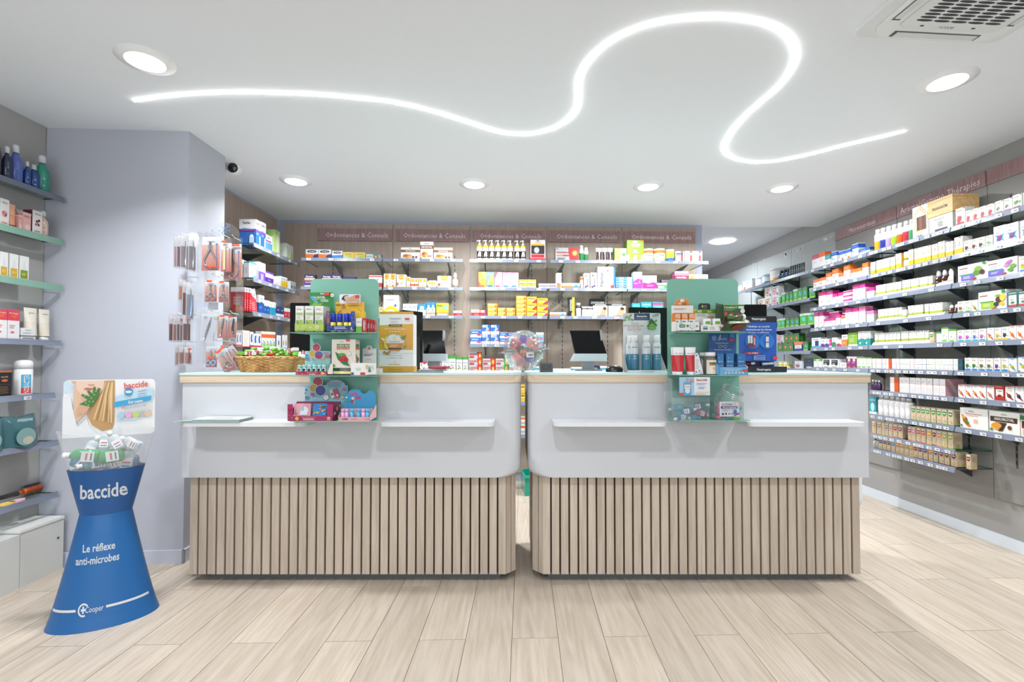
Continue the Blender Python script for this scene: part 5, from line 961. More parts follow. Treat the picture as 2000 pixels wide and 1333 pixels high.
# fifth row
rr(4, 'C', [(B, 'navywhite', 1585, 1602, 20, 'white navy and cyan carton'), (B, 'purwhite', 1603, 1619, 17, 'white carton with purple wave', dict(n=2)), (B, 'mgflat', 1619.5, 1624, 16, 'narrow magenta carton'), (B, 'grwhite', 1624.5, 1633, 19, 'white carton with green wave'), (B, 'pkwhite', 1633.5, 1643, 15, 'white carton with pink wave'), (B, 'orbox2', 1644, 1655, 24, 'orange and white carton'), (B, 'limetall', 1656, 1674, 27, 'tall lime green carton', dict(n=1, d=.08)), (B, 'teal2', 1676, 1700, 29, 'white and teal carton with ring', dict(n=2, d=.1))])
rr(4, 'B', [(B, 'k_green', 1815, 1824, 22, 'white carton with green foot'), ('tin', 'jar_g', 1825, 1838, 22, 'pale tub with green lid'), (B, 'wgreen', 1839, 1852, 30, 'tall white and green carton'), (B, 'wgreen', 1853, 1867, 25, 'shorter white and green carton')])
rr(4, 'A', [(B, 'cap_thistle', 1870, 1897, 24, 'carton with pink thistle', dict(n=2)), (B, 'cap_blue_f', 1898, 1911, 24, 'carton with blue flower'), (B, 'cap_thistle', 1912, 1926, 25, 'carton with thistle set apart'), (B, 'd_fruit', 1927.5, 1941, 26, 'carton with berries and orange stroke'), (B, 'cap_gold', 1942, 1955, 26, 'carton with golden roots'), (B, 'cap_black', 1956, 1970, 27, 'carton with black pods'), (B, 'd_orange', 1971, 2000, 29, 'carton with orange fish shape', dict(n=2)), (B, 'd_orange', 2002, 2034, 29, 'orange carton at frame edge', dict(n=2))])
# sixth row
rr(5, 'C', [(B, 'limeband', 1589.5, 1605, 17, 'white carton with lime band'), (B, 'darkpic', 1606, 1638.5, 17, 'white carton with dark picture', dict(n=2)), (B, 'wred', 1639.5, 1652.5, 11, 'low white carton with red lettering'), (B, 'purptall', 1653, 1673, 23, 'purple and white carton', dict(n=2)), (B, 'wgreen', 1673.5, 1702, 22, 'white carton with green print', dict(n=3))])
bd = [(1703, 1710, 'l_g'), (1710, 1716, 'l_o'), (1716, 1722, 'l_o'), (1722, 1729, 'l_g'), (1730, 1741, 'l_orside'), (1742, 1750, 'l_p'), (1750, 1757, 'l_p'), (1757, 1763, 'l_g'), (1763, 1770, 'l_t'), (1770, 1777, 'l_t'), (1777, 1785, 'l_p'), (1785, 1793, 'l_r'), (1793, 1801, 'l_b'), (1801, 1809, 'l_b'), (1809, 1817, 'l_b'), (1817, 1826, 'l_l'), (1826, 1835, 'l_l'), (1835, 1843, 'l_l'), (1843, 1852, 'l_t'), (1852, 1861, 'l_t'), (1861, 1870, 'l_l')]
ccn = dict(l_g='green', l_o='orange', l_p='pink', l_t='teal', l_r='red', l_b='blue', l_l='lime', l_orside='orange sided')
rr(5, 'B', [(B, s, a, b, 20+(a-1703)*.02, f'slim white carton with {ccn[s]} line' if s != 'l_orside' else 'white carton with solid orange half') for a, b, s in bd]+[(B, 'l_tealend', 1871, 1880, 23, 'dark teal carton end')])
rr(5, 'A', [(B, 'cap_palm', 1883.5, 1909.5, 26, 'carton with palm leaf and blue foot', dict(n=2)), (B, 'cap_olive', 1911, 1939, 26, 'carton with olive bark and blue foot', dict(n=2)), (B, 'cap_purp', 1940.5, 1954, 27, 'carton with purple flower, blue foot'), (B, 'cap_yelf', 1955, 1969, 27, 'carton with yellow flower, blue foot'), (B, 'd_blue', 1970, 1986, 28, 'carton with yellow fruit on blue stroke'), (B, 'd_blue', 1987.5, 2012, 31, 'larger carton with blue stroke')])
# seventh
rr(6, 'B', [('spray', 'vial', 1699, 1717, 20, 'small dark purple bottle with yellow base', dict(n=3)), (B, 'l_orside', 1738, 1755, 29, 'white and orange carton'), (B, 'l_pinkbox', 1756, 1776, 30, 'pink lined carton, near the orange one', dict(n=2)), (B, 'l_pinkbox', 1776.5, 1798, 31, 'pink lined carton, second pair', dict(n=2)), (B, 'l_pinkbox', 1799, 1821, 32, 'pink lined carton, third pair', dict(n=2)), (B, 'l_pinkend', 1822, 1846, 33, 'wide pink lined carton', dict(n=2, d=.12))])
rr(6, 'A', [(B, 'd_red1', 1871, 1898, 26, 'carton with gold fruit, red stroke', dict(n=2)), (B, 'd_red1', 1899, 1926, 27, 'carton with orange root, red stroke', dict(n=2)), (B, 'd_pink', 1927, 1941, 27, 'carton with brown seed, pink stroke'), (B, 'nouv_red', 1942, 1961.5, 30, 'solid red carton with white window'), (B, 'd_red2', 1962.5, 1981, 30, 'carton with red rice mound'), (B, 'd_dark', 1982, 1999, 31, 'carton with dark seeds, red stroke'), (B, 'd_red1', 2001, 2034, 31, 'red stroke carton at frame edge', dict(n=2))])
# eighth
rr(7, 'B', [(B, 'tealbox', 1697, 1711, 33, 'teal pouch behind the counter end')]+[('can', 'dos', x-5.6, x+5.6, 38+(x-1712)*.03, 'steel capped bottle, pink line') for x in (1716.5, 1727, 1738, 1749, 1759.5, 1770)])
BT['dos'] = ('can', 'f4f2f2', 'f4f2f2', 'b4b4b6', .4)
rr(7, 'B', [(B, 'k_green', a, b, 27+(a-1778)*.05, 'kraft carton with green top') for a, b in ((1778, 1788), (1788.5, 1798), (1798.5, 1807.5), (1808, 1817), (1817.5, 1827.5), (1829, 1839), (1839.5, 1850), (1851, 1862))])
rr(7, 'A', [(B, 'arko_big', 1875, 1930, 40, 'wide white carton with orange fish shape', dict(d=.11)), (B, 'arko_royal', 1931, 1992, 42, 'wide carton with brown banner and honey', dict(d=.11)), (B, 'arko_y', 1993, 2040, 41, 'carton with green and brown top at frame edge')])
# ninth, lowest
kn = dict(k_green='green', k_or='orange', k_gy='grey', k_ye='yellow', k_bl='blue', k_sa='salmon', k_red='red', k_pu='purple', k_mg='magenta', k_pk='pink', k_ro='vermilion', k_dr='dark red', k_li='lime', k_bb='navy', k_bn='brown', k_tan='tan', k_vi='violet', k_dr2='burgundy')
R9 = [(1703, 1711, 'k_or'), (1712, 1721, 'k_gy'), (1721.5, 1728, 'k_ye'), (1728.5, 1735, 'k_bl'), (1736, 1743.5, 'k_sa'), (1744, 1753, 'k_red'), (1754, 1763, 'k_pu'), (1773, 1780.5, 'k_mg'), (1781, 1788.5, 'k_pk'), (1789, 1798, 'k_ro'), (1799, 1808, 'k_ro'), (1809, 1819, 'k_ye'), (1819.5, 1828.5, 'k_dr'), (1829, 1839, 'k_sa'), (1839.5, 1850, 'k_li'), (1850.5, 1861, 'k_li')]
rr(8, 'B', [(B, s, a, b, 23+(a-1703)*.055, f'kraft carton with {kn[s]} top') for a, b, s in R9])
R10 = [(1716, 1723.5, 'k_bb'), (1724, 1731.5, 'k_bb'), (1732, 1739.5, 'k_bn'), (1740, 1748, 'k_bl'), (1748.5, 1756, 'k_or'), (1756.5, 1765, 'k_tan'), (1766, 1775, 'k_tan'), (1775.5, 1784, 'k_ye'), (1784.5, 1793, 'k_red'), (1793.5, 1802, 'k_vi'), (1802.5, 1811.5, 'k_vi'), (1813, 1822, 'k_or'), (1822.5, 1831.5, 'k_bb'), (1833, 1843, 'k_dr'), (1844, 1854, 'k_dr'), (1856, 1868, 'k_dr2')]
rr(9, 'B', [('spray', 'greyb', 1703, 1715, 18, 'small grey bottle', dict(n=2))]+[(B, s, a, b, 21+(a-1703)*.055, f'kraft carton with {kn[s]} top', dict(d=.075 if s == 'k_dr2' else .05)) for a, b, s in R10]+[(B, 'k_dr2', 1880, 1889, 30, 'kraft carton standing behind the last one', dict(back=.02, d=.04))])
# bay D / E lower
def dd(i, items, bay='D'): rr(i, bay, items, z=ZD[i], name=NAMES[i])
dd(1, [(B, 'round_brown', 1480, 1493, 19, 'white carton with small roundel'), ], 'E')
dd(1, [(B, 'round_brown', 1494, 1507, 38, 'white carton with brown roundel', dict(stack=2)), (B, 'round_pink', 1508, 1521, 38, 'white carton with pink roundel', dict(stack=2))], 'E')
dd(1, [(B, 'gum_mint', 1520.5, 1525, 18, 'slim pale green carton'), (B, 'gum_mint', 1526, 1533, 22, 'mint green carton'), (B, 'gum_green', 1534, 1548, 22, 'green gum carton', dict(n=2)), (B, 'gum_mint', 1549, 1557, 24, 'bright mint green carton'), (B, 'gum_green', 1557.5, 1577, 25, 'dark green gum carton', dict(n=2)), (B, 'gum_mint', 1580, 1592, 20, 'mint green carton near the pink ones')])
dd(2, [(B, 'water6', 1480, 1492, 16, 'greyish blue flat pack', dict(stack=2)), (B, 'water6', 1493, 1508, 21, 'greyish blue bottle pack', dict(stack=2))], 'E')
dd(2, [(B, 'gum_mint', 1517.5, 1533, 19, 'small mint gum carton', dict(n=2)), (B, 'gum_green', 1534, 1560, 19, 'dark green gum carton', dict(n=3)), (B, 'gum_mint', 1562, 1590, 24, 'large mint gum carton', dict(n=2, d=.1))])
dd(3, [(B, 'gum_fruit', 1518.5, 1549.5, 18, 'green carton with red triangle', dict(n=3)), (B, 'navy_or', 1550.5, 1567, 19, 'navy and orange carton', dict(n=1)), (B, 'gum_green', 1568, 1578, 18, 'dark green carton at end')])
Row('right', ZD[3]+.085, 'fourth shelf of green carton bay', 'products on the fourth shelf of green carton bay', XS+.024, -pi/2).put([(B, 'round_pink', 1517, 1530, 17, 'white carton with roundel on top'), (B, 'gum_fruit', 1531, 1561, 19, 'green gum carton laid on top', dict(n=3))])
dd(4, [('tin', 'vit_y', 1517, 1535, 13, 'small yellow tub', dict(n=2)), (B, 'baby', 1552, 1567, 15, 'white carton with baby picture'), (B, 'nv_pouch', 1570, 1592, 21, 'navy bag', dict(name='navy_pouch', d=.04))])
# ---------------------------------------------------------------- wood back wall
ZB = [onback(990, y, .40).z for y in (508, 563, 618, 673, 728)]
def bpt(px, z, off):
    return Row('back', z, '', '', off, BANG).pt(px)
BSH = {(1, 0): (589, 746), (1, 1): (588, 746), (2, 0): (749, 904), (2, 1): (749, 904), (2, 2): (749, 904), (3, 0): (917, 1067), (3, 1): (917, 1067), (3, 2): (917, 1069), (3, 3): (917, 1066), (4, 0): (1075, 1223), (4, 1): (1073, 1224), (4, 2): (1073, 1224), (5, 0): (1225, 1383), (5, 1): (1226, 1383), (5, 2): (1226, 1383), (1, 2): (589, 746)}
bw_ = {1: 'corner bay', 2: 'honey bay', 3: 'pump bottle bay', 4: 'plaster bay', 5: 'tub bay'}
for (b, r), (x0, x1) in BSH.items():
    A, B_ = bpt(x0, ZB[r], .40), bpt(x1, ZB[r], .40)
    shelf('back', A, B_, .39, f'{NAMES[r]} glass shelf of the wood wall, {bw_[b]}', 4, seed=b*5+r, group='wood wall glass shelves', rail_h=.024, brk=(.33, .9) if b == 1 else (.2, .8))
for r in (4,):
    for b in (2, 3, 4):
        x0, x1 = {2: (755, 906), 3: (914, 1067), 4: (1073, 1224)}[b]
        shelf('back', bpt(x0, ZB[4], .40), bpt(x1, ZB[4], .40), .39, f'glass shelf just above counter height, {bw_[b]}', 4, seed=b, group='wood wall glass shelves')
def bb(b, r, items, name=None):
    pl = f'{name or NAMES[r]} shelf, {bw_[b]}'
    Row('back', ZB[r]+.001, pl, f'products on the {pl}', .38, BANG).put(items)
B = 'box'
bb(1, 0, [(B, 'cold_nv', 596.5, 646.5, 18.5, 'white orange and navy carton', dict(n=2)), (B, 'cold_bl', 648, 669, 16, 'white and blue carton'), (B, 'yg', 669.5, 713, 13.5, 'yellow green carton', dict(n=2)), (B, 'tealflat', 714, 739, 10, 'flat pale teal carton')])
bb(1, 1, [(B, 'fervex', 594.5, 614.5, 25, 'white carton with purple bands'), (B, 'fervex_low', 615, 628, 19, 'low violet carton', dict(back=.1)), (B, 'fervex', 628.5, 667, 25, 'taller purple banded carton', dict(n=2)), (B, 'fervex_low', 669, 694, 21, 'wide violet carton'), (B, 'redwhite', 720, 746, 24, 'white and red carton')])
bb(2, 0, [(B, 'honey', 782.5, 820, 24, 'wide white carton with honey picture'), (B, 'honey', 820.5, 846, 35.5, 'tall carton with honey picture'), (B, 'honey', 847, 884, 24, 'wide carton with honeycomb')])
bb(2, 1, [(B, 'prop_tall', 749, 773, 27.6, 'peach carton with yellow shield', dict(n=2)), (B, 'prop_wide', 774, 793, 26, 'wider peach carton'), (B, 'prop_sm', 793.5, 801, 21.5, 'narrow peach carton with yellow top'), (B, 'prop_red', 801.5, 817, 19, 'small peach carton with red mark', dict(n=2)), (B, 'prop_sm', 817.5, 833, 19, 'small peach carton', dict(n=2)), (B, 'prop_wide', 854, 881, 24, 'large square peach carton'), ('can', 'can_wb', 883, 895, 1, 'x') if 0 else (B, 'wsm', 0, 0, 0, 'x')][:-1])
e = bottle('amber_l', .045, .13) if 0 else None
pc = bpt(889, ZB[1]+.001, .36)
BT['nose'] = ('dropper', 'f0f0ee', 'f6f6f4', 'f4d8c8'); e = bottle('nose', .05, .135); e.name = 'nasal_spray'; e.location = pc; tag(e, 'white pointed spray bottle at right end of honey bay shelf', 'bottle')
for x, nm in ((841, 'left round pastille tin in the honey bay, second shelf'), (848, 'right round pastille tin leaning in the honey bay')):
    pc = bpt(x, ZB[1]+.035, .37); e = empty('pastille_tin', tuple(pc), BANG); tag(e, nm, 'tin')
    T = Matrix.Rotation(radians(80), 4, 'X'); build(MB().lathe([(.033, -.008), (.033, .006), (.031, .008), (0, .008)], 20, 'e8e6e2', M=T), 'tin', 'card', e); build(MB().ell(0, .004, .026, .022, -.0105, 'f0dca0', 16).quad(-.016, .0, .016, .012, -.011, 'ebb125'), 'label', 'card', e, rot=(radians(-10), 0, 0))
bb(2, 2, [(B, 'prop_sm', 740, 748, 17, 'narrow pale carton'), (B, 'allergy', 748.5, 779, 41, 'tall white and yellow allergy carton', dict(d=.2)), (B, 'worange', 786.5, 815, 24, 'white carton with orange swoosh', dict(n=3)), (B, 'bluewhite', 816, 832, 23, 'white and blue carton'), (B, 'bluewhite2', 832.5, 850, 27, 'taller blue topped carton', dict(n=2)), (B, 'zyrtec', 852, 876, 25.5, 'lime and orange allergy carton'), (B, 'redsm', 885.5, 902, 11, 'small red and white carton')])
bb(3, 0, [('pump', 'flex', x-5.9, x+5.9, 41, 'white pump bottle with black label') for x in (936.5, 948.5, 960.5, 972.7, 984.8, 996.8, 1010.5, 1021.8)]+[(B, 'pad_red', 1036, 1065, 41, 'white and red heat pad carton', dict(d=.12))])
bb(3, 1, [(B, 'doli_oy', 934.5, 949.7, 32, 'orange and yellow carton'), (B, 'doli_by', 950, 965.5, 32, 'blue and yellow carton'), (B, 'doli_pk', 966, 981, 32, 'white carton with deep pink'), (B, 'doli_li', 981.5, 1013, 31.5, 'white carton with lilac', dict(n=2)), (B, 'doli_y', 1013.5, 1047, 17.5, 'yellow carton', dict(n=2, stack=2)), (B, 'greyflat', 1052, 1086, 10, 'flat pale carton', dict(stack=2))])
bb(3, 2, [(B, 'redsm', 920, 936.5, 13, 'small red and white carton'), (B, 'redsm2', 937, 950.5, 13, 'small red carton'), (B, 'doli_or', 952, 971, 25.5, 'amber carton', dict(stack=3)), (B, 'doli_or', 956, 974, 30, 'back amber carton', dict(back=.12, stack=3)), (B, 'doli_or', 971.8, 988, 17, 'amber carton beside the pile', dict(stack=2)), (B, 'doli_or', 988.8, 1006.5, 17, 'amber carton second pile', dict(stack=2)), (B, 'doli_or', 1008, 1028, 41, 'amber carton in tall pile', dict(stack=5)), (B, 'doli_oy2', 1028.5, 1048.5, 39, 'yellow and red carton', dict(stack=3)), (B, 'doli_oy2', 1049, 1070, 36, 'yellow and red carton, end pile', dict(stack=3))])
bb(3, 3, [(B, 'nasal_flat', 918.5, 940.5, 28, 'flat blue and white carton', dict(stack=2)), (B, 'nasal_bl', 941, 957.5, 39, 'blue nasal carton', dict(stack=2)), (B, 'nasal_bl', 958, 975, 39, 'blue nasal carton, second pile', dict(stack=2)), (B, 'nasal_flat', 976, 991.5, 24, 'low blue carton', dict(stack=2)), (B, 'nasal_flat', 992, 1010, 23, 'low blue carton behind the globe', dict(stack=2)), (B, 'nasal_bl', 1024, 1045, 16, 'blue carton seen through the globe'), (B, 'nasal_tall', 1047, 1062, 23.5, 'tall pale blue and pink carton')])
bb(3, 4, [(B, 'nuro_flat', 915.5, 941.5, 40, 'grey and red pain relief carton', dict(stack=3)), (B, 'nuro_flat', 942.5, 967, 27, 'lower grey and red carton', dict(stack=2)), (B, 'nuro_green', 968, 993, 27, 'grey carton with green end', dict(stack=2)), (B, 'nuro_flat', 994, 1018, 13, 'grey carton behind the globe'), (B, 'tealsm', 1042, 1054, 12, 'teal carton behind the globe')], name='counter height')
bb(2, 4, [(B, 'steri', 862.5, 890, 32, 'white carton with green top', dict(n=2)), (B, 'steri', 891, 903, 30, 'shorter white and green carton'), (B, 'steri', 904, 914, 30, 'slim white and green carton')], name='counter height')
Row('back', ZB[4]+.062, 'counter height shelf, honey bay', 'lozenge cartons', .36, BANG).put([(B, 'redlozenge', 806, 809.5, 10, 'yellow edged carton'), (B, 'redlozenge', 810, 822.5, 14, 'white carton with red shield'), (B, 'redlozenge', 823.3, 835, 14, 'second red shield carton'), (B, 'redlozenge', 836, 847.5, 14, 'third red shield carton'), (B, 'redlozenge', 850, 862, 14, 'fourth red shield carton')])
Row('back', ZB[4]+.001, 'counter height shelf, honey bay', 'lozenge cartons', .36, BANG).put([(B, 'wsm', 806, 862, 13.6, 'low white carton under the red ones', dict(n=3))])
bb(4, 0, [(B, 'plaster', 1085, 1130, 26, 'grey and red plaster carton', dict(d=.1)), ('can', 'dar', 1132, 1140.5, 31, 'tall green and white stick'), ('can', 'dar', 1140.8, 1150, 27, 'green and white stick'), ('tube', 'tu_rb', 1165, 1177, 27, 'black and red gel tube'), ('tube', 'tu_rb', 1177.5, 1187.5, 27, 'second black and red gel tube'), ('tube', 'tu_rb', 1188, 1198.5, 27, 'third black and red gel tube'), (B, 'limewhite', 1200.5, 1224, 26, 'lime and white carton')])
bb(4, 1, [(B, 'whitetall', 1086.5, 1097, 31, 'tall white carton with orange foot'), (B, 'peachflat', 1097.5, 1133, 11, 'long flat orange and white carton'), (B, 'orange_s', 1134, 1139.5, 24, 'narrow orange carton'), (B, 'gelred', 1140.5, 1152, 31, 'tall white gel carton'), (B, 'gelred', 1153, 1166.5, 32, 'wider white gel carton'), (B, 'flector', 1167.5, 1202, 44.5, 'large white plaster carton', dict(d=.1)), (B, 'gelbl', 1203, 1236, 24, 'flat blue carton', dict(stack=5))])
bb(4, 2, [(B, 'peachflat', 1074, 1106, 8.5, 'long low peach carton'), (B, 'blackyel', 1110.5, 1122.5, 38, 'tall black and yellow carton'), ('can', 'can_wb', 1125, 1136, 27, 'white and black spray can'), (B, 'wblack', 1137, 1158, 20, 'white carton with black band', dict(n=2)), (B, 'synth_black', 1157.5, 1187, 38, 'black carton behind the heat patch', dict(back=.1)), (B, 'synth', 1158.5, 1187, 26, 'heat patch carton with back picture'), (B, 'synth', 1188, 1222.5, 25.5, 'wider heat patch carton')])
bb(4, 4, [(B, 'wsm', 1080, 1115.5, 7, 'small white eye drop carton', dict(n=2)), (B, 'tealsm', 1116.5, 1153, 10, 'small teal carton', dict(n=2)), (B, 'nvsm', 1153.5, 1171, 13, 'small navy carton'), (B, 'tealsm', 1172, 1186, 12, 'small teal carton beside the mouse')], name='counter height')
bb(5, 0, [(B, 'limebig', 1224.5, 1257.5, 42, 'large lime green carton', dict(d=.12)), ('tin', 'lax_or', 1258.5, 1279, 26, 'round tub with orange rim'), ('tin', 'lax_or', 1280.5, 1302, 26.5, 'second round tub with orange rim'), ('tin', 'tin_by', 1303.5, 1319.5, 25, 'yellow and blue tub'), (B, 'lans_nv', 1320.5, 1336.5, 21, 'white carton with red stripe and navy'), (B, 'lans', 1337.5, 1372, 21.5, 'white carton with red stripe and sky blue', dict(n=2))])
bb(5, 1, [(B, 'forpu', 1237, 1254.5, 34, 'white and purple carton'), (B, 'forpk', 1255.5, 1283, 27, 'white and pink carton', dict(d=.1)), (B, 'greensm', 1284, 1303, 12.5, 'small green and white carton'), (B, 'micro', 1303.5, 1317, 24, 'wine red carton at back', dict(back=.14, stack=2)), (B, 'micro', 1318, 1345, 36, 'wine red and white carton', dict(stack=2)), (B, 'meli', 1346, 1383.5, 30, 'flat cream carton', dict(stack=2))])
bb(5, 2, [(B, 'tealbox', 1234.5, 1251, 27, 'teal carton'), (B, 'tealbox', 1252, 1273.5, 29, 'wider teal carton'), (B, 'tealbox2', 1274.5, 1296, 29, 'teal carton with pink stripe')])
# lower shelves glimpsed between the two counters
for y, s, l in ((786, 'doli_oy2', 'yellow carton'), (850, 'orange_s', 'orange carton')):
    z = onback(1025, y, .40).z
    shelf('back', bpt(985, z, .40), bpt(1060, z, .40), .39, f'lower glass shelf in the gap between counters with {l}s', 2, seed=y, group='wood wall glass shelves')
    Row('back', z+.001, 'low shelf glimpsed between counters', 'cartons glimpsed between counters', .38, BANG).put([(B, s, 1014, 1034, 34, l, dict(stack=2))])
p = bpt(1066, 0, .25)
mb = MB(); w = .3
for s in range(4): pass
mb.box((-.2, -.14, .0), (.2, .14, .01), '0f9a80').box((-.2, -.15, .0), (.2, -.14, .16), '12a88c').box((-.2, .14, 0), (.2, .15, .16), '12a88c').box((-.21, -.15, 0), (-.2, .15, .16), '12a88c').box((.2, -.15, 0), (.21, .15, .16), '12a88c').box((-.215, -.16, .15), (.215, -.145, .17), '15b898')
tag(build(mb, 'plastic_crate', 'gloss', loc=(p.x, p.y-.1, 0), rz=.1), 'teal plastic crate on the floor behind the counters', 'crate')
# ---------------------------------------------------------------- wood alcove shelving (left)
XA = -1.91
def za(px, py): return atX(px, py, XA).z
ZA = [za(540, 495.3), za(540, 557.6), za(520, 614.3), za(520, 680)]
ya0 = atX(494, 475, XA).y; ya1 = atX(584, 515, XA).y
for i, z in enumerate(ZA):
    shelf('left', Vector((XA, ya0, z)), Vector((XA, ya1 if i < 2 else ya1+.05, z)), XA-WX-.002, f'{NAMES[i]} glass shelf on the wooden alcove wall', 5, seed=i, group='alcove glass shelves', rail_h=.03, brk=(.45,))
def aa(i, items, nm=None):
    pl = f'{NAMES[i]} alcove shelf'
    Row('left', ZA[i]+.001, pl, f'products on the {pl}', XA-.012, pi/2).put(items)
aa(0, [(B, 'renu', 499.5, 519, 50, 'tall white and blue lens solution carton', dict(n=2, d=.125)), (B, 'renu_s', 517, 532.5, 30, 'shorter blue and white carton', dict(d=.08)), (B, 'limebottle', 537, 547.5, 47, 'tall lime green carton', dict(d=.09)), (B, 'wlime', 559, 573.5, 30, 'white carton with lime foot', dict(n=2, d=.09))])
aa(1, [(B, 'wplain', 486, 499, 34, 'white carton with violet lettering', dict(n=2, d=.05, back=.05)), (B, 'wcomfort', 486.5, 500.5, 31, 'white carton with green corner', dict(d=.04)), (B, 'purp', 505, 518.5, 36, 'white and violet carton', dict(d=.09)), (B, 'purp2', 519, 534.5, 22, 'purple carton', dict(d=.06)), (B, 'tw', 535, 549, 14, 'low white carton'), (B, 'ywhite', 549.5, 561.5, 22, 'yellow and white carton', dict(n=3, d=.12)), (B, 'wteal', 567, 578, 18, 'white carton with teal mark', dict(n=2, d=.06))])
aa(2, [(B, 'redkit', 478, 486, 46, 'red and white carton stored upright', dict(n=2, d=.10, gap=.1)), (B, 'redkit', 486.5, 491.5, 46, 'deep red carton upright', dict(d=.12)), (B, 'redkit_diag', 493, 504, 46, 'leaning red and white carton', dict(d=.04, tilt=-.22)), (B, 'bluemed', 505, 516, 36, 'white and blue carton, tall', dict(d=.06)), (B, 'bluemed', 516.5, 527, 28, 'white and blue carton', dict(n=2, d=.05)), (B, 'cyanmed', 527.5, 539, 27, 'white and cyan carton', dict(n=2, d=.05)), (B, 'nvsmall', 540, 555, 20, 'small navy carton', dict(n=2, d=.05)), (B, 'redsmall', 556, 568, 20, 'small red topped carton', dict(n=2, d=.05))])
aa(3, [(B, 'knee', 462, 473, 27, 'white joint care carton near the scissors stand', dict(n=2, d=.05)), (B, 'scholl', 474, 487, 32, 'white carton with orange print', dict(d=.06)), (B, 'knee', 488, 495, 30, 'tall white carton with blue knee', dict(d=.05)), (B, 'knee', 496, 511, 27, 'white carton with blue and red joint', dict(n=2, d=.05)), (B, 'heel', 511.5, 538.5, 32, 'white carton with orange band', dict(n=4, d=.05)), (B, 'bandage', 540, 549.5, 26, 'white carton with black shape', dict(d=.05)), (B, 'bandage', 551, 562, 27, 'blue sided white carton', dict(n=2, d=.05))])
# ---------------------------------------------------------------- left wall shelving
XLS = -2.515; YLE = 2.70*.94*1.06
YLE = PY0-.012
def zl(px, py): return atX(px, py, XLS).z
ZL = [zl(122, 387), zl(109, 467.5), zl(100, 556.5), zl(121, 667), zl(105, 768.5), zl(104, 862), zl(110, 962)]
lnm = ['top shelf, left wall', 'second shelf, left wall', 'third shelf, left wall', 'fourth shelf, left wall', 'fifth shelf, left wall', 'sixth shelf, left wall', 'lowest shelf, left wall']
for i, z in enumerate(ZL):
    y1 = YLE if i != 4 else YLE-.03
    shelf('left', Vector((XLS, 1.55, z)), Vector((XLS, y1, z)), XLS-XL, f'{["top", "second", "third", "fourth", "fifth", "sixth", "lowest"][i]} glass shelf of the left wall', {0: 0, 1: 9, 2: 3, 3: 0, 4: 3, 5: 0, 6: 2}[i], strip='8cb8a4' if i in (1, 2) else None, seed=i, group='left wall glass shelves', brk=())
def ll(i, items):
    Row('left', ZL[i]+.001, lnm[i], f'products on the {lnm[i]}', XLS-.012, pi/2).put(items)
ll(0, [('spray', 'sp_grape', -22, 11, 96, 'dark brown bottle with clear spray cap'), ('spray', 'sp_navy', 12, 28, 66, 'dark navy pump bottle'), ('spray', 'sp_blue', 29, 51, 76, 'violet blue bottle with spray cap'), ('spray', 'sp_dblue', 52, 64, 50, 'deep blue bottle, half hidden'), ('spray', 'sp_dblue', 65, 82, 49, 'deep blue bottle with silver cap'), ('spray', 'sp_teal', 81, 104, 74, 'teal green bottle with spray cap')])
ll(1, [(B, 'skin_a', 0, 19, 54, 'white carton with pink flowers', dict(d=.05)), ('tube', 'tu_or', 20, 38, 49, 'orange cream tube'), (B, 'skin_pink', 36, 44, 30, 'small pink carton', dict(d=.03)), (B, 'skin_pink', 44, 61, 38, 'pink carton', dict(d=.04)), (B, 'skin_a', 49, 62, 45, 'dark red sided carton', dict(back=.05, d=.03)), (B, 'skin_ber', 63, 83, 47, 'white carton with berries', dict(d=.05)), ('spray', 'micellar', 83, 99, 51, 'clear pinkish bottle with white cap')])
ll(2, [(B, 'oilbox', -18, -1, 50, 'oil carton at frame edge', dict(d=.05)), (B, 'oilbox', 0, 17, 50, 'white carton with yellow oil bottle', dict(d=.05)), (B, 'oilbox', 18, 36, 49, 'second white carton with yellow oil bottle', dict(d=.05)), (B, 'oilbox2', 38, 57, 48, 'white carton with olive oil bottle', dict(d=.05))])
ll(3, [(B, 'derma', -12, 14.5, 58, 'pink topped white carton', dict(d=.05)), (B, 'derma', 15.5, 39, 57, 'second pink topped white carton', dict(d=.05)), (B, 'eucerin', 41, 69, 23, 'low white and grey carton', dict(d=.05)), ('tube', 'tu_cream', 58, 84, 63, 'cream coloured hand tube'), ('tube', 'tu_cream', 85.5, 107, 61, 'second cream coloured hand tube')])
ll(4, [(B, 'nuxe', -6, 24, 50, 'black carton with orange top', dict(d=.05))])
# deodorant can
r = Row('left', ZL[4]+.001, '', '', XLS-.05, pi/2); c = r.pt(45); e = empty('deodorant_can', tuple(c), pi/2-.35); tag(e, 'white deodorant can with blue and red vertical lettering', 'can')
h = .182; R = .037
build(MB().lathe([(R*.95, 0), (R, .004), (R, h*.74)], 22, 'f2f3f5'), 'body', 'gloss', e)
build(MB().lathe([(R*1.02, h*.74), (R*1.02, h*.9), (R*.9, h*.97), (R*.5, h), (0, h)], 22, 'f6f6f8'), 'cap', 'gloss', e)
mb = MB()
def fc(a, z, o=.0006): return ((R+o)*sin(a), -(R+o)*cos(a), z)
for k in range(6):
    a0 = -.65+k*.18; a1 = a0+.18
    mb.add([fc(a0, h*.04), fc(a1, h*.04), fc(a1, h*.20), fc(a0, h*.20)], [(0, 1, 2, 3)], 'd8262c').add([fc(a0, h*.20), fc(a1, h*.20), fc(a1, h*.58), fc(a0, h*.58)], [(0, 1, 2, 3)], '4ab4dc')
vs, fs, wt = text_mesh('NOBACTER', True); k = h*.52/wt
mb.add([fc(-.11-(b-.36)*.030/R, h*.045+a*k, .0012) for a, b in vs], fs, 'w')
build(mb, 'label', 'card', e)
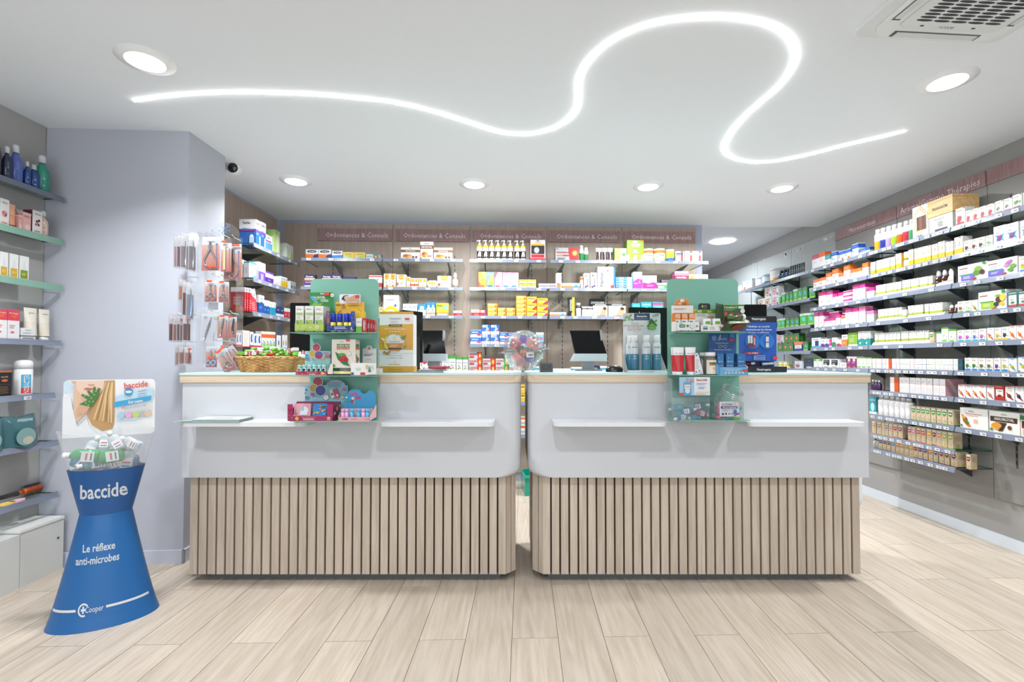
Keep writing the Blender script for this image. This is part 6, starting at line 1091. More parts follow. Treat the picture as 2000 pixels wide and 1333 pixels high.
# refill bags on sixth shelf
for i, (px, w, t, l) in enumerate(((-34, .17, .1, 'teal refill bag at the frame edge, sixth left shelf'), (36, .19, -.06, 'teal refill bag with round window, sixth left shelf'))):
    c = Row('left', ZL[5]+.001, '', '', XLS-.03, pi/2).pt(px)
    mb = MB(); n = 10; m = 8; g = []
    for j in range(m+1):
        v = j/m; row = []
        for k in range(n+1):
            u = k/n; th = .045*sin(pi*u)**.5*(1-v)**.45+.002+.004*random.random()
            row.append(((u-.5)*w*(1-.12*v)+t*v*.1, th, v*.155+.006*sin(7*u+i)))
        g.append(row)
    for sgn, yy in ((-1, 0), (1, 0)):
        vs = [(x, yy+sgn*th, z) for r_ in g for x, th, z in r_]
        mb.add(vs, [(j*(n+1)+k, j*(n+1)+k+1, (j+1)*(n+1)+k+1, (j+1)*(n+1)+k) for j in range(m) for k in range(n)], '3f6a70', smooth=True)
    e = empty('refill_bag', tuple(c), pi/2); tag(e, l, 'bag')
    build(mb, 'pouch', 'gloss', e)
    build(MB().ell(-.01, .05, .05, .045, -.050, '8ab0ac', 18).ell(.0, .03, .028, .02, -.0505, 'cfc8b4', 14).quad(-.03, .125, .05, .14, -.022, 'a8c4c4'), 'print', 'card', e)
# hairbrush and pads on the lowest shelf
c = Row('left', ZL[6]+.001, '', '', XLS-.06, pi/2).pt(45)
e = empty('round_hairbrush', (c.x, c.y, c.z+.034), pi/2, ); tag(e, 'round black bristle hairbrush with orange collar, lowest left shelf', 'hairbrush')
ax = Matrix.Rotation(pi/2, 4, 'Y')
build(MB().lathe([(.012, .0), (.016, .01), (.018, .09), (.012, .1)], 14, 'd8602a', M=ax), 'barrel', 'gloss', e)
build(MB().lathe([(.0, -.005), (.008, -.005), (.014, -.03), (.012, -.10), (.009, -.2), (.004, -.205)], 12, cols=['e06a2a', 'e06a2a', '2a2224', '1f1b20', '1f1b20'], M=ax), 'handle', 'gloss', e)
mb = MB(); rb = random.Random(3)
for i in range(17):
    for k in range(20):
        a = 2*pi*k/20+i*.16; x = .004+i*.0056; r0, r1 = .017, .032+rb.random()*.003
        dy, dz = cos(a), sin(a); o2 = .0006
        mb.add([(x-o2, r0*dy, r0*dz), (x+o2, r0*dy, r0*dz), (x+o2*.6+.001, r1*dy, r1*dz), (x-o2*.6, r1*dy, r1*dz)], [(0, 1, 2, 3)], '171214')
        mb.add([(x, r0*dy-o2*dz, r0*dz+o2*dy), (x, r0*dy+o2*dz, r0*dz-o2*dy), (x, r1*dy+o2*dz, r1*dz-o2*dy)], [(0, 1, 2)], '171214')
build(mb, 'bristles', 'matt', e, kind='stuff')
for (px, cc, l) in ((14, 'e8c46a', 'yellow sponge pad on the lowest left shelf'), (34, 'e8b4c0', 'pink sponge pad on the lowest left shelf')):
    c = Row('left', ZL[6]+.001, '', '', XLS-.03, pi/2).pt(px)
    tag(build(MB().prism([(.035*cos(2*pi*i/18), .022*sin(2*pi*i/18)) for i in range(18)], 0, .009, cc, smooth=False), 'sponge_pad', 'matt', loc=(c.x, c.y-.0, c.z), rz=pi/2), l, 'sponge')
# white cabinet under the left shelves
a = atZ(38, 1150, 0); b = atZ(116, 1111, 0)
zc = atX(130, 1003, -2.49).z
cx_ = a.x; 
e = empty('base_cabinet', (XL, a.y, 0)); tag(e, 'low white cabinet on the floor under the left wall shelves', 'cabinet')
wd = a.x-XL; dd_ = PY0-a.y-.02
build(MB().box((-.0, 0, .0), (wd, dd_, zc*.955), 'c9cac6'), 'body', 'lacquer', e)
build(MB().box((0, -.004, zc*.955), (wd+.004, dd_, zc), 'dcdcd8'), 'top_board', 'lacquer', e)
build(MB().lathe([(.006, 0), (.006, .003), (0, .004)], 10, '6a6a6a', M=Matrix.Rotation(pi/2, 4, 'Y')), 'lock', 'metal', e, loc=(wd, dd_*.86, zc*.62))
e = empty('base_cabinet', (XL-.0, 1.0, 0)); tag(e, 'white plinth cabinet front at the bottom left frame edge', 'cabinet')
build(MB().box((0, 0, 0), (wd, a.y-1.0-.003, zc*.93), 'c9cac6'), 'body', 'lacquer', e)
p = Row('left', ZL[0]+.2, '', '', XLS, pi/2).pt(-6)
# ---------------------------------------------------------------- things on the counters
class PD:
    """draws at a given depth Y from pixel measurements; o = world origin of the thing"""
    def __init__(s, Y, o=None): s.Y = Y; s.mb = MB(); s.o = o or Vector((0, 0, 0)); s.k = 0
    def P(s, px, py): p = atY(px, py, s.Y)-s.o; return p.x, p.z
    def nx(s): s.k += 1; return -.0005*s.k
    def slab(s, pts, th, col, m=0):
        P = [s.P(*q) for q in pts]; n = len(P); y = s.Y-s.o.y+(s.nx() if s.mb.v else 0)
        if sum(P[i][0]*P[(i+1) % n][1]-P[(i+1) % n][0]*P[i][1] for i in range(n)) < 0: P = P[::-1]
        s.mb.prism([(a, b) for a, b in P], -y-th-.0004*s.k, -y, col, m, M=XZ); return s
    def rect(s, x0, y0, x1, y1, th, col, m=0, r=0):
        if r: return s.slab(rrect(x0, y0, x1, y1, r, 4), th, col, m)
        return s.slab([(x0, y0), (x1, y0), (x1, y1), (x0, y1)], th, col, m)
    def q(s, x0, y0, x1, y1, col): a = s.P(x0, y1); b = s.P(x1, y0); s.mb.quad(a[0], a[1], b[0], b[1], s.Y-s.o.y+s.nx(), col); return s
    def p(s, pts, col): s.mb.poly([s.P(*q) for q in pts], s.Y-s.o.y+s.nx(), col); return s
    def e(s, x, y, rx, ry, col, rot=0, n=16): a = s.P(x, y); k = s.Y/F; s.mb.ell(a[0], a[1], rx*k, ry*k, s.Y-s.o.y+s.nx(), col, n, rot); return s
    def t(s, txt, x, y, h, col, maxw=None, bold=False, rot=0): a = s.P(x, y); k = s.Y/F; s.mb.text(txt, a[0], a[1], h*k, s.Y-s.o.y+s.nx(), col, maxw*k if maxw else None, bold, rot); return s
    def ln(s, x0, y0, x1, y1, n, col): a = s.P(x0, y1); b = s.P(x1, y0); s.mb.lines(a[0], a[1], b[0], b[1], n, s.Y-s.o.y+s.nx(), col); return s
    def done(s, name, mat, parent, **k): return build(s.mb, name, mat, parent, **k)
def thing(name, label, cat, px, py, Y, group=None, z=None):
    p = atY(px, py, Y); 
    if z is not None: p.z = z
    e = empty(name, tuple(p)); tag(e, label, cat, group); return e, Vector(p)
def box3(e, o, x0, x1, y0, y1, Y, d, col, name, mat='card'):      # a box: front face from pixels at depth Y, going back d
    a = atY(x0, y1, Y)-o; b = atY(x1, y0, Y)-o
    return build(MB().box((a.x, a.y, a.z), (b.x, a.y+d, b.z), col), name, mat, e)
def tray3(e, o, x0, x1, yt, yb, Y, d, col, inner=None, back=None, name='tray', sidetop=None, mb=None):
    a = atY(x0, yb, Y)-o; b = atY(x1, yt, Y)-o; t = .0015; m = mb or MB(); hb = back if back else b.z
    m.box((a.x, a.y, a.z), (b.x, a.y+d, a.z+t), inner or col).box((a.x, a.y, a.z+t), (b.x, a.y+t, b.z), col)
    for xx in (a.x, b.x-t):
        m.add([(xx, a.y, a.z), (xx, a.y+d, a.z), (xx, a.y+d, b.z+(sidetop or 0)), (xx, a.y, b.z), (xx+t, a.y, a.z), (xx+t, a.y+d, a.z), (xx+t, a.y+d, b.z+(sidetop or 0)), (xx+t, a.y, b.z)], [(0, 1, 2, 3)[::-1], (4, 5, 6, 7), (0, 4, 7, 3), (1, 2, 6, 5), (3, 7, 6, 2)], inner or col)
    m.box((a.x, a.y+d-t, a.z), (b.x, a.y+d, b.z+(sidetop or 0)), inner or col)
    return m
# ---- green shelf towers fixed to the counters
TY, TF = 2.435, 2.275
def tower(x0, x1, fx0, fx1, label, ys=(649.5, 734.2, 823.3)):
    e, o = thing('display_stand', label, 'display stand', (x0+x1)/2, 822, TY, 'green display stands on the counters')
    a = atY(x0, 822.5, TY)-o; b = atY(x1, 545, TY)-o
    build(MB().prism(rrect(a.x, a.z, b.x, b.z, .028, 6, (0, 0, 1, 1)), -.006, 0, '74a897', M=XZ), 'back_panel', 'lacquer', e, loc=(0, 0, 0))
    zs = []
    for y in ys:
        l = atY(fx0, y, TF)-o; r = atY(fx1, y, TF)-o; zs.append(l.z+o.z)
        mb = MB().prism([(a.x, -.007), (l.x, TF-TY), (r.x, TF-TY), (b.x, -.007)], l.z-.003, l.z, '74a897')
        build(mb, 'shelf', 'lacquer', e)
    for px_ in (0,):
        c = atY(x1-19 if x0 > 1000 else x1-19, 739, TY)-o
        build(MB().lathe([(.0045, 0), (.0045, .002), (0, .003)], 10, 'c8ccd0', M=Matrix.Translation((c.x, -.006, c.z)) @ Matrix.Rotation(pi/2, 4, 'X')), 'screw', 'metal', e)
    return zs
Z1 = tower(604, 739.5, 566, 737, 'green display stand with herbal boxes and lip balms, counter beside the pillar')
Z2 = tower(1305, 1441.5, 1327, 1466, 'green display stand with vitamin boxes and tubes, counter by grey shelving', (648.5, 733, 822))
def on(z, px, Y): return Vector((atY(px, 700, Y).x, Y, z))
def pbox(style, x0, x1, hpx, Y, z, d, name, label, group=None, rz=0, cat='box'):
    a = atY(x0, 700, Y).x; b = atY(x1, 700, Y).x; k = Y/F
    o = put(carton_mesh(style, b-a, d, hpx*k), name, None, None, ((a+b)/2, Y, z+.0005), rz)
    return tag(o, label, cat, group)
K = 2.30/F
# first tower, top shelf
z = Z1[0]
S('herb', 'eceee4', [('b', 0, .74, 1, 1, 'f4f4ee'), ('t', 'Arko', .45, .88, .08, 'gd', .6), ('r', .1, .66, .9, .74, 'a8c87a'), ('r', .1, 0, .9, .46, 'a9c85a'), ('p', [(.12, .44), (.3, .4), (.5, .22), (.2, .3)], '3a8ac8'), ('p', [(.25, .12), (.6, .36), (.5, .2), (.9, .3), (.6, .14), (.85, .08)], '2f6a2f'), ('e', .66, .16, .1, 0, 'f4f4f0'), ('e', .66, .16, .04, 0, 'ebb125'), ('e', .25, .06, .08, .04, 'f0d8d0'), ('m', .2, .5, .8, .6, 2, 'gl')], side='dfe0b8')
for i, (a, b) in enumerate(((576, 592.5), (595, 611.5), (614, 631))):
    pbox('herb', a, b, 51, TF+.012, z+.002, .045, 'herbal_remedy_box', ['leftmost', 'middle', 'right'][i]+' white and green herbal box in the lime tray', 'herbal boxes in the lime tray')
    pbox('herb', a+6, b+6, 51, TF+.062, z+.002, .045, 'herbal_remedy_box', f'{["leftmost", "middle", "right"][i]} herbal box in the back row of the lime tray', 'herbal boxes in the lime tray')
e, o = thing('display_box', 'lime tray with green nature card behind herbal boxes', 'display box', 598, 646, TF+.004); 
m = tray3(e, o, 575, 633, 633, 646.5, TF+.004, .12, 'b4cc5c', 'a6be50', sidetop=.05); build(m, 'tray', 'card', e)
d = PD(TF+.0035, o); d.k = 2; d.e(594, 640, 5, 4, 'd0e08c').e(594, 640, 3.6, 2.8, 'b4cc5c').ln(578, 637, 587, 643, 2, 'd8e6a0').e(620, 639.5, 3.4, 3.4, 'f4f8e8').e(620, 639.5, 2, 2, 'b4cc5c').ln(604, 638, 612, 642, 2, 'e8f0c8'); d.done('print', 'card', e)
d = PD(TF+.128, o); d.rect(604.5, 571.5, 650.5, 642, .002, '2f8a3a').p([(605, 580), (612, 578), (624, 593), (615, 592)], '5aa0d8').p([(606, 600), (618, 586), (621, 594), (632, 592), (624, 600)], '7fb04a').e(649, 577, 3.4, 3.8, 'w').e(649, 577, 1.4, 1.6, 'ebb125').t('Arko', 629.5, 573.8, 3.6, 'w', 8, True).t('LA NATURE,', 624.5, 581, 4, 'w', 22, True).ln(617, 583.5, 638, 585.5, 1, 'd8ecd8').t('STRESS', 634.5, 588, 4, 'w', 15, True).rect(634, 572, 643.5, 577.5, .003, 'e8452a'); d.done('back_card', 'card', e)
# rescue spray display
e, o = thing('display_box', 'blue starry tray holding blue capped night sprays', 'display box', 665, 646, TF+.006)
m = tray3(e, o, 637.5, 693, 636.5, 646.8, TF+.006, .085, '1c3a8c', '8a96a8', sidetop=.065); build(m, 'tray', 'card', e)
d = PD(TF+.0055, o); d.rect(637.5, 608.5, 645, 638, .0015, '1f3f98').rect(685.5, 608.5, 693, 638, .0015, '1f3f98').rect(645, 636.5, 685.5, 638.5, .0015, '1c3a8c').t('RESCUE', 641, 621, 4.5, 'f07a3a', 26, True, pi/2).ln(653, 638, 680, 643.5, 3, 'c8d4ee').e(688, 642, 3, 3, 'ly').e(689.3, 641.3, 2.5, 2.5, '1c3a8c').e(690, 613, .7, .7, 'ly').e(688, 621, .7, .7, 'ly').e(690.5, 630, .7, .7, 'ly').e(642, 642, 3.4, 3.4, '6a8ad0').e(642, 642, 2.9, 2.9, '1c3a8c').e(648, 639, .7, .7, 'ly').e(656, 645, .7, .7, 'ly'); d.done('front_print', 'card', e)
d = PD(TF+.095, o); d.rect(655.5, 590, 711.5, 644, .002, 'eeb81e').rect(663, 575, 704, 593.5, .003, 'f4f2f2', r=3).t('RESCUE', 665, 596, 3.6, '2a2a2a', 17, True).t('NUIT', 672, 600, 3, 'nv', 8, True).t('SPRAY', 671.5, 603.5, 2.6, 'pu', 9).ln(679, 596, 702, 598, 1, '6a5a2a').e(661, 606, 4.5, 4.5, 'b8862a').e(661, 606, 4, 4, 'eeb81e')
d.p([(668, 583), (672, 578), (680, 577), (682, 584), (676, 588), (668, 586)], '3a2018').e(679, 584, 6.5, 4.6, 'e8b896', -.5).p([(673, 580), (682, 578), (681, 581), (674, 583)], 'd8dce0').p([(680, 588), (686, 580), (694, 577), (700, 582), (702, 591), (684, 592)], 'dba686').p([(671, 588), (684, 590), (700, 590), (698, 593), (676, 592)], 'e8bfa2').p([(694, 577.5), (702.5, 576.5), (702.5, 583), (695, 583)], 'e23a2a'); d.done('back_card', 'card', e)
BT['resc'] = ('stick', 'e6d22e', '1f3fc8', .52)
for i, a in enumerate((645.5, 658.5, 671.5, 681)):
    b = bottle('resc', .026, 37*K); b.name = 'night_spray'; b.location = on(z+.002, a+5, TF+.03); tag(b, ['leftmost', 'second from left', 'third from left', 'rightmost'][i]+' blue capped yellow night spray in the blue tray', 'bottle', 'blue capped sprays')
e, o = thing('standing_box', 'yellow night spray box standing behind the red gift boxes', 'box', 702, 646, TF+.06); 
build(MB().prism([(-.022, 0), (.022, 0), (.022, .095), (0, .088), (-.022, .112)], -.03, 0, 'ecc61e', M=XZ), 'carton', 'card', e)
S('balmbox', 'f4f4f2', [('b', 0, 0, 1, .42, '7ac03a'), ('t', 'argiletz', .5, .74, .08, '5a6a8a', .8)])
pbox('balmbox', 694.5, 706.5, 28, TF+.012, z, .03, 'balm_box', 'small white and green box beside red gift box, upper stand shelf')
S('offert', 'b8202c', [('v', 'OFFERT', .45, .5, .5, 'f4e8e4', .86)], side='c8242e')
for i, (a, b, y) in enumerate(((707, 716, .012), (717, 722.2, .024), (722.6, 727.5, .034), (728, 732.2, .046))):
    pbox('offert', a, b, 28-i*1.2, TF+y, z, .03, 'gift_balm_box', ['leftmost', 'second from left', 'third from left', 'rightmost'][i]+' red box lettered OFFERT on the upper stand shelf', 'red gift boxes')
# first tower, second shelf
z = Z1[1]
e, o = thing('display_box', 'magenta lip balm tray with pale teal card and coloured discs', 'display box', 608, 733, TF+.006)
build(tray3(e, o, 577.5, 639, 726, 733.3, TF+.006, .07, 'b01f5c', 'e8e0d8', sidetop=.012), 'tray', 'card', e)
d = PD(TF+.0055, o); d.k = 2; d.t('Baume à lèvres', 610, 728, 2.4, 'e8c060', 26).t('Lip balm', 610, 731, 2.6, 'w', 16, True).e(630, 729.5, 3, 3, 'e8c83a').e(581, 730, .8, .8, 'w').e(586, 728, 1, 1, 'cy').e(591, 731, 1, 1, 'yel').ln(633, 729, 637, 731, 1, 'w'); d.done('print', 'card', e)
d = PD(TF+.075, o); d.rect(595.5, 686, 646, 731, .0015, 'a8d8d8').e(618, 679.5, 8.4, 8.4, 'f0f0f0').e(618, 679.5, 7.4, 7.4, 'c8506a').e(611, 691, 7.2, 7.2, 'f0f0f0').e(611, 691, 6.4, 6.4, 'e0b84a').e(623, 694, 8.8, 8.8, 'f0f0f0').e(623, 694, 8, 8, '6a6ab8').rect(617.5, 694, 627, 700, .003, 'd8302a').e(600, 695, 4, 4, 'f4f8f8').e(600, 695, 3.4, 3.4, '3aa0d8').t('SMILEY', 600.5, 700, 2.4, '1c1c1c', 8, True).t('WORLD', 600.5, 703.4, 2.4, '1c1c1c', 8, True).ln(632, 688, 645, 691, 2, 'c8506a').rect(636, 693, 645.5, 698.5, .002, 'd86a8a').e(612, 702, 1, 1, 'red').e(616, 704, .8, .8, 'bl').e(632, 701, 2, 2, 'e8c83a'); d.done('back_card', 'card', e)
BT['lip'] = ('stick', '9ad6d2', 'a8e0dc', .7)
for i, a in enumerate((582, 591.5, 601.5, 611, 620.5, 629.5)):
    b = bottle('lip', .021, 20*K); b.name = 'lip_balm'; b.location = on(z+.002, a+4, TF+.026); tag(b, f'pale teal lip balm, {["leftmost", "second from left", "third from left", "fourth from left", "fifth from left", "rightmost"][i]} in the magenta tray', 'lip balm', 'teal lip balms')
    d = PD(0); mbk = MB().ell(0, .026, .0065, .0065, -.0106, 'c8506a', 10).ell(-.003, .018, .004, .004, -.0108, 'e0b84a', 8).ell(.002, .013, .0065, .0065, -.011, '5a5ab0', 10); build(mbk, 'sticker', 'card', b)
S('azinc', 'ebe4d6', [('t', 'Arko', .42, .93, .05, 'gd', .22), ('r', .22, .72, .76, .84, '2f7a52'), ('t', 'AZINC BIO', .49, .78, .075, 'f4f0e4', .5, 1), ('r', .22, .65, .76, .73, 'd84a2a'), ('t', 'ACEROLA 1000', .49, .69, .05, 'f0e0b0', .5, 1), ('p', [(.16, .56), (.4, .45), (.62, .28), (.78, .06), (.5, .12), (.26, .3)], '2f7a3a'), ('e', .44, .46, .16, .06, '5aa03a'), ('e', .42, .30, .10, 0, 'b8202c'), ('e', .55, .36, .10, 0, 'c82a34'), ('e', .62, .28, .10, 0, 'a81c28'), ('e', .76, .50, .08, 0, 'c8d4b8'), ('e', .76, .50, .065, 0, 'ebe4d6'), ('r', .06, .04, .16, .12, 'gr'), ('r', .62, .94, .78, .995, 'e23a2a')], side='e2d9c8', sops=[('r', .1, .66, .9, .84, '2f7a52'), ('r', .1, .64, .9, .73, 'd84a2a'), ('p', [(.1, .5), (.7, .3), (.4, .06)], '2f7a3a'), ('e', .6, .3, .2, .07, 'b8202c')])
e, o = thing('display_box', 'white slanted tray carrying the big acerola carton', 'display box', 690, 733, TF+.004)
d = PD(TF+.004, o); d.slab([(640, 733), (640, 727), (646, 711), (650, 711), (650, 733)], .0015, 'e8e2d4').rect(640, 731, 686, 733.3, .0015, '2a2a2a').rect(685.5, 709.5, 714.5, 733.3, .0015, 'f2f2f0').slab([(714.5, 709.5), (735, 710), (735, 731), (714.5, 733.3)], .0015, 'ecece8'); d.Y -= .0016; d.q(686, 728, 691, 732.5, '2a3f8c').q(704, 728, 713.5, 732.5, 'c8283a').e(700, 721, 5, 3, 'd8ecd0').e(717, 717, 3, 4, 'd8b878').p([(719, 727), (722, 715), (725, 727)], '3a8a4a').ln(723, 714, 732, 722, 3, 'gl').t('Rhume', 700, 721, 2, 'gr', 8); d.done('front', 'card', e)
build(MB().box((-.11, .0, .001), (.105, .125, .0025), 'e8e8e4').box((-.11, .125, .001), (.105, .1265, .03), 'ecece8'), 'tray', 'card', e)
d = PD(TF+.13, o); d.slab([(708, 733), (708, 681)]+[(721+6.5*cos(a), 681+6*sin(a)) for a in [pi+.0+i*pi/8 for i in range(9)]]+[(735, 681), (735, 733)], .0015, 'e4e6e2').e(721, 680.5, 3.2, 3.6, 'c0a070').q(719, 684, 733, 689, 'f4f6f8').ln(711, 692, 731, 696, 2, '6a6a6a').t('aromabio', 720, 702, 2, '4a8a8a', 11); d.done('back_card', 'card', e)
pbox('azinc', 647, 694.5, 55.5, TF+.02, z+.036, .06, 'supplement_carton', 'large beige carton with cherries and green leaf on the stand', rz=-.04)
for i in range(3):
    T = Matrix.Translation(on(z+.012+.0*i, 652+i*1, TF+.03+i*.022)) @ Matrix.Rotation(pi/2, 4, 'Y'); 
    tag(build(MB().lathe([(.0, 0), (.009, .001), (.009, .10), (0, .101)], 12, ['e6d48a', 'e0cc80', 'e8da9a'][i]).mesh('x') and MB().lathe([(.0, 0), (.009, .001), (.009, .10), (0, .101)], 12, ['e6d48a', 'e0cc80', 'e8da9a'][i], M=Matrix.Rotation(pi/2, 4, 'Y')), 'acerola_tube', 'gloss', loc=tuple(T.translation)), ['front', 'middle', 'back'][i]+' yellow tube lying in the white slanted tray', 'tube', 'yellow tubes under the acerola carton')
# first tower, bottom shelf
z = Z1[2]
e, o = thing('display_box', 'magenta open box of tins with pale blue card, lowest stand shelf', 'display box', 612, 822, TF+.004)
build(tray3(e, o, 561.5, 650.5, 813, 823, TF+.004, .10, 'a8245c', '8a3a5c', sidetop=.06), 'tray', 'card', e)
d = PD(TF+.0035, o); d.rect(561.5, 790, 572, 814, .0015, 'a8245c').rect(638.5, 790, 650.5, 814, .0015, 'a8245c').t('5,90', 566.5, 801, 3.2, '1a1a1a', 8).t('€', 566.5, 806, 2.6, '1a1a1a').t('Boîte de 24 pansements', 604, 815, 2, 'e8c060', 28).ln(592, 817, 618, 821.5, 3, 'f0d8e0').e(580.5, 818, 3.8, 3.8, 'd8b04a').e(566, 812, .9, .9, 'cy').e(571, 816, .9, .9, 'yel').e(565, 818, 1.2, 1.2, 'gr').e(574, 812, .8, .8, 'w').e(643, 817, 4.2, 3.6, 'e8608a').e(643, 818, 3, 2.6, 'f0c03a').e(643, 819, 1.8, 1.6, '6ab0e0').ln(638, 821, 648, 822, 1, 'w'); d.done('front_print', 'card', e)
mbs = MB(); a = atY(650.5, 822, TF+.004)-o
for i, (yy, zz, r, c) in enumerate(((.02, .03, .008, 'w'), (.05, .05, .01, 'f0c03a'), (.075, .025, .007, '3ab0a0'), (.04, .07, .006, '6a4ab0'), (.085, .06, .006, 'w'))):
    mbs.add([(a.x+.0008, yy-.0+r*cos(2*pi*k/10), .002+zz+r*sin(2*pi*k/10)) for k in range(10)], [tuple(range(10))], c)
build(mbs, 'side_print', 'card', e)
def blob(d):
    d.e(620.5, 746, 10, 10, 'f0f0f0').e(620.5, 746, 9, 9, 'b8465e').e(612.5, 758.5, 8.6, 8.6, 'f0f0f0').e(612.5, 758.5, 7.6, 7.6, 'c8a860').e(626.5, 763, 11, 11, 'f0f0f0').e(626.5, 763, 10, 10, '4a5298')
d = PD(TF+.108, o); d.slab([(595.5, 822), (595.5, 754), (632, 754)]+[(656+18*cos(a_), 752+9.5*sin(a_)) for a_ in [pi+i*pi/10 for i in range(11)]]+[(674.5, 753), (679.5, 754), (679.5, 822)], .0015, '8fbfd2'); blob(d); d.ln(637, 747, 672, 749, 1, 'b8465e').ln(640, 750, 668, 757, 4, '6a98b0').ln(669, 757, 678, 764, 4, 'd86a8a').t('SMILEY', 601.5, 776, 2.8, '1c1c1c', 9, True).t('WORLD', 601.5, 779.6, 2.8, '1c1c1c', 9, True).e(638, 776.5, 4.6, 4.6, 'w').e(638, 776.5, 1.8, 1.8, 'e0b83a').e(670, 776, 3, 3, 'c8c83a').p([(644, 763), (650, 760), (655, 776), (649, 779)], 'e8d8c0').p([(652, 762), (658, 758), (664, 772), (662, 779), (656, 778)], 'c85068').e(650, 770, 2, 2, 'bl').e(660, 772, 2, 2, 'w').p([(607, 770), (610.5, 768), (614, 770), (611, 775)], 'd8506a').e(600, 762, 1.6, 1.6, 'nv').e(598, 768, 1.2, 1.2, 'dg').e(632, 774, 1, 1, 'w').e(617, 778, .9, .9, 'w'); d.done('back_card', 'card', e)
for i, (a, b, c, dd2, l) in enumerate(((573, 606, 'dba0ac', 'eeb8c2', 'pink plaster tin with rounded corners in the magenta box'), (610, 637, '2f86c8', '2a78b8', 'blue plaster tin with multicoloured picture in the magenta box'))):
    e, o = thing('plaster_tin', l, 'tin', (a+b)/2, 813, TF+.02, z=z+.003)
    mb = MB(); A = atY(a, 813, TF+.02)-o; Bq = atY(b, 788.5, TF+.02)-o; 
    mb.prism(rrect(A.x, 0, Bq.x, Bq.z, .008, 4), -.02, 0, c, M=XZ); build(mb, 'tin', 'gloss', e, rot=(-.12, 0, 0))
    d = PD(TF+.02, o); d.k = 1; rb = random.Random(i)
    if i == 0: d.p([(584, 811), (588, 798), (596, 794), (602, 800), (599, 811)], 'dfe6ee').e(590, 799, 3, 4, '8ac4dc').e(579, 805, 2, 2, 'f2d0d6').ln(575, 802, 580, 809, 3, 'b87a88')
    else:
        for k in range(16): d.e(614+rb.random()*20, 793+rb.random()*17, 1.6+rb.random()*1.2, 1.6, rb.choice(['e8c83a', 'w', '1f4a9a', 'd8882a', '7ac0e0', '5a3a20']))
    d.done('print', 'card', e, rot=(-.12, 0, 0))
for i in range(2):
    tag(build(MB().prism(rrect(-.035, 0, .035, .062, .008, 3), -.012, 0, ['e8c0ca', '2a78b8'][i], M=XZ), 'plaster_tin', 'gloss', loc=tuple(on(z+.003, 597+i*32, TF+.062)), rot=(-.12, 0, 0)), ['pink tin hidden behind the front pink plaster tin', 'blue tin behind the front blue plaster tin'][i], 'tin')
e, o = thing('display_box', 'pink lip balm tray with sky blue card, price 3,95', 'display box', 697, 822, TF+.006)
build(tray3(e, o, 660, 722, 815, 823, TF+.006, .06, 'e8a8ac', 'e8c8c8', sidetop=.035), 'tray', 'card', e)
d = PD(TF+.0055, o); d.k = 2; d.slab([(722, 823), (735, 815), (735, 790), (722, 815.5)], .0015, 'e8b0b4'); d.Y -= .0016; d.t('3,95€', 673.5, 819, 3.6, '1a1a1a', 14, True).t('À LÈVRES', 691, 819, 2.2, 'd84a7a', 11).ln(712, 818, 720, 820, 1, 'c87a8a').ln(662, 818, 665, 820, 1, '8a6a7a'); d.done('print', 'card', e)
d = PD(TF+.07, o); d.slab([(672.5, 822), (672.5, 771), (680, 770)]+[(693+13*cos(a_), 769+9*sin(a_)) for a_ in [pi+.2+i*(pi-.4)/8 for i in range(9)]]+[(710, 770)]+[(724+7*cos(a_), 768+5*sin(a_)) for a_ in [pi+i*pi/6 for i in range(7)]]+[(733.5, 770), (733.5, 822)], .0015, '2f9ad0').t('BAUME', 690, 766, 3, 'e8608a', 14, True).t('À LÈVRES', 690.5, 771, 3, 'd8304a', 18, True).p([(695, 775), (704, 774.5), (704, 780), (695, 780)], 'c8307a').e(689.5, 778.5, 3, 3, 'f4c8d0').e(687.5, 784.5, 2.6, 2.6, 'b8303a').p([(690, 785), (695, 783), (693, 790)], 'd8a060').e(678, 783, 3, 1.4, '5aa84a').q(675.5, 775.5, 679, 778, 'w'); d.done('back_card', 'card', e)
for i, (a, c) in enumerate(((667, 'd89ac8'), (674.5, 'd89ad0'), (684.5, '3aa8dc'), (697.5, '3aa0d4'), (707, 'dc9cc8'), (714.5, '3aa8dc'))):
    BT['lb%d' % i] = ('stick', c, 'e0b0d8' if c[0] == 'd' else '5abce8', .7); b = bottle('lb%d' % i, .019, 22*K); b.name = 'lip_balm'; b.location = on(z+.002, a+4, TF+.025)
    tag(b, f'{"lilac" if c[0] == "d" else "sky blue"} lip balm, {["leftmost", "second from left", "third from left", "fourth from left", "fifth from left", "rightmost"][i]} in the pink tray', 'lip balm', 'lilac and blue lip balms')
# ---- second tower
z = Z2[0]
e, o = thing('display_box', 'white vitamin tray with orange half disc card', 'display box', 1339, 648, TF+.006)
build(tray3(e, o, 1321.5, 1366.5, 629.5, 645.5, TF+.006, .07, 'f2f2f0', 'ecece8', sidetop=.0), 'tray', 'card', e)
d = PD(TF+.0055, o); d.k = 2; d.slab([(1311.5, 611), (1321.5, 630), (1321.5, 646), (1311.5, 648)], .0015, 'f0efec').p([(1312, 611.5), (1320, 628), (1312, 629)], 'e8801c').t('3,90€', 1329.5, 631.5, 2.2, 'k', 12).slab(rrect(1327, 634, 1338, 640, 1.5, 3), .002, '2f7a52').t('ADOLE', 1332.5, 637, 2.6, 'w', 8, True).e(1342.5, 637, 2.4, 2.4, '2f7a52').e(1351.5, 637, 4.6, 4.6, '6aa890').e(1351.5, 637, 4.1, 4.1, 'f4f4f2').t('SVL', 1351.5, 637, 2, '2f7a52').q(1359, 636, 1360.5, 639, 'bl').q(1360.5, 636, 1362.2, 639, 'red'); d.done('print', 'card', e)
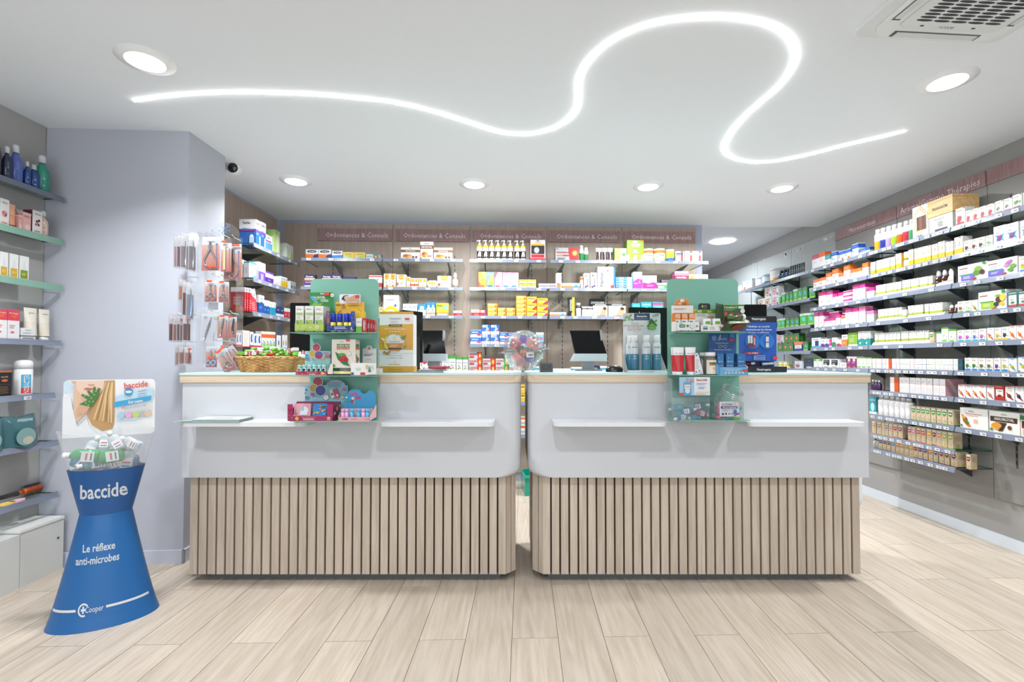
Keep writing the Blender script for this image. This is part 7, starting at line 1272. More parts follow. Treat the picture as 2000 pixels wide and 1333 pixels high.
d = PD(TF+.078, o); d.slab([(1311.5, 646), (1311.5, 597), (1317.5, 597)]+[(1332.5+15.5*cos(a_), 597+14*sin(a_)) for a_ in [pi+i*pi/12 for i in range(13)]]+[(1354, 597), (1354, 646)], .0015, 'f3f1ec').p([(1317.2, 596.6)]+[(1332.5+15.3*cos(a_), 597+13.6*sin(a_)) for a_ in [pi+i*pi/12 for i in range(13)]]+[(1347.8, 596.6)], 'e8861e').slab(rrect(1328.5, 585, 1336, 590, 1, 3), .002, 'f4f0e8').t('ViT', 1328, 593.5, 4.4, 'f8f4ec', 7.5, True).t('D3', 1336.5, 593.5, 4.6, '4a4a2a', 7, True).ln(1316, 602, 1346, 606, 2, 'e0a878'); d.done('back_card', 'card', e)
S('vitd', 'f4f2ee', [('b', 0, .64, 1, 1, 'e8861e'), ('t', 'ViTD3', .5, .82, .2, 'f8f0e0', .8, 1), ('r', .12, .44, .62, .56, '2f7a52'), ('m', .15, .1, .8, .36, 3, 'gl')])
for i in range(3): pbox('vitd', 1317.5+i*14, 1330.5+i*14, 36, TF+.015, z+.003, .028, 'vitamin_box', ['leftmost', 'middle', 'right'][i]+' small orange topped vitamin box in the white tray', 'small vitamin boxes')
e, o = thing('display_box', 'white tray of chewing gum jars with lime card and black tab', 'display box', 1390, 647, TF+.006)
build(tray3(e, o, 1368, 1413, 635.5, 647.2, TF+.006, .06, 'f2f2f0', 'ecece8', sidetop=.02), 'tray', 'card', e)
d = PD(TF+.0055, o); d.k = 2; d.q(1373, 638, 1382, 640, '8ab0a8').q(1373, 641, 1382, 644, '2f7a52').ln(1386, 638, 1398, 644, 3, 'e0c8a0').t('3,90€', 1405, 638, 2.2, 'k', 11).q(1405, 639.5, 1406.3, 642, 'bl').q(1406.3, 639.5, 1408, 642, 'red'); d.done('print', 'card', e)
d = PD(TF+.078, o); d.rect(1355, 604.5, 1398, 644, .0015, 'eeeee6').rect(1355, 604.5, 1398, 612.5, .0018, '7ab02c').slab([(1364, 605), (1364, 596), (1367, 593), (1384, 593), (1387, 596), (1387, 605)], .0015, '171a17').t('carte', 1377, 597.5, 2.4, 'c8dca0', 9).t('verte', 1377, 601, 2.6, 'lime', 9).e(1371.5, 599, 1.6, 2.6, 'lime').p([(1355, 604.5), (1362, 604.5), (1355, 610)], 'e8b82a'); d.Y -= .002; d.t('ViT', 1366, 608.8, 4.6, 'f6f6ee', 8, True).t('D3', 1375.5, 608.8, 4.8, '33502a', 8, True).t('GO', 1385, 609.3, 3.4, 'f6f6ee', 7, True).ln(1360, 614, 1380, 618, 3, '8a8a86').q(1381, 619, 1393, 621.5, 'e0a82a').ln(1382, 614, 1392, 617, 2, 'c0d0a0'); d.done('back_card', 'card', e)
for i, a in enumerate((1369.5, 1388.5)):
    e, o = thing('gum_jar', ['first', 'second'][i]+' square white gum jar with lime label in the white tray', 'jar', a+8.5, 645, TF+.034, 'white gum jars', z=z+.003)
    w = 8.2*K; build(MB().prism(rrect(-w, -w, w, w, .006, 4), 0, 20*K, 'f0f0ee'), 'jar', 'gloss', e); build(MB().prism(rrect(-w*.95, -w*.95, w*.95, w*.95, .008, 4), 20*K, 25*K, 'f6f6f4'), 'lid', 'gloss', e)
    build(MB().quad(-w*.4, 9*K, w*.75, 20*K, -w-.0006, 'f2f4ea').quad(-w*.4, 14*K, w*.75, 20*K, -w-.001, '6ab02c').quad(-w*.2, 10*K, w*.5, 12*K, -w-.001, '3a6a4a'), 'label', 'card', e)
# toniphyt box
e, o = thing('display_box', 'dark green box with apple pictures, flaps open, upper shelf', 'display box', 1430, 647, TF+.02)
d = PD(TF+.10, o); d.rect(1412.5, 595, 1454, 640, .002, '2a5c2c').q(1412.5, 595, 1454, 596.6, '8ac83a').t('TONIPHYT', 1427, 601, 4, 'f2f2ec', 27, True).rect(1442, 598.5, 1452.5, 603, .0045, 'e8ece8').ln(1414, 604, 1440, 607.5, 2, '8ac83a').q(1425, 611, 1432, 614, 'c8283a').e(1417, 614, 3, 4.5, 'd84a4a').e(1427, 618, 5, 4, 'b8dc9a').e(1440, 617, 5, 5, 'a81c3c').e(1449.5, 608, 4.4, 4.6, 'ecece6'); d.done('back_panel', 'card', e)
a = atY(1397.5, 597, TF+.02)-o; b = atY(1412.5, 595, TF+.10)-o; zb = .0015
build(MB().add([(a.x, a.y, zb), (b.x, b.y, zb), (b.x, b.y, b.z), (a.x, a.y, b.z-.002)], [(0, 1, 2, 3)], '1f3a22').add([(a.x+.001, a.y-.0008, .055), (b.x-.004, b.y-.006, .06), (b.x-.004, b.y-.006, .11), (a.x+.001, a.y-.0008, .106)], [(0, 1, 2, 3)], '23422a'), 'side_panel', 'card', e)
q = lambda px, py, Y: tuple(atY(px, py, Y)-o)
mb = MB().add([q(1406, 646.5, TF+.0), q(1448, 646.8, TF+.0), q(1465.5, 631, TF-.035), q(1420, 633, TF-.035)], [(0, 1, 2, 3)], '2f5a1e').add([q(1406, 646, TF+.004), q(1420, 633, TF-.03), q(1416, 622, TF+.06), q(1407, 628, TF+.07)], [(0, 1, 2, 3)], '5a3a1c').add([q(1448, 646.8, TF+.0), q(1465.5, 631, TF-.035), q(1463, 627, TF+.03), q(1452, 622, TF+.06)], [(0, 1, 2, 3)], 'd8d4cc')
c = Vector(q(1441, 640, TF-.02)); 
mb.add([(c.x+.028*cos(2*pi*k/16)+.006*sin(2*pi*k/16), c.y-.003-.016*sin(2*pi*k/16), c.z+.014*sin(2*pi*k/16)) for k in range(16)], [tuple(range(16))], '8a1c20')
build(mb, 'tray', 'card', e)
for i, (x0, y0, x1, y1, c) in enumerate(((1419, 622, 1451, 620, '4a5a2c'), (1424, 633, 1455, 633, 'c8d4b8'))):
    p0 = atY(x0, y0, TF+.03-i*.03); p1 = atY(x1, y1, TF+.05-i*.03); dv = (p1-p0); 
    e2 = empty('effervescent_tube', tuple(p0)); tag(e2, ['olive tube with white cap lying on top of the dark green box', 'pale tube with white cap lying in the dark green box'][i], 'tube')
    R_ = dv.to_track_quat('Z', 'Y').to_matrix().to_4x4(); Ln = dv.length
    build(MB().lathe([(.0, 0), (.0125, .001), (.0125, Ln)], 14, c, M=R_), 'body', 'gloss', e2); build(MB().lathe([(.0145, Ln-.008), (.0145, Ln+.006), (0, Ln+.007)], 14, 'f0f0ee', M=R_), 'cap', 'gloss', e2)
# second tower, middle shelf
z = Z2[1]
for i, (a, b, y) in enumerate(((1310, 1331, .035), (1314, 1336, .012), (1338, 1359, .012))):
    t = bottle('tu_red', (b-a)*K, 54*K); t.name = 'cream_tube'; t.location = on(z, (a+b)/2, TF+y+.01); tag(t, ['red and white hand cream tube partly hidden behind', 'front red and white hand cream tube, nearer the stand edge', 'red and white hand cream tube beside the slanted white card'][i], 'tube', 'red and white cream tubes')
e, o = thing('leaning_card', 'white blue dotted card sachet leaning on the jar', 'card', 1365, 732, TF+.01)
d = PD(TF+.01, o); d.slab([(1357, 732), (1357, 693), (1360, 690), (1364, 690), (1374, 731)], .004, 'eceef0').ln(1359, 702, 1366, 722, 6, 'b8c0cc').e(1360, 695, 1.5, 1.5, '3a6ab0').e(1363, 692, 1.2, 1.2, '3a6ab0').e(1360, 727, 1.4, 1.4, '3a6ab0').e(1366, 725, 1.2, 1.2, 'nv').e(1369, 729, 1, 1, '3a6ab0'); d.done('card', 'card', e)
for i, (a, y) in enumerate(((1374.5, .03), (1365, .10))):
    e, o = thing('gummy_jar', ['clear gummy jar with white lid and pizza coloured label', 'second white lidded jar standing behind the first'][i], 'jar', a+12, 731, TF+y, z=z)
    h = 44*K; R = 12.2*K
    build(MB().lathe([(R*.9, 0), (R, .004), (R, h*.66), (R*.9, h*.76), (R*.72, h*.82)], 20, '6a625c'), 'jar', 'gloss', e); build(MB().lathe([(R*.86, h*.82), (R*.86, h*.99), (R*.8, h), (0, h)], 20, 'f2f2f0'), 'lid', 'gloss', e)
    mb = MB(); f = lambda a_, zz, o_=.0006: ((R+o_)*sin(a_), -(R+o_)*cos(a_), zz)
    for k in range(8):
        a0 = -.9+k*.225; a1 = a0+.225
        mb.add([f(a0, h*.05), f(a1, h*.05), f(a1, h*.66), f(a0, h*.66)], [(0, 1, 2, 3)], 'ece6da')
        if 1 < k < 7: mb.add([f(a0, h*.47, .001), f(a1, h*.47, .001), f(a1, h*.56, .001), f(a0, h*.56, .001)], [(0, 1, 2, 3)], '2f7a3a').add([f(a0, h*.41, .001), f(a1, h*.41, .001), f(a1, h*.47, .001), f(a0, h*.47, .001)], [(0, 1, 2, 3)], 'e8702a')
    mb.add([f(-.3, h*.36, .001), f(.6, h*.38, .001), f(.5, h*.12, .001), f(.2, h*.1, .001)], [(0, 1, 2, 3)], 'd8402a').add([f(.0, h*.33, .0015), f(.4, h*.34, .0015), f(.35, h*.18, .0015)], [(0, 1, 2)], 'f0a03a')
    cyl(mb, 'AZINC', h*.515, h*.06, R*1.003, 'w', .15, .8, True); build(mb, 'label', 'card', e)
e, o = thing('display_box', 'sky blue tray with dark blue spectacles card', 'display box', 1430, 733, TF+.004)
build(tray3(e, o, 1405.5, 1461, 717.5, 733, TF+.004, .08, '6ab0dc', '7ab8e0', sidetop=.03), 'tray', 'card', e)
d = PD(TF+.0035, o); d.k = 2; d.slab([(1398.5, 709), (1405.5, 718), (1405.5, 733), (1398.5, 731)], .0015, '5aa0d0'); d.Y -= .0016; d.t('Kit Nettoyant Anti-Buée', 1432, 721, 2.6, 'eef6fa', 36).ln(1418, 723, 1444, 725, 1, 'd8ecf8').slab([(1450.5, 721.8), (1459.5, 721.8), (1459.5, 726), (1450.5, 726)], .001, 'e8452a')
for k in range(6): d.e(1417+k*6.5, 728.5, 2.2, 2.2, 'e4f0f8').e(1417+k*6.5, 728.5, 1.2, .8, '3a5a9a')
d.done('print', 'card', e)
d = PD(TF+.09, o); d.rect(1384, 651.5, 1438, 731, .0018, '1f5a9e', r=2).t('INNOXA', 1411, 662.5, 3, 'd8e8f4', 17).t('HydraVision', 1410, 670.5, 3.6, 'c8dcf0', 25).e(1405, 659, 1, 1, 'd8e8f4').e(1406.5, 656, .8, .8, 'd8e8f4').e(1404, 665, .8, .8, 'd8e8f4').p([(1405.2, 664), (1406, 654), (1407, 654), (1406.2, 664)], 'd8e8f4').e(1394, 661, 6, 6.5, '3a74b4').ln(1390, 657, 1398, 665, 4, '8ab4dc').p([(1424, 651.7), (1433, 651.7), (1433, 660), (1424, 660)], '3a86b8').rect(1423.5, 662, 1432, 667, .003, 'd8302a').t('Kit Nettoyant Anti-Buée', 1411, 683.5, 2.4, 'd8e8f4', 38)
for sx in (-1, 1): d.e(1410+sx*4.8, 677.5, 3.6, 3, 'd8e8f4').e(1410+sx*4.8, 677.5, 3, 2.4, '1f5a9e')
d.q(1408, 676, 1412, 676.8, 'd8e8f4'); d.done('back_card', 'card', e)
S('innox', '2f74b0', [('t', 'INNOXA', .5, .62, .06, 'd8e8f4', .7), ('t', 'HydraVision', .5, .42, .05, 'd8e8f4', .8), ('e', .32, .8, .04, .02, 'w'), ('e', .25, .6, .04, .02, 'w'), ('m', .3, .18, .7, .34, 3, '8ab4dc')], side='2a68a4')
for i, (a, b) in enumerate(((1400.5, 1414), (1418, 1433.5), (1440, 1456))): pbox('innox', a, b, 40, TF+.02, z+.003, .035, 'lens_spray_box', ['leftmost', 'middle', 'right'][i]+' blue lens cleaner box in the sky blue tray', 'blue lens cleaner boxes')
# second tower, bottom shelf: acrylic bin and candy jar
z = Z2[2]
e, o = thing('acrylic_bin', 'clear acrylic bin of pocket hand gels on lowest stand shelf', 'bin', 1350, 822, TF+.02, z=z)
A = atY(1313, 822, TF+.01)-o; Bq = atY(1386, 775, TF+.01)-o; w0, w1 = A.x, Bq.x; hh = Bq.z
mb = MB(); t = .002
mb.box((w0, -.01, 0), (w1, -.008, hh*.95), 'w').box((w0, -.01, 0), (w0+t, .12, hh*1.75), 'w').box((w1-t, -.01, 0), (w1, .12, hh), 'w').box((w0, .118, 0), (w1, .12, hh*1.8), 'w').box((w0, -.01, 0), (w1, .12, t), 'w')
build(mb, 'bin', 'acrylic', e)
d = PD(TF+.03, o); d.rect(1322, 736.5, 1381, 771.5, .0015, 'eceff2').rect(1322, 736.5, 1350.5, 771.5, .002, 'a4cce4').t('baccide', 1365.5, 741.5, 5, 'd8402c', 25, True).rect(1330, 746.5, 1344.5, 771.5, .0028, '5aa4d0', r=1.5).rect(1334.5, 738, 1340, 746.5, .003, 'a8adb4').rect(1331.5, 751, 1343, 759, .0032, 'f0e8dc').t('baccide', 1337.2, 755, 2.2, 'd8402c', 9, True).e(1337.2, 763, 5, 5, 'd8e8f2').e(1345.5, 743.5, 3.4, 3.2, 'c8402c').e(1345.5, 743.5, 2.5, 2.3, 'e8a8a0').rect(1322.3, 767, 1329.5, 771.3, .0035, 'e8452a').ln(1354, 747.5, 1378, 751.5, 2, '6aa0d0').ln(1358, 755, 1374, 759, 2, '4a6ab0').q(1352, 765, 1378, 766, 'e8c84a').ln(1352, 767.5, 1380, 770.5, 2, 'b0b8d0'); d.done('card', 'card', e, loc=(0, -.03-.004, 0))
def minibottle(name, col, cap, h, R, sy=.62):
    e = empty(name); 
    build(MB().lathe([(R*.8, 0), (R, h*.05), (R, h*.62), (R*.8, h*.72), (R*.35, h*.78), (R*.35, h*.82)], 14, col, sy=sy), 'body', 'gel', e)
    build(MB().box((-R*.72, -R*sy*1.04, h*.12), (R*.72, -R*sy*.75, h*.48), 'e6ecf0').quad(-R*.5, h*.3, R*.5, h*.36, -R*sy*1.05, 'd8503c').quad(-R*.5, h*.18, R*.5, h*.22, -R*sy*1.05, 'nv'), 'label', 'card', e)
    build(MB().lathe([(R*.42, h*.80), (R*.44, h*.97), (R*.38, h)], 12, cap), 'cap', 'gloss', e)
    return e
cols = {'blue': '3a9ccc', 'green': '4ac47c', 'pink': 'd87a98', 'clear': 'dfe6ea', 'teal': '58b4c4', 'mauve': 'a87a9c'}
rb = random.Random(5)
for i in range(9):
    c = ['teal', 'blue', 'pink', 'teal', 'blue', 'teal', 'pink', 'teal', 'teal'][i]
    b = minibottle('pocket_hand_gel', cols[c], 'e8e8e8', .075, .016); x = [1324, 1338, 1352, 1368, 1330, 1346, 1362, 1336, 1356][i]; lay = 0 if i < 4 else 1 if i < 7 else 2
    b.location = on(z+.014+lay*.021, x, TF+.035+(i % 3)*.022); b.rotation_euler = (rb.uniform(-.2, .2), pi/2+rb.uniform(-.3, .3), rb.uniform(-.8, .8)+(pi if i % 2 else 0)); 
    tag(b, f'{c} pocket hand gel in the clear bin, {["bottom", "middle", "top"][lay]} layer, {["left end", "left of centre", "right of centre", "right end"][i] if lay == 0 else ["left", "middle", "right"][(i-4) % 3] if lay == 1 else ["left", "right"][i-7]}', 'bottle', 'pocket hand gels in the clear bin')
e, o = thing('candy_jar', 'clear wide mouthed jar of ear plug cases, tilted open neck', 'jar', 1417, 822, TF+.065, z=z)
R = 26*K; Rm = Matrix.Translation((0, 0, .002)); 
build(MB().prism(rrect(-R*1.12, -R*.9, R*1.12, R*.9, .022, 5), .002, .085, 'w', smooth=False), 'body', 'dome', e)
Mn = Matrix.Translation((0, -.01, .085)) @ Matrix.Rotation(radians(30), 4, 'X') @ Matrix.Rotation(radians(14), 4, 'Y')
build(MB().lathe([(R*1.05, -.012), (R*1.0, .02), (R*.80, .045), (R*.80, .07)], 28, 'w', M=Mn, cap=False), 'shoulder', 'dome', e)
mb = MB()
for zz in (.048, .058, .069): mb.tube([Mn @ Vector((R*.82*cos(2*pi*k/28), R*.82*sin(2*pi*k/28), zz)) for k in range(28)], .0018, 5, 'f0f4f4', closed=True)
build(mb, 'neck_ring', 'dome', e)
d = PD(TF+.008, o); d.rect(1406, 785, 1443.5, 814, .0018, 'f4f5f6', r=2).t('BIO', 1413, 790.5, 3.6, 'e8702a', 9, True).t('SYNEX', 1424, 790.5, 3.6, '3a4a5a', 14, True).rect(1408, 794, 1441, 798.6, .0022, '2a3a8a').e(1439, 789.5, 4, 4, 'e8a080').e(1439, 789.5, 3.5, 3.5, 'f4f5f6'); d.t('Mousse anti-bruit', 1424, 796.3, 2.6, 'f4f4f8', 28, True).ln(1409, 800, 1426, 804, 2, 'b0b4c8').rect(1432.5, 800, 1435.6, 809, .001, '2f74c0').rect(1436, 801.5, 1438.6, 809, .001, '3a84c8').p([(1432, 812), (1442, 806), (1443, 809), (1434, 813)], '8a3a9a').e(1411, 809, 2, 2, 'nv').e(1417, 808.5, 1.6, 2, 'nv').e(1423, 808.5, 2, 1.2, '4a5a9a').e(1429, 808.5, 2, 1.4, '6a7ab0'); d.done('label', 'card', e)
for i, (x, lay, y, c, cn) in enumerate(((1403, 0, .03, 'c82a7c', 'magenta'), (1421, 0, .03, '2aa0b8', 'turquoise'), (1436, 0, .03, 'a8d02c', 'lime'), (1404, 1, .035, 'c82a7c', 'magenta'), (1432, 1, .04, 'd83a84', 'pink'), (1406, 2, .035, 'd02f80', 'magenta'), (1440, 2, .045, '2ab0b8', 'turquoise'), (1408, 3, .045, 'c82a7c', 'magenta'), (1420, 1, .05, '2aa0b8', 'turquoise'), (1422, 2, .055, 'c82a7c', 'magenta'))):
    p = on(z+.013+lay*.021, x, TF+y+.012)
    tag(build(MB().lathe([(0, -.009), (.018, -.008), (.021, 0), (.018, .008), (0, .009)], 16, c, sy=.7), 'earplug_case', 'gloss', loc=tuple(p), rot=(rb.uniform(-.15, .15), rb.uniform(-.15, .15), 0)), f'{cn} ear plug case in the clear jar, {["bottom", "second", "third", "top"][lay]} layer, {"left" if x < 1412 else "centre" if x < 1428 else "right"}', 'case', 'ear plug cases')
# ---------------------------------------------------------------- screens, displays and small things on the counter tops
GT = ZT+.0005
def monitor(px, Y, w, h, zc, rz, label, tilt=0, logo=None):
    e = empty('computer_monitor', (atY(px, 650, Y).x, Y, GT), rz); tag(e, label, 'monitor')
    T = Matrix.Translation((0, 0, zc-GT)) @ Matrix.Rotation(tilt, 4, 'X')
    build(MB().prism(rrect(-w/2, -h/2, w/2, h/2, .008, 3), -.018, .0, '101012', M=T @ XZ).box((-w/2+.008, .0185, -h/2+.01), (w/2-.008, .0195, h/2-.01), '08080a', M=T), 'screen', 'screen', e)
    build(MB().box((-.03, -.03, .01), (.03, -.004, zc-GT), '161618'), 'stand_neck', 'lacquer', e)
    build(MB().prism(rrect(-.11, -.09, .11, .08, .02, 4), 0, .01, '161618'), 'base', 'lacquer', e)
    if logo: build(MB().text(logo, -w*.18, .0, .02, -.001, 'e8e8ec', maxw=.12, bold=True), 'lettering', 'card', e, loc=(0, -.001, zc-GT+h/2-.035))
    return e
monitor(622, 2.78, .33, .33, 1.31, .0, 'black monitor behind the green stand near the wicker basket')
monitor(806, 2.80, .16, .30, 1.28, .95, 'black monitor seen edge-on behind the yellow and white throat display')
monitor(1280, 2.80, .32, .36, 1.27, .12, 'black monitor lettered Lenovo behind the pet spray display'.replace('Lenovo', 'in white'), logo='Lenovo')
monitor(1452, 2.86, .28, .24, 1.355, .0, 'black monitor above the blue lip care display')
for i, (x0, x1, yt, l) in enumerate(((821, 873, 645, 'tilted black till screen by the corner of honey bay'), (1115, 1184, 645, 'tilted black till screen on grey stand, right of the globe'))):
    Y = 2.95; e, o = thing('till_screen', l, 'screen', (x0+x1)/2, 706, Y, z=GT)
    a = atY(x0, 706, Y)-o; b = atY(x1, 645, Y)-o; w = b.x-a.x; zt = b.z; zb = a.z
    mb = MB().add([(a.x, .06, zt), (b.x-.03, .06, zt), (b.x-.004, -.03, zb+.048), (a.x+.025, -.03, zb+.048), (a.x, .075, zt), (b.x-.03, .075, zt), (b.x-.004, .0, zb+.04), (a.x+.025, .0, zb+.04)], [(3, 2, 1, 0), (4, 5, 6, 7), (0, 1, 5, 4), (1, 2, 6, 5), (2, 3, 7, 6), (3, 0, 4, 7)], '060608'); build(mb, 'screen', 'screen', e)
    build(MB().add([(a.x+.02, -.032, zb+.046), (b.x, -.032, zb+.046), (b.x, -.02, zb), (a.x+.0, -.02, zb), (a.x+.02, .03, zb+.046), (b.x, .03, zb+.046), (b.x, .05, zb), (a.x, .05, zb)], [(3, 2, 1, 0), (4, 5, 6, 7), (0, 1, 5, 4), (1, 2, 6, 5), (2, 3, 7, 6), (3, 0, 4, 7)], 'b4b6ba').box((b.x-.03, .02, zb+.04), (b.x-.022, .07, zt), '9a9ca0'), 'chin', 'lacquer', e)
    build(MB().box((-.035, .01, 0), (.035, .045, zb+.01), '8c8e92').box((-.08, -.02, 0), (.08, .08, .008), '8c8e92'), 'stand', 'lacquer', e)
# papers and red wallet
for i in range(5):
    p = atY(836+i*1.5, 720, 2.53)
    tag(build(MB().box((-.075+.004*i, -.05, 0), (.07, .055, .003), ['8a8a90', 'e8e8ea', '4a4a50', 'dcdce0', 'c8c8cc'][i]), 'document_folder', 'card', loc=(p.x, 2.53+.02, GT+i*.0036), rz=.05*i), ['grey folder at the bottom of the pile behind the throat display', 'white folder second from bottom of the pile', 'dark folder in the middle of the pile', 'pale folder second from top of the pile', 'top sheet folder of the pile by the throat display'][i], 'folder', 'folders piled by the throat display')
p = atY(862, 720, 2.50); tag(build(MB().prism(rrect(-.045, -.035, .045, .035, .008), 0, .014, 'a82838').tube([(-.045, -.034, .007), (.045, -.034, .007)], .0075, 6, 'b83040'), 'wallet', 'card', loc=(p.x-.01, 2.53, GT+.019), rz=-.15), 'red wallet resting on the pile of folders', 'wallet')
# throat care display
e, o = thing('display_box', 'tall yellow and white throat care display box with bee balm picture', 'display box', 774, 727, 2.56, z=GT)
d = PD(2.56, o); d.rect(741, 614, 807, 706, .09, 'f1f0ee').rect(741, 706, 756, 717, .09, 'f1f0ee').rect(788, 706, 807, 717, .09, 'f1f0ee').rect(756, 704, 788, 717, .002, 'f1f0ee').rect(741, 716, 808, 727.4, .09, 'e0a42c').p([(741, 636), (807, 633), (807, 684), (741, 684)], 'e2a832').p([(741, 684), (807, 684), (807, 690), (741, 692)], 'f1f0ee').t('PRANARÔM', 772, 623, 3, '4a4a4a', 22).ln(762, 627, 782, 631, 2, 'e8b8c8').q(760, 634, 785, 638, '3a3a34').t('AROMAFORCE', 772.5, 636, 2.2, 'ebd8a0', 22, True).t('Pour la gorge qui pique', 772, 642.5, 3.2, 'f6e8c8', 46, True).t('et qui gratte', 772, 647.5, 3.2, 'f6e8c8', 26, True)
d.e(771, 671, 19.5, 18.5, 'd0d4d4').e(771, 671, 18.3, 17.2, 'ececea').p([(753.5, 671), (788.8, 671), (786, 681), (779, 686.5), (763, 686.5), (756, 681)], 'd88a24').p([(756, 680), (786.5, 680), (784, 683.5), (758.5, 683.5)], '3a4238').t('PRANARÔM', 771, 668, 3, 'b08a3a', 19).ln(762, 673.5, 781, 678, 2, 'f4dca8').e(771, 661.5, 3, 3, 'e8d8b0').e(786, 666, 5, 5, 'e8e8e4').p([(750, 665), (757, 656), (755, 672), (760, 683), (752, 680)], 'f0d860').e(752, 689, 3, 2.6, 'b0883a').e(757, 691, 3, 2.6, 'a87c30').e(761, 688.5, 2.6, 2.4, 'b88c40').p([(783, 660), (795, 654), (788, 666)], '6a8a3a').p([(788, 676), (796, 676), (790, 681)], '7a9a4a').p([(745, 660), (752, 662), (750, 668)], 'f6f4ec').e(776, 654, 2, 2, 'f0a82c').e(783, 655, 2, 2, 'f0b83c').ln(758, 694, 788, 696, 1, 'b0b0b0').t('de CITRON et de MIEL', 773, 699.5, 2.6, '8a8a8a', 30).q(792, 622, 801, 626, 'd8442c').ln(760, 711, 784, 714, 1, 'e2a832').t('GOMMES ADOUCISSANTES', 773, 722, 2.2, '6a4a10', 30).e(773, 707, 3, 2, 'c8c0d0').e(773, 707, 2.4, 1.4, 'f1f0ee')
d.done('front', 'card', e)
build(MB().box((atY(741, 614, 2.56).x-o.x, .0, atY(741, 614, 2.56).z-o.z), (atY(807, 614, 2.56).x-o.x, .004, atY(741, 609, 2.56).z-o.z), 'e0a42c').box((atY(745, 614, 2.56).x-o.x, .09, atY(741, 615, 2.56).z-o.z), (atY(800, 614, 2.56).x-o.x, .094, atY(741, 608, 2.56).z-o.z), 'f1f0ee'), 'header_flap', 'card', e)
for i in range(3): tag(build(MB().box((0, 0, 0), (.034, .06, .03), 'b8bcc4'), 'gum_sachet', 'card', loc=(o.x-.055+i*.036, 2.562, GT+.036), rz=0), ['left', 'middle', 'right'][i]+' silver sachet in the slot of the throat display', 'sachet') if i != 1 else None
# glass globe of soaps
gc = atY(1023.5, 687, 2.60); R = .112; gc.z = GT+R+.004
e = empty('display_globe', (gc.x, gc.y, GT)); tag(e, 'clear plastic globe with side ring, full of soap cubes', 'globe')
Tg = Matrix.Translation((0, 0, R+.004)) @ Matrix.Rotation(-.09, 4, 'Y') @ Matrix.Rotation(.10, 4, 'X')
def sph(a0, a1, n=10): return [(R*cos(a0+(a1-a0)*i/n), R*sin(a0+(a1-a0)*i/n)) for i in range(n+1)]
build(MB().lathe(sph(0, pi/2), 36, 'w', M=Tg, cap=False), 'lid_half', 'dome', e)
build(MB().lathe(sph(-pi/2, 0), 36, 'w', M=Tg, cap=False), 'bottom_half', 'dome', e)
build(MB().lathe([(R, .0), (R+.012, .0), (R+.012, .004), (R, .004)], 36, 'f4f6f8', M=Tg, cap=False), 'ring', 'dome', e)
build(MB().prism([Tg @ Vector((x, y, 0)) for x, y in ()] or rrect(R-.005, -.02, R+.03, .02, .012), -.002, .002, 'f4f6f8', M=Tg).prism(rrect(-R-.03, -.02, -R+.005, .02, .012), -.002, .002, 'f4f6f8', M=Tg), 'tab', 'dome', e)
build(MB().box((-.018, -R*.86, R*.62), (.022, -R*.86-.001, R*.86), 'eef0f2').box((-.008, -R*.86-.0015, R*.70), (.016, -R*.86-.001, R*.76), '6a6a6a'), 'price_label', 'card', e, loc=(.028, .0, .01))
sp = [(1040, 671, .0, .052, 'e09a94', 'pink', 'front top'), (1007, 706, .0, .050, 'd88c8c', 'pink', 'front lower'), (1007, 672, .03, .046, 'd07a80', 'rose', 'upper'), (1025, 664, .045, .046, '7a5ac0', 'violet', 'upper'), (1016, 684, .05, .04, '6a7a64', 'moss green', 'middle'), (1022, 690, .02, .030, 'd88a64', 'peach', 'centre'), (1036, 700, .045, .046, '7e68b8', 'violet', 'lower'), (1050, 695, .045, .042, '7a8468', 'moss green', 'side'), (1030, 716, .03, .036, 'b08478', 'brown pink', 'bottom'), (1048, 664, .06, .04, '72846c', 'moss green', 'top back')]
for i, (x, y, yy, s, c, cn, pn) in enumerate(sp):
    p = atY(x, y, 2.60-.045+yy); v = p-gc; lim = R*.93-s*.62
    if v.length > lim: p = gc+v*(lim/v.length)
    h = s/2; mb = MB(); q = .9
    mb.prism(rrect(-h, -h, h, h, .003, 2), -h*.8, h*.8, c)
    tag(build(mb, 'soap_cube', 'gloss', loc=tuple(p), rot=(.4+i*.5, .3+i*.37, .5+i*.9)), f'{cn} soap cube, {pn} of the clear globe', 'soap', 'soap cubes in the globe')
# card reader and mouse
e, o = thing('card_reader', 'small black card reader beside the clear globe', 'card reader', 1067, 726, 2.62, z=GT)
build(MB().prism([(-.035, 0), (.036, 0), (.036, .044), (.03, .05), (-.03, .05), (-.035, .042)], -.09, 0, '141416', M=XZ), 'body', 'gloss', e)
build(MB().quad(-.026, .012, .028, .04, -.0008, '2a2c30').quad(-.004, .018, .002, .034, -.0012, '4a4c50'), 'front_plate', 'card', e)
e, o = thing('computer_mouse', 'black computer mouse beside the pet spray display', 'mouse', 1200, 727, 2.64, z=GT)
vs = []; n = 18
prof = [(1, 0), (1.02, .35), (.9, .65), (.65, .88), (.3, 1), (0, 1.02)]
mb = MB().lathe([(r_*.047, z_*.036) for r_, z_ in prof], 20, '121214', sy=.62, cap=False); build(mb, 'shell', 'gloss', e)
build(MB().tube([(-.04, 0, .02), (-.02, 0, .034), (-.005, 0, .037)], .0022, 5, '4a4c50'), 'wheel', 'gloss', e)
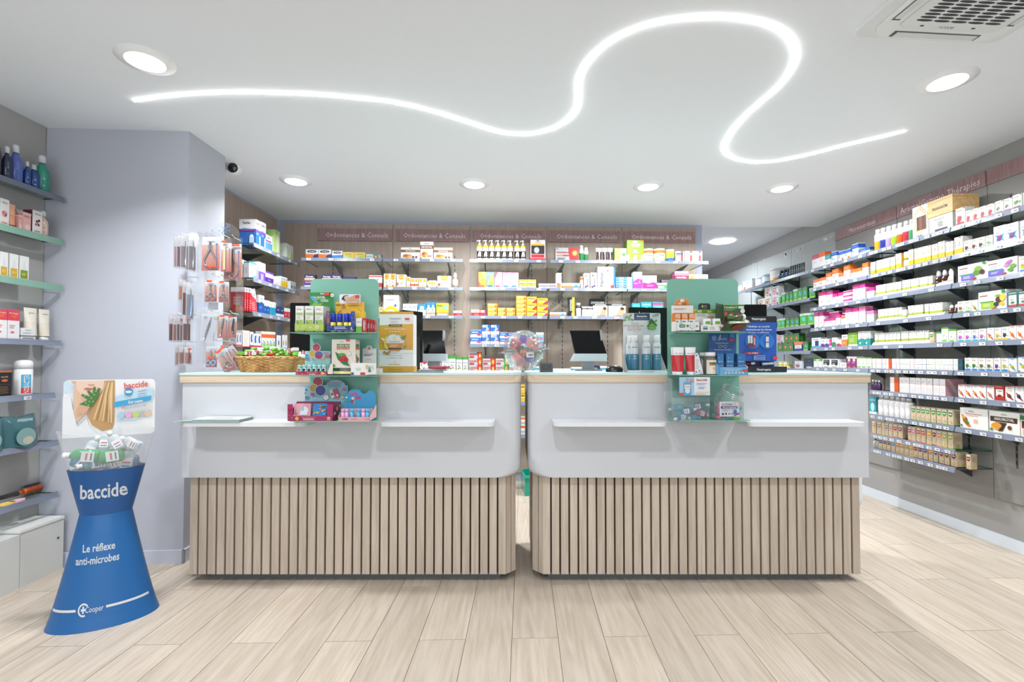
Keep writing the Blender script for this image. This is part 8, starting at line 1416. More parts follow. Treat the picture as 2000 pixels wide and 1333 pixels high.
# pet spray display
e, o = thing('display_box', 'white and pale grey pet spray display with paw free leaf print', 'display box', 1260, 727, 2.52, z=GT)
e['label'] = 'white display card with green leaves holding blue pet sprays'
d = PD(2.60, o); d.rect(1217, 612, 1290, 727, .002, 'd9dcdd', r=3).q(1238.5, 612.5, 1269, 626, '1f3a5c').t('biocanina', 1253.5, 618, 3.8, 'f2f4f6', 27, True).ln(1241, 622.5, 1267, 624, 1, '9ab0c8').t('POUR UN', 1240, 632, 2.6, '5a9a2c', 15).t('ENVIRONNEMENT SAIN', 1238, 636.5, 2.6, '5a9a2c', 38)
for x in (1230, 1239, 1248): d.e(x, 642, 3.2, 3.2, 'd05a4a').e(x, 642, 2.6, 2.6, 'e4e6e6').p([(x-2, 640.5), (x-1.4, 640), (x+2, 643.5), (x+1.4, 644)], 'd05a4a')
for x, y, r in ((1223, 620, .5), (1231, 617, .9), (1234, 625, -.4), (1219, 626, .2), (1228, 623, 1.2)): d.e(x, y, 3.6, 1.6, '5aa02c', r)
d.p([(1264, 630), (1271, 622), (1278, 630)], '3a7a2c').p([(1262, 638), (1272, 626), (1283, 636), (1281, 638), (1272, 630), (1264, 639)], '2f5a24').slab([(1265, 637), (1272, 631), (1280, 637), (1280, 643.5), (1265, 643.5)], .001, '5aa02c').t('ACTIF', 1272.5, 636.5, 1.8, 'e8f4d8', 8).t('NATURELLE', 1272.5, 641, 1.8, 'e8f4d8', 12).e(1279, 628, 4, 1.6, '5aa02c', .6).t('5,90€', 1279, 616.5, 4, '1a1a1c', 16, True, .2)
d.done('back_card', 'card', e)
zb = 0
A = atY(1228, 727, 2.50)-o; Bq = atY(1305, 727, 2.50)-o; Cq = atY(1218, 690, 2.60)-o; Dq = atY(1290, 690, 2.60)-o
mb = MB().box((A.x, 0, 0), (Bq.x, .002, .012), 'eef0ee')
mb.add([(A.x, 0, 0), (A.x, 0, .012), (Cq.x, .08, Cq.z), (Cq.x, .08, 0)], [(0, 1, 2, 3), (3, 2, 1, 0)], 'e2e4e4').add([(Bq.x, 0, 0), (Bq.x, 0, .012), (Dq.x, .08, Dq.z), (Dq.x, .08, 0)], [(0, 1, 2, 3), (3, 2, 1, 0)], 'e8eaea').text('SANS PESTICIDES', (A.x+Bq.x)/2, .0055, .006, -.001, '7ab04a', maxw=.1)
build(mb, 'tray', 'card', e)
BT['bioc2'] = ('can', '3c7f9c', 'd4d8da', 'f2f2f2', .46, [('biocanina', .66, .035, '2b6a8a'), ('SPRAY', .40, .03, 'd8e8ee'), ('HABITAT', .33, .025, 'd8e8ee')])
for i, (x, y, l) in enumerate(((1239, 2.565, 'left blue and white pet spray can in the white display'), (1262, 2.545, 'middle blue and white pet spray can in the white display'), (1282, 2.55, 'right blue and white pet spray can in the white display'), (1231, 2.585, 'blue pet spray can half hidden at the back left of the white display'))):
    b = bottle('bioc2', 18*2.55/F, 68*2.55/F); b.name = 'spray_can'; b.location = (atY(x, 700, y).x, y, GT+.012); tag(b, l, 'can', 'pet spray cans')
# blue lip care display
e, o = thing('display_box', 'royal blue lip care display with two round windows', 'display box', 1480, 727, 2.58, z=GT)
d = PD(2.58, o); d.rect(1441, 618, 1516.5, 706, .07, '1a55b0').rect(1441, 618, 1516.5, 630, .072, '15171c').t('Neutrogena', 1482, 623, 4.4, 'eef0f2', 27, True).ln(1468, 627, 1496, 628, 1, '8a8e94').t('Hydrate et nourrit', 1482, 638, 4, 'dce8f6', 50, True).t('intensément les lèvres', 1482, 644, 4, 'dce8f6', 52, True).t('sèches et abîmées', 1482, 649.5, 4, 'dce8f6', 42)
for x in (1469, 1496.5): d.e(x, 667.5, 14.2, 14.2, '3a9ae0').e(x, 667.5, 13.2, 13.2, '1f6ac8').e(x-.5, 668, 11.5, 11.5, '2a80d8').e(x, 666, 9.5, 9.5, '2270cc')
d.q(1459.5, 656, 1463.5, 678, 'd8dce4').q(1464.5, 656, 1468.5, 678, 'd8dce4').q(1469.5, 656, 1474.5, 678, 'b02434').t('OFFERT', 1472, 667, 3, 'f4e8e8', 18, True, pi/2).q(1459.5, 671, 1463.5, 678, '8a2438').q(1464.5, 671, 1468.5, 678, '8a2438').q(1494, 655, 1499.5, 679, 'd8dce4').q(1494, 655, 1499.5, 658, '2a3a6a').q(1494, 668, 1499.5, 670, 'b8402c').q(1452, 688, 1481, 692.5, 'b02434').t('2+1 OFFERT', 1469, 690.3, 2.6, 'f4e8e8', 24, True).rect(1471.5, 695, 1491.5, 703.5, .001, 'cfe0f2').q(1472.2, 695.7, 1490.8, 702.8, '1a55b0').t('Neutrogena', 1481.5, 699, 3, 'dce8f6', 17).q(1507, 697, 1515.5, 702.5, 'e0402c')
d.rect(1441, 706, 1516.5, 717, .002, '0f2f7a') if 0 else None
d.done('front', 'card', e)
build(MB().box((-.125, .03, .02), (.105, .07, .06), '10265c').box((-.125, .0, .026), (.105, .07, .031), '16459a'), 'inner_shelf', 'card', e)
d = PD(2.56, o); d.rect(1437, 716.5, 1537, 727.6, .09, '121318').t('Neutrogena', 1492, 722, 4.6, 'e4e6ea', 27, True); d.done('base', 'card', e)
for i, (x0, x1, c, l) in enumerate(((1456, 1476, '7a1f2c', 'dark red lip stick lying in the blue lip care display'), (1490, 1513, 'e4e6ea', 'white lip stick lying in the blue lip care display'))):
    p0 = atY(x0, 711.5, 2.585); p1 = atY(x1, 709.5, 2.585); R_ = (p1-p0).to_track_quat('Z', 'Y').to_matrix().to_4x4(); ln_ = (p1-p0).length
    e = empty('lip_stick', (p0.x, p0.y+.012, GT+.043)); tag(e, l, 'lip stick'); build(MB().lathe([(0, 0), (.009, .001), (.009, ln_*.6)], 12, c, M=R_), 'body', 'gloss', e); build(MB().lathe([(.0085, ln_*.6), (.0085, ln_-.001), (0, ln_)], 12, 'f0f0f2', M=R_), 'cap', 'gloss', e)
# leaflets on the first ledge
zl_ = atY(470, 834, CF-.13).z+.0205
e = empty('leaflet_stack', (atY(440, 830, 2.40).x, 2.36, zl_)); tag(e, 'stack of pale green leaflets on the white counter ledge', 'leaflets')
mb = MB()
for i in range(7): mb.box((-.12+.002*(i % 3), -.035+.001*i, i*.0022), (.11+.002*(i % 2), .09, i*.0022+.0018), ['a9c4be', '8fb0aa', 'c8d8d4', '7fa8a0', 'a9c4be', 'c0cfcc', 'dfe8e8'][i])
build(mb, 'sheets', 'card', e); build(MB().quad(0, 0, 0, 0, 0, 'w').add([(-.05, 0, .0162), (.06, 0, .0162), (.05, .05, .0162), (-.04, .05, .0162)], [(0, 1, 2, 3)], 'c4cccc'), 'print', 'card', e)
e = empty('leaflet', (atY(385, 830, 2.36).x, 2.345, zl_)); tag(e, 'loose leaflets fanned out past the left end of the counter ledge', 'leaflets')
build(MB().box((-.10, -.02, 0), (.03, .08, .002), '9ab8b2').box((-.08, -.015, .002), (.04, .085, .004), 'b4a8a0').box((-.06, -.018, .004), (.045, .085, .006), '8fb0aa'), 'sheets', 'card', e)
# ---------------------------------------------------------------- wicker basket with lip balms
bc = atY(533, 715, 2.66); e = empty('wicker_basket', (bc.x, 2.66, GT)); tag(e, 'oval wicker basket full of green and white lip balms', 'basket')
mb = MB(); N = 44; H = .074
for j in range(9):
    z_ = .006+j*H/9; k = 1+.16*j/9
    mb.tube([( (.165*k+.004*(1 if (i+j) % 2 else -1))*cos(2*pi*i/N), (.105*k+.004*(1 if (i+j) % 2 else -1))*sin(2*pi*i/N), z_) for i in range(N)], .0046, 5, 'w', closed=True)
build(mb, 'weave', 'wicker', e)
mb = MB()
for i in range(0, N, 2): a = 2*pi*i/N; mb.tube([(.165*cos(a), .105*sin(a), 0), (.19*cos(a), .122*sin(a), H)], .003, 5, 'w')
build(mb, 'stakes', 'wicker', e, kind='stuff')
mb = MB()
for ph in (0, pi): mb.tube([((.192+.004*cos(i*1.6+ph))*cos(2*pi*i/60), (.123+.004*cos(i*1.6+ph))*sin(2*pi*i/60), H+.004+.005*sin(i*1.6+ph)) for i in range(60)], .005, 5, 'w', closed=True)
build(mb, 'rim', 'wicker', e)
build(MB().prism([(.16*cos(2*pi*i/24), .10*sin(2*pi*i/24)) for i in range(24)], 0, .006, 'w'), 'bottom', 'wicker', e)
rb = random.Random(11)
bal = [(470, 690, 1, .6), (484, 688, 1, .75), (497, 693, 0, .2), (505, 686, 2, .1), (512, 694, 0, -.3), (520, 688, 2, 1.3), (527, 693, 1, 1.5), (535, 688, 2, 1.2), (540, 695, 0, 1.5), (548, 690, 1, 1.4), (556, 693, 0, .3), (562, 689, 1, -.5), (571, 693, 2, .1), (578, 692, 1, .2), (490, 682, 2, .5), (515, 681, 2, .2), (532, 683, 2, 1.1), (545, 684, 2, 1.3)]
proto = None
for i, (x, y, kind, az) in enumerate(bal):
    p = atY(x, y, 2.60+.03*(i % 4)); p.z = max(p.z, GT+.055)
    if kind == 1 and az < 1:
        b = empty('twin_balm_pack'); build(MB().box((-.012, -.018, -.009), (.072, .018, .009), 'f0f0ee').box((-.0125, -.0185, -.0092), (.018, .0185, .0092), '7ac03a').box((.03, -.0186, -.0094), (.05, .0186, .0094), 'c0222c'), 'pack', 'card', b)
        build(MB().text('OFFERT', 0, 0, .008, -.0001, 'f4f0f0', maxw=.032, bold=True, rot=pi/2), 'lettering', 'card', b, loc=(.04, -.0192, 0))
    else:
        b = empty('lip_balm'); build(MB().lathe([(0, 0), (.0095, .001), (.0095, .03)], 12, '6abf2c', M=Matrix.Rotation(-pi/2, 4, 'X')), 'cap', 'gloss', b); build(MB().lathe([(.0095, .03), (.0095, .069), (0, .07)], 12, 'eef0ec' if kind else 'c0222c', M=Matrix.Rotation(-pi/2, 4, 'X')), 'body', 'gloss', b)
    b.location = p; b.rotation_euler = (rb.uniform(-.25, .25), rb.uniform(-.3, .3), az if kind == 1 and az < 1 else (az-1.4))
    reg(b, ['white and red lip balm', 'green and white lip balm', 'pale lip balm on the heap'][kind] if b.name[:4] != 'twin' else 'twin lip balm pack with red band', 'in the wicker basket', x, 'lip balm', 'lip balms in the wicker basket')
# ---------------------------------------------------------------- acrylic stand with manicure tools
SY = 2.62
e, o = thing('hook_stand', 'clear acrylic hook stand for manicure tools on the counter end', 'rack', 420, 727, SY, z=GT); STAND = e
X = lambda px: atY(px, 600, SY).x-o.x
Zp = lambda py: atY(420, py, SY).z-o.z
build(MB().box((X(362), -.04, 0), (X(462), .12, .006), 'w').box((X(366), -.035, .006), (X(455), .115, .012), 'w').quad(X(400), .001, X(426), .005, -.041, '2a2a2a'), 'base', 'acrylic', e)
build(MB().box((X(383), .0, .012), (X(385), .09, Zp(452)), 'w').box((X(398), .0, .012), (X(400), .09, Zp(452)), 'w').box((X(383), .0, .012), (X(400), .002, Zp(452)), 'w').box((X(456), .02, .012), (X(457.5), .09, Zp(500)), 'w'), 'column', 'acrylic', e)
cxp, czp, rr_ = X(426), Zp(458), 30*SY/F
hp = [(cxp+rr_*cos(a_), czp+rr_*.95*sin(a_)) for a_ in [i*pi/16 for i in range(17)]]
build(MB().prism(hp, -.053, -.050, 'w', M=XZ), 'header', 'acrylic', e)
mb = MB(); y = .049
mb.text('Gem & Focus'[::1], 0, 0, .009, 0, '8a7ab8', fn=lambda a_, b_: (cxp-a_*1.0, y, czp+.035+b_), maxw=.1)
mb.poly([(cxp-.018, czp+.058), (cxp-.014, czp+.058), (cxp+.016, czp+.018), (cxp+.012, czp+.018)], y, '3a8ad0').poly([(cxp+.014, czp+.058), (cxp+.018, czp+.056), (cxp-.012, czp+.018), (cxp-.016, czp+.018)], y, '3a8ad0')
mb.tube([(cxp+.022+.008*cos(k*pi/6), y, czp+.062+.008*sin(k*pi/6)) for k in range(12)], .0008, 4, '8ab0dc', closed=True)
build(mb, 'header_print', 'card', e)
def hook(x, y_, z, side=0):
    pts_ = [(0, .05, 0), (0, -.012, .002), (0, -.03, .012)] if not side else [(.015, 0, 0), (-.065, -.004, .004), (-.085, -.006, .014)]
    build(MB().tube(pts_, .0022, 6, 'e6e6ea'), 'hook', 'gloss', STAND, loc=(x, y_, z))
for px_, py_ in ((417, 454), (437, 461), (458, 466), (418, 539), (437, 542), (453, 545), (417, 610), (440, 612), (456, 613), (428, 666), (440, 667), (455, 669)): hook(X(px_), 0, Zp(py_))
for px_, py_ in ((378, 459), (378, 541), (374, 615), (376, 668)): hook(X(px_), .02, Zp(py_), 1)
def tool(mb, kind, w, h):
    y = -.006; g = 'a8acb0'
    if kind == 'nipper':
        for s in (-1, 1): mb.tube([(s*.002, y, h*.74), (s*.006, y, h*.62), (s*.004, y, h*.54), (s*w*.30, y, h*.30), (s*w*.30, y, h*.18), (s*w*.08, y, h*.09)], .004, 6, g, rr=[.002, .005, .005, .004, .0035, .003])
    elif kind == 'scissors':
        for s in (-1, 1):
            mb.tube([(s*.004, y, h*.72), (-s*.003, y, h*.42), (s*w*.20, y, h*.30)], .0028, 6, g, rr=[.001, .0035, .0022])
            mb.tube([(s*w*.20+w*.15*cos(k*pi/7), y, h*.20+w*.16*sin(k*pi/7)) for k in range(14)], .0022, 5, g, closed=True)
    elif kind == 'blue':
        for s in (-1, 1):
            mb.tube([(s*.002, y, h*.7), (-s*.002, y, h*.42), (s*w*.20, y, h*.32)], .0026, 6, g)
            mb.tube([(s*w*.20+w*.17*cos(k*pi/7), y, h*.20+w*.19*sin(k*pi/7)) for k in range(14)], .004, 5, '8aa8cc', closed=True)
    elif kind == 'file': mb.box((-w*.18, y-.002, h*.08), (0, y, h*.76), 'd8c09a')
    elif kind == 'tweezer': mb.tube([(w*.1, y, h*.78), (-w*.02, y, h*.5), (-w*.2, y, h*.08)], .003, 6, '8a9092', rr=[.001, .004, .003])
    elif kind == 'cutter': mb.tube([(w*.18, y, h*.80), (w*.05, y, h*.4), (w*.1, y, h*.2)], .005, 6, '1c1c20', rr=[.003, .006, .005])
def pack(x0, x1, y0, y1, kind, label, yo=0, rot=0, st=(0, 0), card='e0703c', plain=False):
    w = (x1-x0)*SY/F; h = (y1-y0)*SY/F; c = atY((x0+x1)/2, y1, SY)
    e = empty('tool_pack', (c.x, SY-.014+yo, c.z)); tag(e, label, 'manicure pack', 'manicure tool packs')
    if rot:
        t = atY((x0+x1)/2, y0, SY); e.rotation_euler = (0, rot, 0)
    mb = MB().prism(rrect(-w*.44, h*.03, w*.44, h*.86, .003, 2), -.0015, 0, 'f4f0f0' if not plain else 'eef0f4', M=XZ)
    if not plain:
        for k in range(6): 
            f = k/6; r_ = [int(a_+(b_-a_)*f) for a_, b_ in zip((214, 84, 44), (240, 200, 170))]
            mb.quad(-w*.44, h*(.03+.105*k), w*.44, h*(.03+.105*(k+1)), -.0002-.0016, '%02x%02x%02x' % tuple(r_))
        mb.quad(w*.28, h*.03, w*.33, h*.66, -.0022, '6a3a9a').quad(-w*.15, h*.74, w*.2, h*.755, -.0022, '8aa0c8').ell(w*.3, h*.68, w*.07, w*.05, -.0024, '4a80b0', 8)
    else: mb.lines(-w*.3, h*.72, -w*.1, h*.80, 2, -.0022, '8a8c94').quad(w*.25, h*.05, w*.27, h*.3, -.0022, '3a9ac8').ell(w*.3, h*.78, w*.14, h*.05, -.0022, 'dfe8a0', 8)
    build(mb, 'card', 'card', e)
    mb = MB(); tool(mb, kind, w, h); 
    if mb.v: build(mb, 'tool', 'metal' if kind in ('nipper', 'scissors', 'tweezer') else 'gloss', e)
    build(MB().prism(rrect(-w/2, 0, w/2, h, .005, 3), .0, .0006, 'w', M=Matrix.Translation((0, -.003, 0)) @ XZ).prism(rrect(-w*.4, h*.05, w*.4, h*.82, .006, 3), .0, .008, 'w', M=Matrix.Translation((0, -.003, 0)) @ XZ), 'blister', 'acrylic', e)
    if not plain: build(MB().prism(rrect(-w*.2+st[0]*w, h*.88*0+h*(.80+st[1]), w*.2+st[0]*w, h*(.80+st[1])+.011, .003, 2), .0, .0006, 'f05a24', M=Matrix.Translation((0, -.0115, 0)) @ XZ), 'price_sticker', 'card', e)
    return e
pack(395, 434, 453, 532, 'nipper', 'largest pack, steel nipper on orange card, top hook row', st=(.15, -.70))
pack(434, 472, 464, 549, 'nipper', 'clear pack with nipper behind the nail file pack', yo=.02, st=(.2, .0))
pack(434, 457, 467, 534, 'file', 'narrow pack with beige nail file, top hook row', yo=-.006, st=(-.1, .06))
pack(402, 428.5, 543, 592, 'scissors', 'scissors pack on orange card, second hook row, left', st=(-.05, .0))
pack(429, 451, 545, 593, 'scissors', 'scissors pack on orange card, second hook row, right', st=(-.1, .0))
pack(404, 426, 588, 606, 'none', 'white barcode card seen below the left scissors pack', yo=.02, plain=True)
pack(391, 429, 606, 669, 'tweezer', 'large white pack with slim tweezer, third hook row', plain=True, rot=.06)
pack(427, 450, 611, 662, 'tweezer', 'pack with steel tweezer on orange card, third hook row', st=(0, .02))
pack(447, 464, 613, 662, 'cutter', 'narrow pack with black cutter, third hook row', yo=.008, st=(-.2, .02))
pack(404, 428, 671, 719, 'blue', 'pack with blue handled scissors, lowest hook row', st=(0, -.42))
pack(430, 447, 675, 718, 'scissors', 'dark red pack behind the tilted scissors pack', yo=.02, st=(-.2, .1))
p_ = pack(429, 457, 672, 726, 'scissors', 'tilted scissors pack hanging over the basket, front', yo=-.012, st=(-.1, .0)); c = atY(458, 724, SY); p_.location.x = c.x; p_.rotation_euler = (0, -.5, 0)
p_ = pack(440, 468, 672, 722, 'scissors', 'tilted scissors pack behind the front tilted one', yo=.004, st=(-.3, .1)); c = atY(470, 716, SY); p_.location.x = c.x; p_.location.z = c.z; p_.rotation_euler = (0, -.62, 0)
def sidepack(x, y0, y1, col, label, w=.012, st=True, tcol='b0b2b6'):
    c = atY(x, y1, SY); h = (y1-y0)*SY/F; e = empty('tool_pack', (c.x, SY-.03+random.random()*.02, c.z), 1.25); tag(e, label, 'manicure pack', 'manicure tool packs')
    build(MB().box((-.022, 0, 0), (.022, .001, h*.95), 'f0eef0').quad(-.02, .01, .02, h*.65, -.0005, col), 'card', 'card', e)
    build(MB().tube([(0, -.006, h*.8), (.003, -.008, h*.4), (0, -.006, h*.1)], .004, 6, tcol, rr=[.0015, .005, .003]), 'tool', 'metal' if tcol == 'b0b2b6' else 'gloss', e)
    build(MB().box((-.026, -.012, 0), (.026, -.0115, h), 'w').box((-.026, -.0115, 0), (-.0255, 0, h), 'w'), 'blister', 'acrylic', e)
    if st: build(MB().box((-.012, -.0135, h*.78), (.008, -.013, h*.78+.01), 'f05a24'), 'price_sticker', 'card', e)
for i, (x, y0, y1, c, s, tc) in enumerate(((352, 462, 526, 'c8a0a0', False, 'b0b2b6'), (359, 462, 527, '8a5a6a', False, 'b0b2b6'), (367, 460, 528, '9a8a90', False, 'b0b2b6'), (374, 458, 532, '7a7a80', False, 'b0b2b6'), (381, 457, 533, '8a8088', False, 'b0b2b6'),
    (361, 545, 590, 'e0906a', True, '3a3030'), (367, 548, 620, '8a4a4a', False, 'b0b2b6'), (375, 550, 626, '9a9aa0', False, '8ab4dc'),
    (343, 615, 669, '7a2a4a', True, '7a2a4a'), (350, 617, 669, 'b8806a', True, 'a86a5a'), (357, 616, 669, '7a4038', True, '7a4038'), (362, 618, 669, '9a6a68', True, '6a3a34'), (371, 615, 669, '6a2a24', True, '6a2a24'),
    (354, 675, 716, 'd8b0a0', True, 'b0b2b6'), (363, 675, 714, 'c89088', False, '3a3a3a'), (373, 676, 714, 'e09088', True, '3a3a3a'))):
    row = 'top' if i < 5 else 'second' if i < 8 else 'third' if i < 13 else 'lowest'; k = i-(0 if i < 5 else 5 if i < 8 else 8 if i < 13 else 13)
    sidepack(x, y0, y1, c, f'edge-on tool pack, {NUMW[k]} from left on the {row} pillar-side hook', st=s, tcol=tc)
# ---------------------------------------------------------------- blue cardboard dispenser
DX, DY = -1.815, 2.17; YAW = radians(28)
e = empty('floor_dispenser', (DX, DY, 0), YAW); tag(e, 'blue hourglass shaped cardboard hand gel dispenser on the floor', 'dispenser'); DISP = e; e.scale = (.76, .76, 1)
def ring(a, b, z, n=48): return [(a*cos(2*pi*i/n), b*sin(2*pi*i/n), z) for i in range(n)]
def loft(mb, rings, col, cols=None, flip=False, arc=None):
    n = len(rings[0]); vs = [p for r_ in rings for p in r_]; 
    for k in range(len(rings)-1):
        mb.add(rings[k]+rings[k+1], [(i, (i+1) % n, n+(i+1) % n, n+i) for i in range(n)], cols[k] if cols else col, smooth=True)
    return mb
ZW, ZB_, ZR = .468, .665, .835
def dims(z):
    if z <= ZW: t = z/ZW; s = t**.85; return .262+(.122-.262)*s, .165+(.080-.165)*s
    t = (z-ZW)/(ZR-ZW); return .122+(.232-.122)*t, .080+(.115-.080)*t
mb = MB(); loft(mb, [ring(*dims(z), z) for z in [i*ZW/10 for i in range(11)]], '1468ae'); mb.add(ring(*dims(0), 0), [tuple(range(47, -1, -1))], '1468ae'); build(mb, 'lower_cone', 'card', e)
mb = MB()
def top(a_): return ZB_
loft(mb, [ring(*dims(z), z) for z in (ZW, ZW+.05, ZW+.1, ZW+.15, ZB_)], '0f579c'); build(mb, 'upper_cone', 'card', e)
mb = MB(); N = 48; R0 = ring(*dims(ZB_), ZB_); R1 = [(dims(ZR)[0]*cos(2*pi*i/N), dims(ZR)[1]*sin(2*pi*i/N), ZR-.03+.03*abs(cos(2*pi*i/N))) for i in range(N)]
loft(mb, [[(x*.99, y*.99, z) for x, y, z in R0], R1], 'w'); build(mb, 'clear_cone', 'film', e)
mb = MB(); mb.prism([(dims(ZB_-.05)[0]*.96*cos(2*pi*i/32), dims(ZB_-.05)[1]*.96*sin(2*pi*i/32)) for i in range(32)], ZB_-.055, ZB_-.05, '0f579c'); build(mb, 'inner_floor', 'card', e)
def wrap(x, z, off=.0012):
    a, b = dims(z); th = x/((a+b)/2*1.02)*1.0-pi/2
    # arc-length approx on the flat front of the ellipse
    u = max(-.999, min(.999, x/a)); th = -pi/2+math.asin(u)*(.8)+u*.2*pi/2*.0
    return ((a+off)*cos(th), (b+off)*sin(th), z)
mb = MB()
mb.text('baccide', .002, .575, .062, 0, 'dfe4ea', maxw=.25, bold=True, fn=wrap)
build(mb, 'brand_lettering', 'card', e)
mb = MB(); mb.text('Le réflexe', -.012, .335, .032, 0, 'd4dde6', maxw=.185, bold=True, fn=wrap).text('anti-microbes', -.017, .285, .032, 0, 'd4dde6', maxw=.235, bold=True, fn=wrap)
build(mb, 'slogan', 'card', e)
mb = MB()
def strip(x0, x1, z0, z1):
    n = 14
    for i in range(n):
        a_, b_ = x0+(x1-x0)*i/n, x0+(x1-x0)*(i+1)/n; mb.add([wrap(a_, z0), wrap(b_, z0), wrap(b_, z1), wrap(a_, z1)], [(0, 1, 2, 3)], 'e4e8ec')
strip(-.236, -.12, .083, .093); strip(.045, .236, .083, .093)
mb.text('Cooper', -.018, .088, .024, 0, 'e4e8ec', maxw=.10, fn=wrap)
for k in range(18):
    a0 = .6+k*.25; a1 = a0+.25; f = lambda a_, r_: wrap(-.078+r_*cos(a_), .088+r_*.9*sin(a_))
    mb.add([f(a0, .022), f(a0, .030), f(a1, .030), f(a1, .022)], [(0, 1, 2, 3)], 'e4e8ec')
mb.add([wrap(-.092, .084), wrap(-.066, .084), wrap(-.066, .093), wrap(-.092, .093)], [(0, 1, 2, 3)], 'e4e8ec').add([wrap(-.084, .074), wrap(-.075, .074), wrap(-.075, .103), wrap(-.084, .103)], [(0, 1, 2, 3)], 'e4e8ec')
build(mb, 'logo', 'card', e)
# header card
h0, h1 = .80, 1.055; hw = .213
mb = MB().prism(rrect(-hw, h0-.0, hw+.005, h1, .022, 5), -.003, 0, 'f3f4f5', M=XZ)
def hx(u): return -hw+u*2*hw
def hz(v): return h0+v*(h1-h0)
Lr = [0]
def hp_(pts_, c): Lr[0] += 1; mb.poly([(hx(u), hz(v)) for u, v in pts_], -.0004*Lr[0], c)
hp_([(0, .80), (0, .92), (.05, .985), (.55, .985), (.55, .0), (.53, .0), (.55, .3)], 'e8eef2'); hp_([(0, .78), (0, .96), (.03, .985), (.18, .985), (.14, .78)], 'cfe4f0')
hp_([(.44, .985), (.55, .985), (.555, .6), (.55, .20), (.53, .12), (.42, .09), (.31, .2), (.25, .38), (.28, .55), (.36, .7)], 'c89a60')          # hair
for k in range(7): hp_([(.32+k*.032, .30-k*.012), (.335+k*.032, .30-k*.012), (.42+k*.018, .75), (.46+k*.012, .95), (.445+k*.012, .95), (.40+k*.016, .72)], ['e8c890', 'a87840', 'dcb478'][k % 3])
hp_([(.12, .985), (.44, .985), (.43, .84), (.36, .70), (.30, .64), (.25, .58), (.27, .44), (.14, .26), (.11, .45), (.11, .74)], 'e6bfa2')        # neck and face
hp_([(.13, .985), (.43, .985), (.425, .86), (.37, .74), (.29, .66), (.2, .72), (.14, .84)], 'f0cdb4')
hp_([(.08, .985), (.13, .985), (.125, .94), (.10, .94)], 'e0b090')
hp_([(.255, .935), (.29, .915), (.33, .925), (.325, .905), (.28, .895)], 'c88a72'); hp_([(.21, .845), (.25, .865), (.29, .855), (.34, .86), (.345, .845), (.29, .82), (.24, .825)], 'b86a66')
hp_([(.0, .0), (.0, .72), (.08, .70), (.12, .4), (.15, .22), (.25, .34), (.28, .20), (.36, .06), (.55, .0)], 'eef0f2'); hp_([(.15, .22), (.25, .36), (.255, .33), (.16, .19)], 'c8ccd0')
hp_([(.14, .46), (.17, .40), (.24, .42), (.30, .55), (.22, .62), (.16, .55)], 'dcae8c')
hp_([(.17, .58), (.30, .52), (.36, .66), (.40, .84), (.37, .86), (.35, .80), (.34, .88), (.32, .88), (.31, .76), (.27, .82), (.25, .80), (.29, .70), (.20, .76), (.19, .73), (.26, .65)], '3f7a2a')
for u, v in ((.24, .6), (.28, .62), (.3, .68), (.33, .74), (.35, .80), (.27, .56), (.32, .62), (.23, .72)): hp_([(u-.012, v), (u, v-.016), (u+.012, v), (u, v+.016)], '8ac85a')
hp_([(.56, .70), (.99, .84), (.99, .66), (.56, .60)], 'bfdff0'); hp_([(.55, .60), (.975, .70), (.965, .61), (.55, .50)], '2fa8dc')
for u, c in ((.63, 'a8d4ee'), (.715, 'ecaed8'), (.80, 'c0dc70'), (.875, 'b8bcc0'), (.935, 'e8c4a8')): Lr[0] += 1; mb.ell(hx(u), hz(.355+.06*(u-.63)), .0165, .014, -.0004*Lr[0], c, 16)
Lr[0] += 1; y_ = -.0004*Lr[0]
mb.ell(hx(.71), hz(.775), .021, .018, y_, '2a9ad0', 18).ell(hx(.71), hz(.775), .017, .006, y_-.0004, 'd8ecf6', 12)
mb.text('baccide', hx(.795), hz(.905), .028, y_-.0004, 'e0422c', maxw=.135, bold=True, rot=.09).text('Gel mains', hx(.79), hz(.60), .013, y_-.0004, 'f4f8fa', maxw=.08, bold=True, rot=.10).text('EFFICACITÉ PROUVÉE', hx(.79), hz(.50), .009, y_-.0004, '6ab0dc', maxw=.105, rot=.12)
for k, s in enumerate(('antibactérien', 'antifongique', 'actif sur virus')): mb.text(s, hx(.865), hz(.79-.045*k), .006, y_-.0004, '3a6ab0', maxw=.055, rot=.12)
mb.lines(hx(.58), hz(.24), hx(.92), hz(.28), 2, y_-.0004, 'a8cfe8'); mb.poly([(hx(.63), hz(.50)), (hx(.645), hz(.47)), (hx(.68), hz(.54)), (hx(.645), hz(.49))], y_-.0006, 'e0422c')
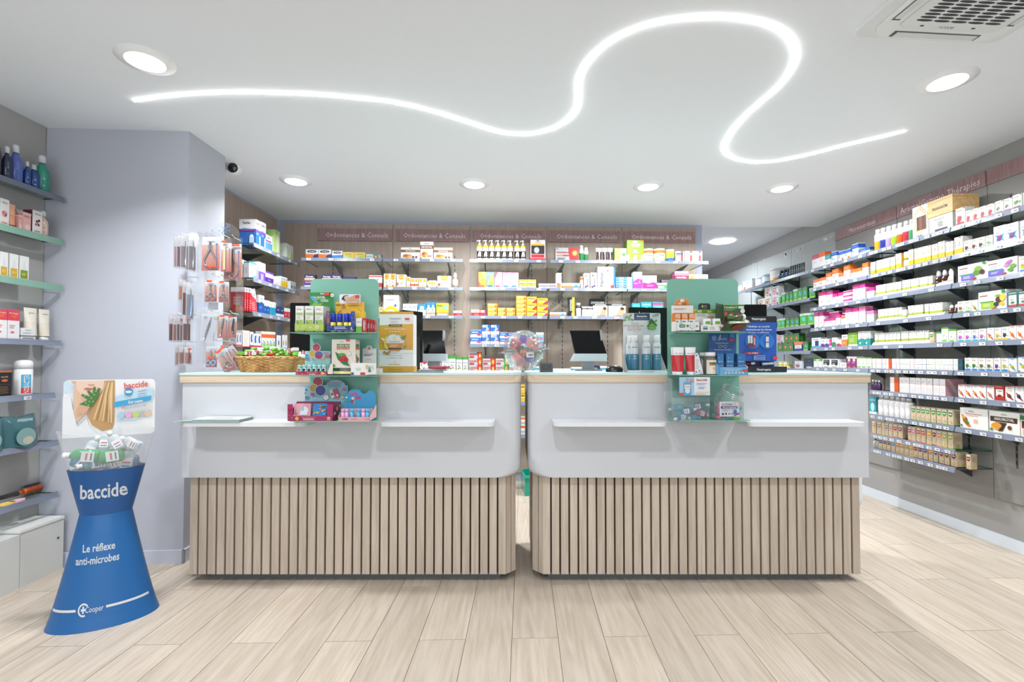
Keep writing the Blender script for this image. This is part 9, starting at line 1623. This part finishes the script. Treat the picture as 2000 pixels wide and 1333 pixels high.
build(mb, 'header_card', 'card', e, loc=(0, .035, 0))
DM = Matrix.Translation((DX, DY, 0)) @ Matrix.Rotation(YAW, 4, 'Z')
gel = [(-.165, .745, 'green', 1.45), (-.105, .70, 'clear', .6), (-.075, .775, 'clear', 2.6), (-.05, .70, 'green', 1.2), (.01, .735, 'green', 1.7), (-.02, .80, 'clear', .1), (.07, .775, 'pink', 1.4), (.10, .72, 'clear', .15), (.15, .79, 'clear', 1.1), (.165, .75, 'clear', .9), (.14, .70, 'pink', 1.5), (-.13, .66, 'blue', 2.2), (-.09, .655, 'blue', 1.8), (-.03, .65, 'mauve', 1.5), (.03, .68, 'green', 2.0), (.055, .655, 'clear', 1.3), (-.06, .625, 'teal', 1.6), (.08, .64, 'clear', 1.8), (.12, .66, 'blue', 1.5), (.0, .63, 'clear', 1.5), (.04, .80, 'clear', .5), (-.14, .70, 'clear', 2.4)]
protoG = {}
for i, (x, z_, c, tl) in enumerate(gel):
    big = i in (0, 4, 7, 11)
    key = (c, big)
    h_ = .125 if big else .095
    if key in protoG: b = copy_tree(protoG[key])
    else: b = minibottle('hand_gel_bottle', cols[c], 'f0f0f0', h_, .030 if big else .022); protoG[key] = b
    b.name = 'hand_gel_bottle'
    z_ = max(z_, .705); ad, bd_ = dims(z_); lim = ad*.76-.078
    xx = max(-lim, min(lim, x*.80)); yy = (-.45+.3*((i*7) % 4))*bd_*.55
    rot_ = Matrix.Rotation(YAW+.3*sin(i*1.3), 4, 'Z') @ Matrix.Rotation((tl if i % 2 else -tl) if i not in (7, 2, 5) else {7: .12, 2: .5, 5: .1}[i], 4, 'Y') @ Matrix.Rotation(.25*sin(i*2.1), 4, 'X')
    b.rotation_euler = rot_.to_euler(); b.location = DM @ Vector((xx, yy, z_-.02))-rot_ @ Vector((0, 0, h_*.45))
    reg(b, {'clear': 'clear hand gel bottle', 'mauve': 'mauve hand gel bottle'}.get(c, c+' hand gel bottle'), 'in the blue dispenser', x*1000, 'bottle', 'hand gels in the blue dispenser')
finish_labels()
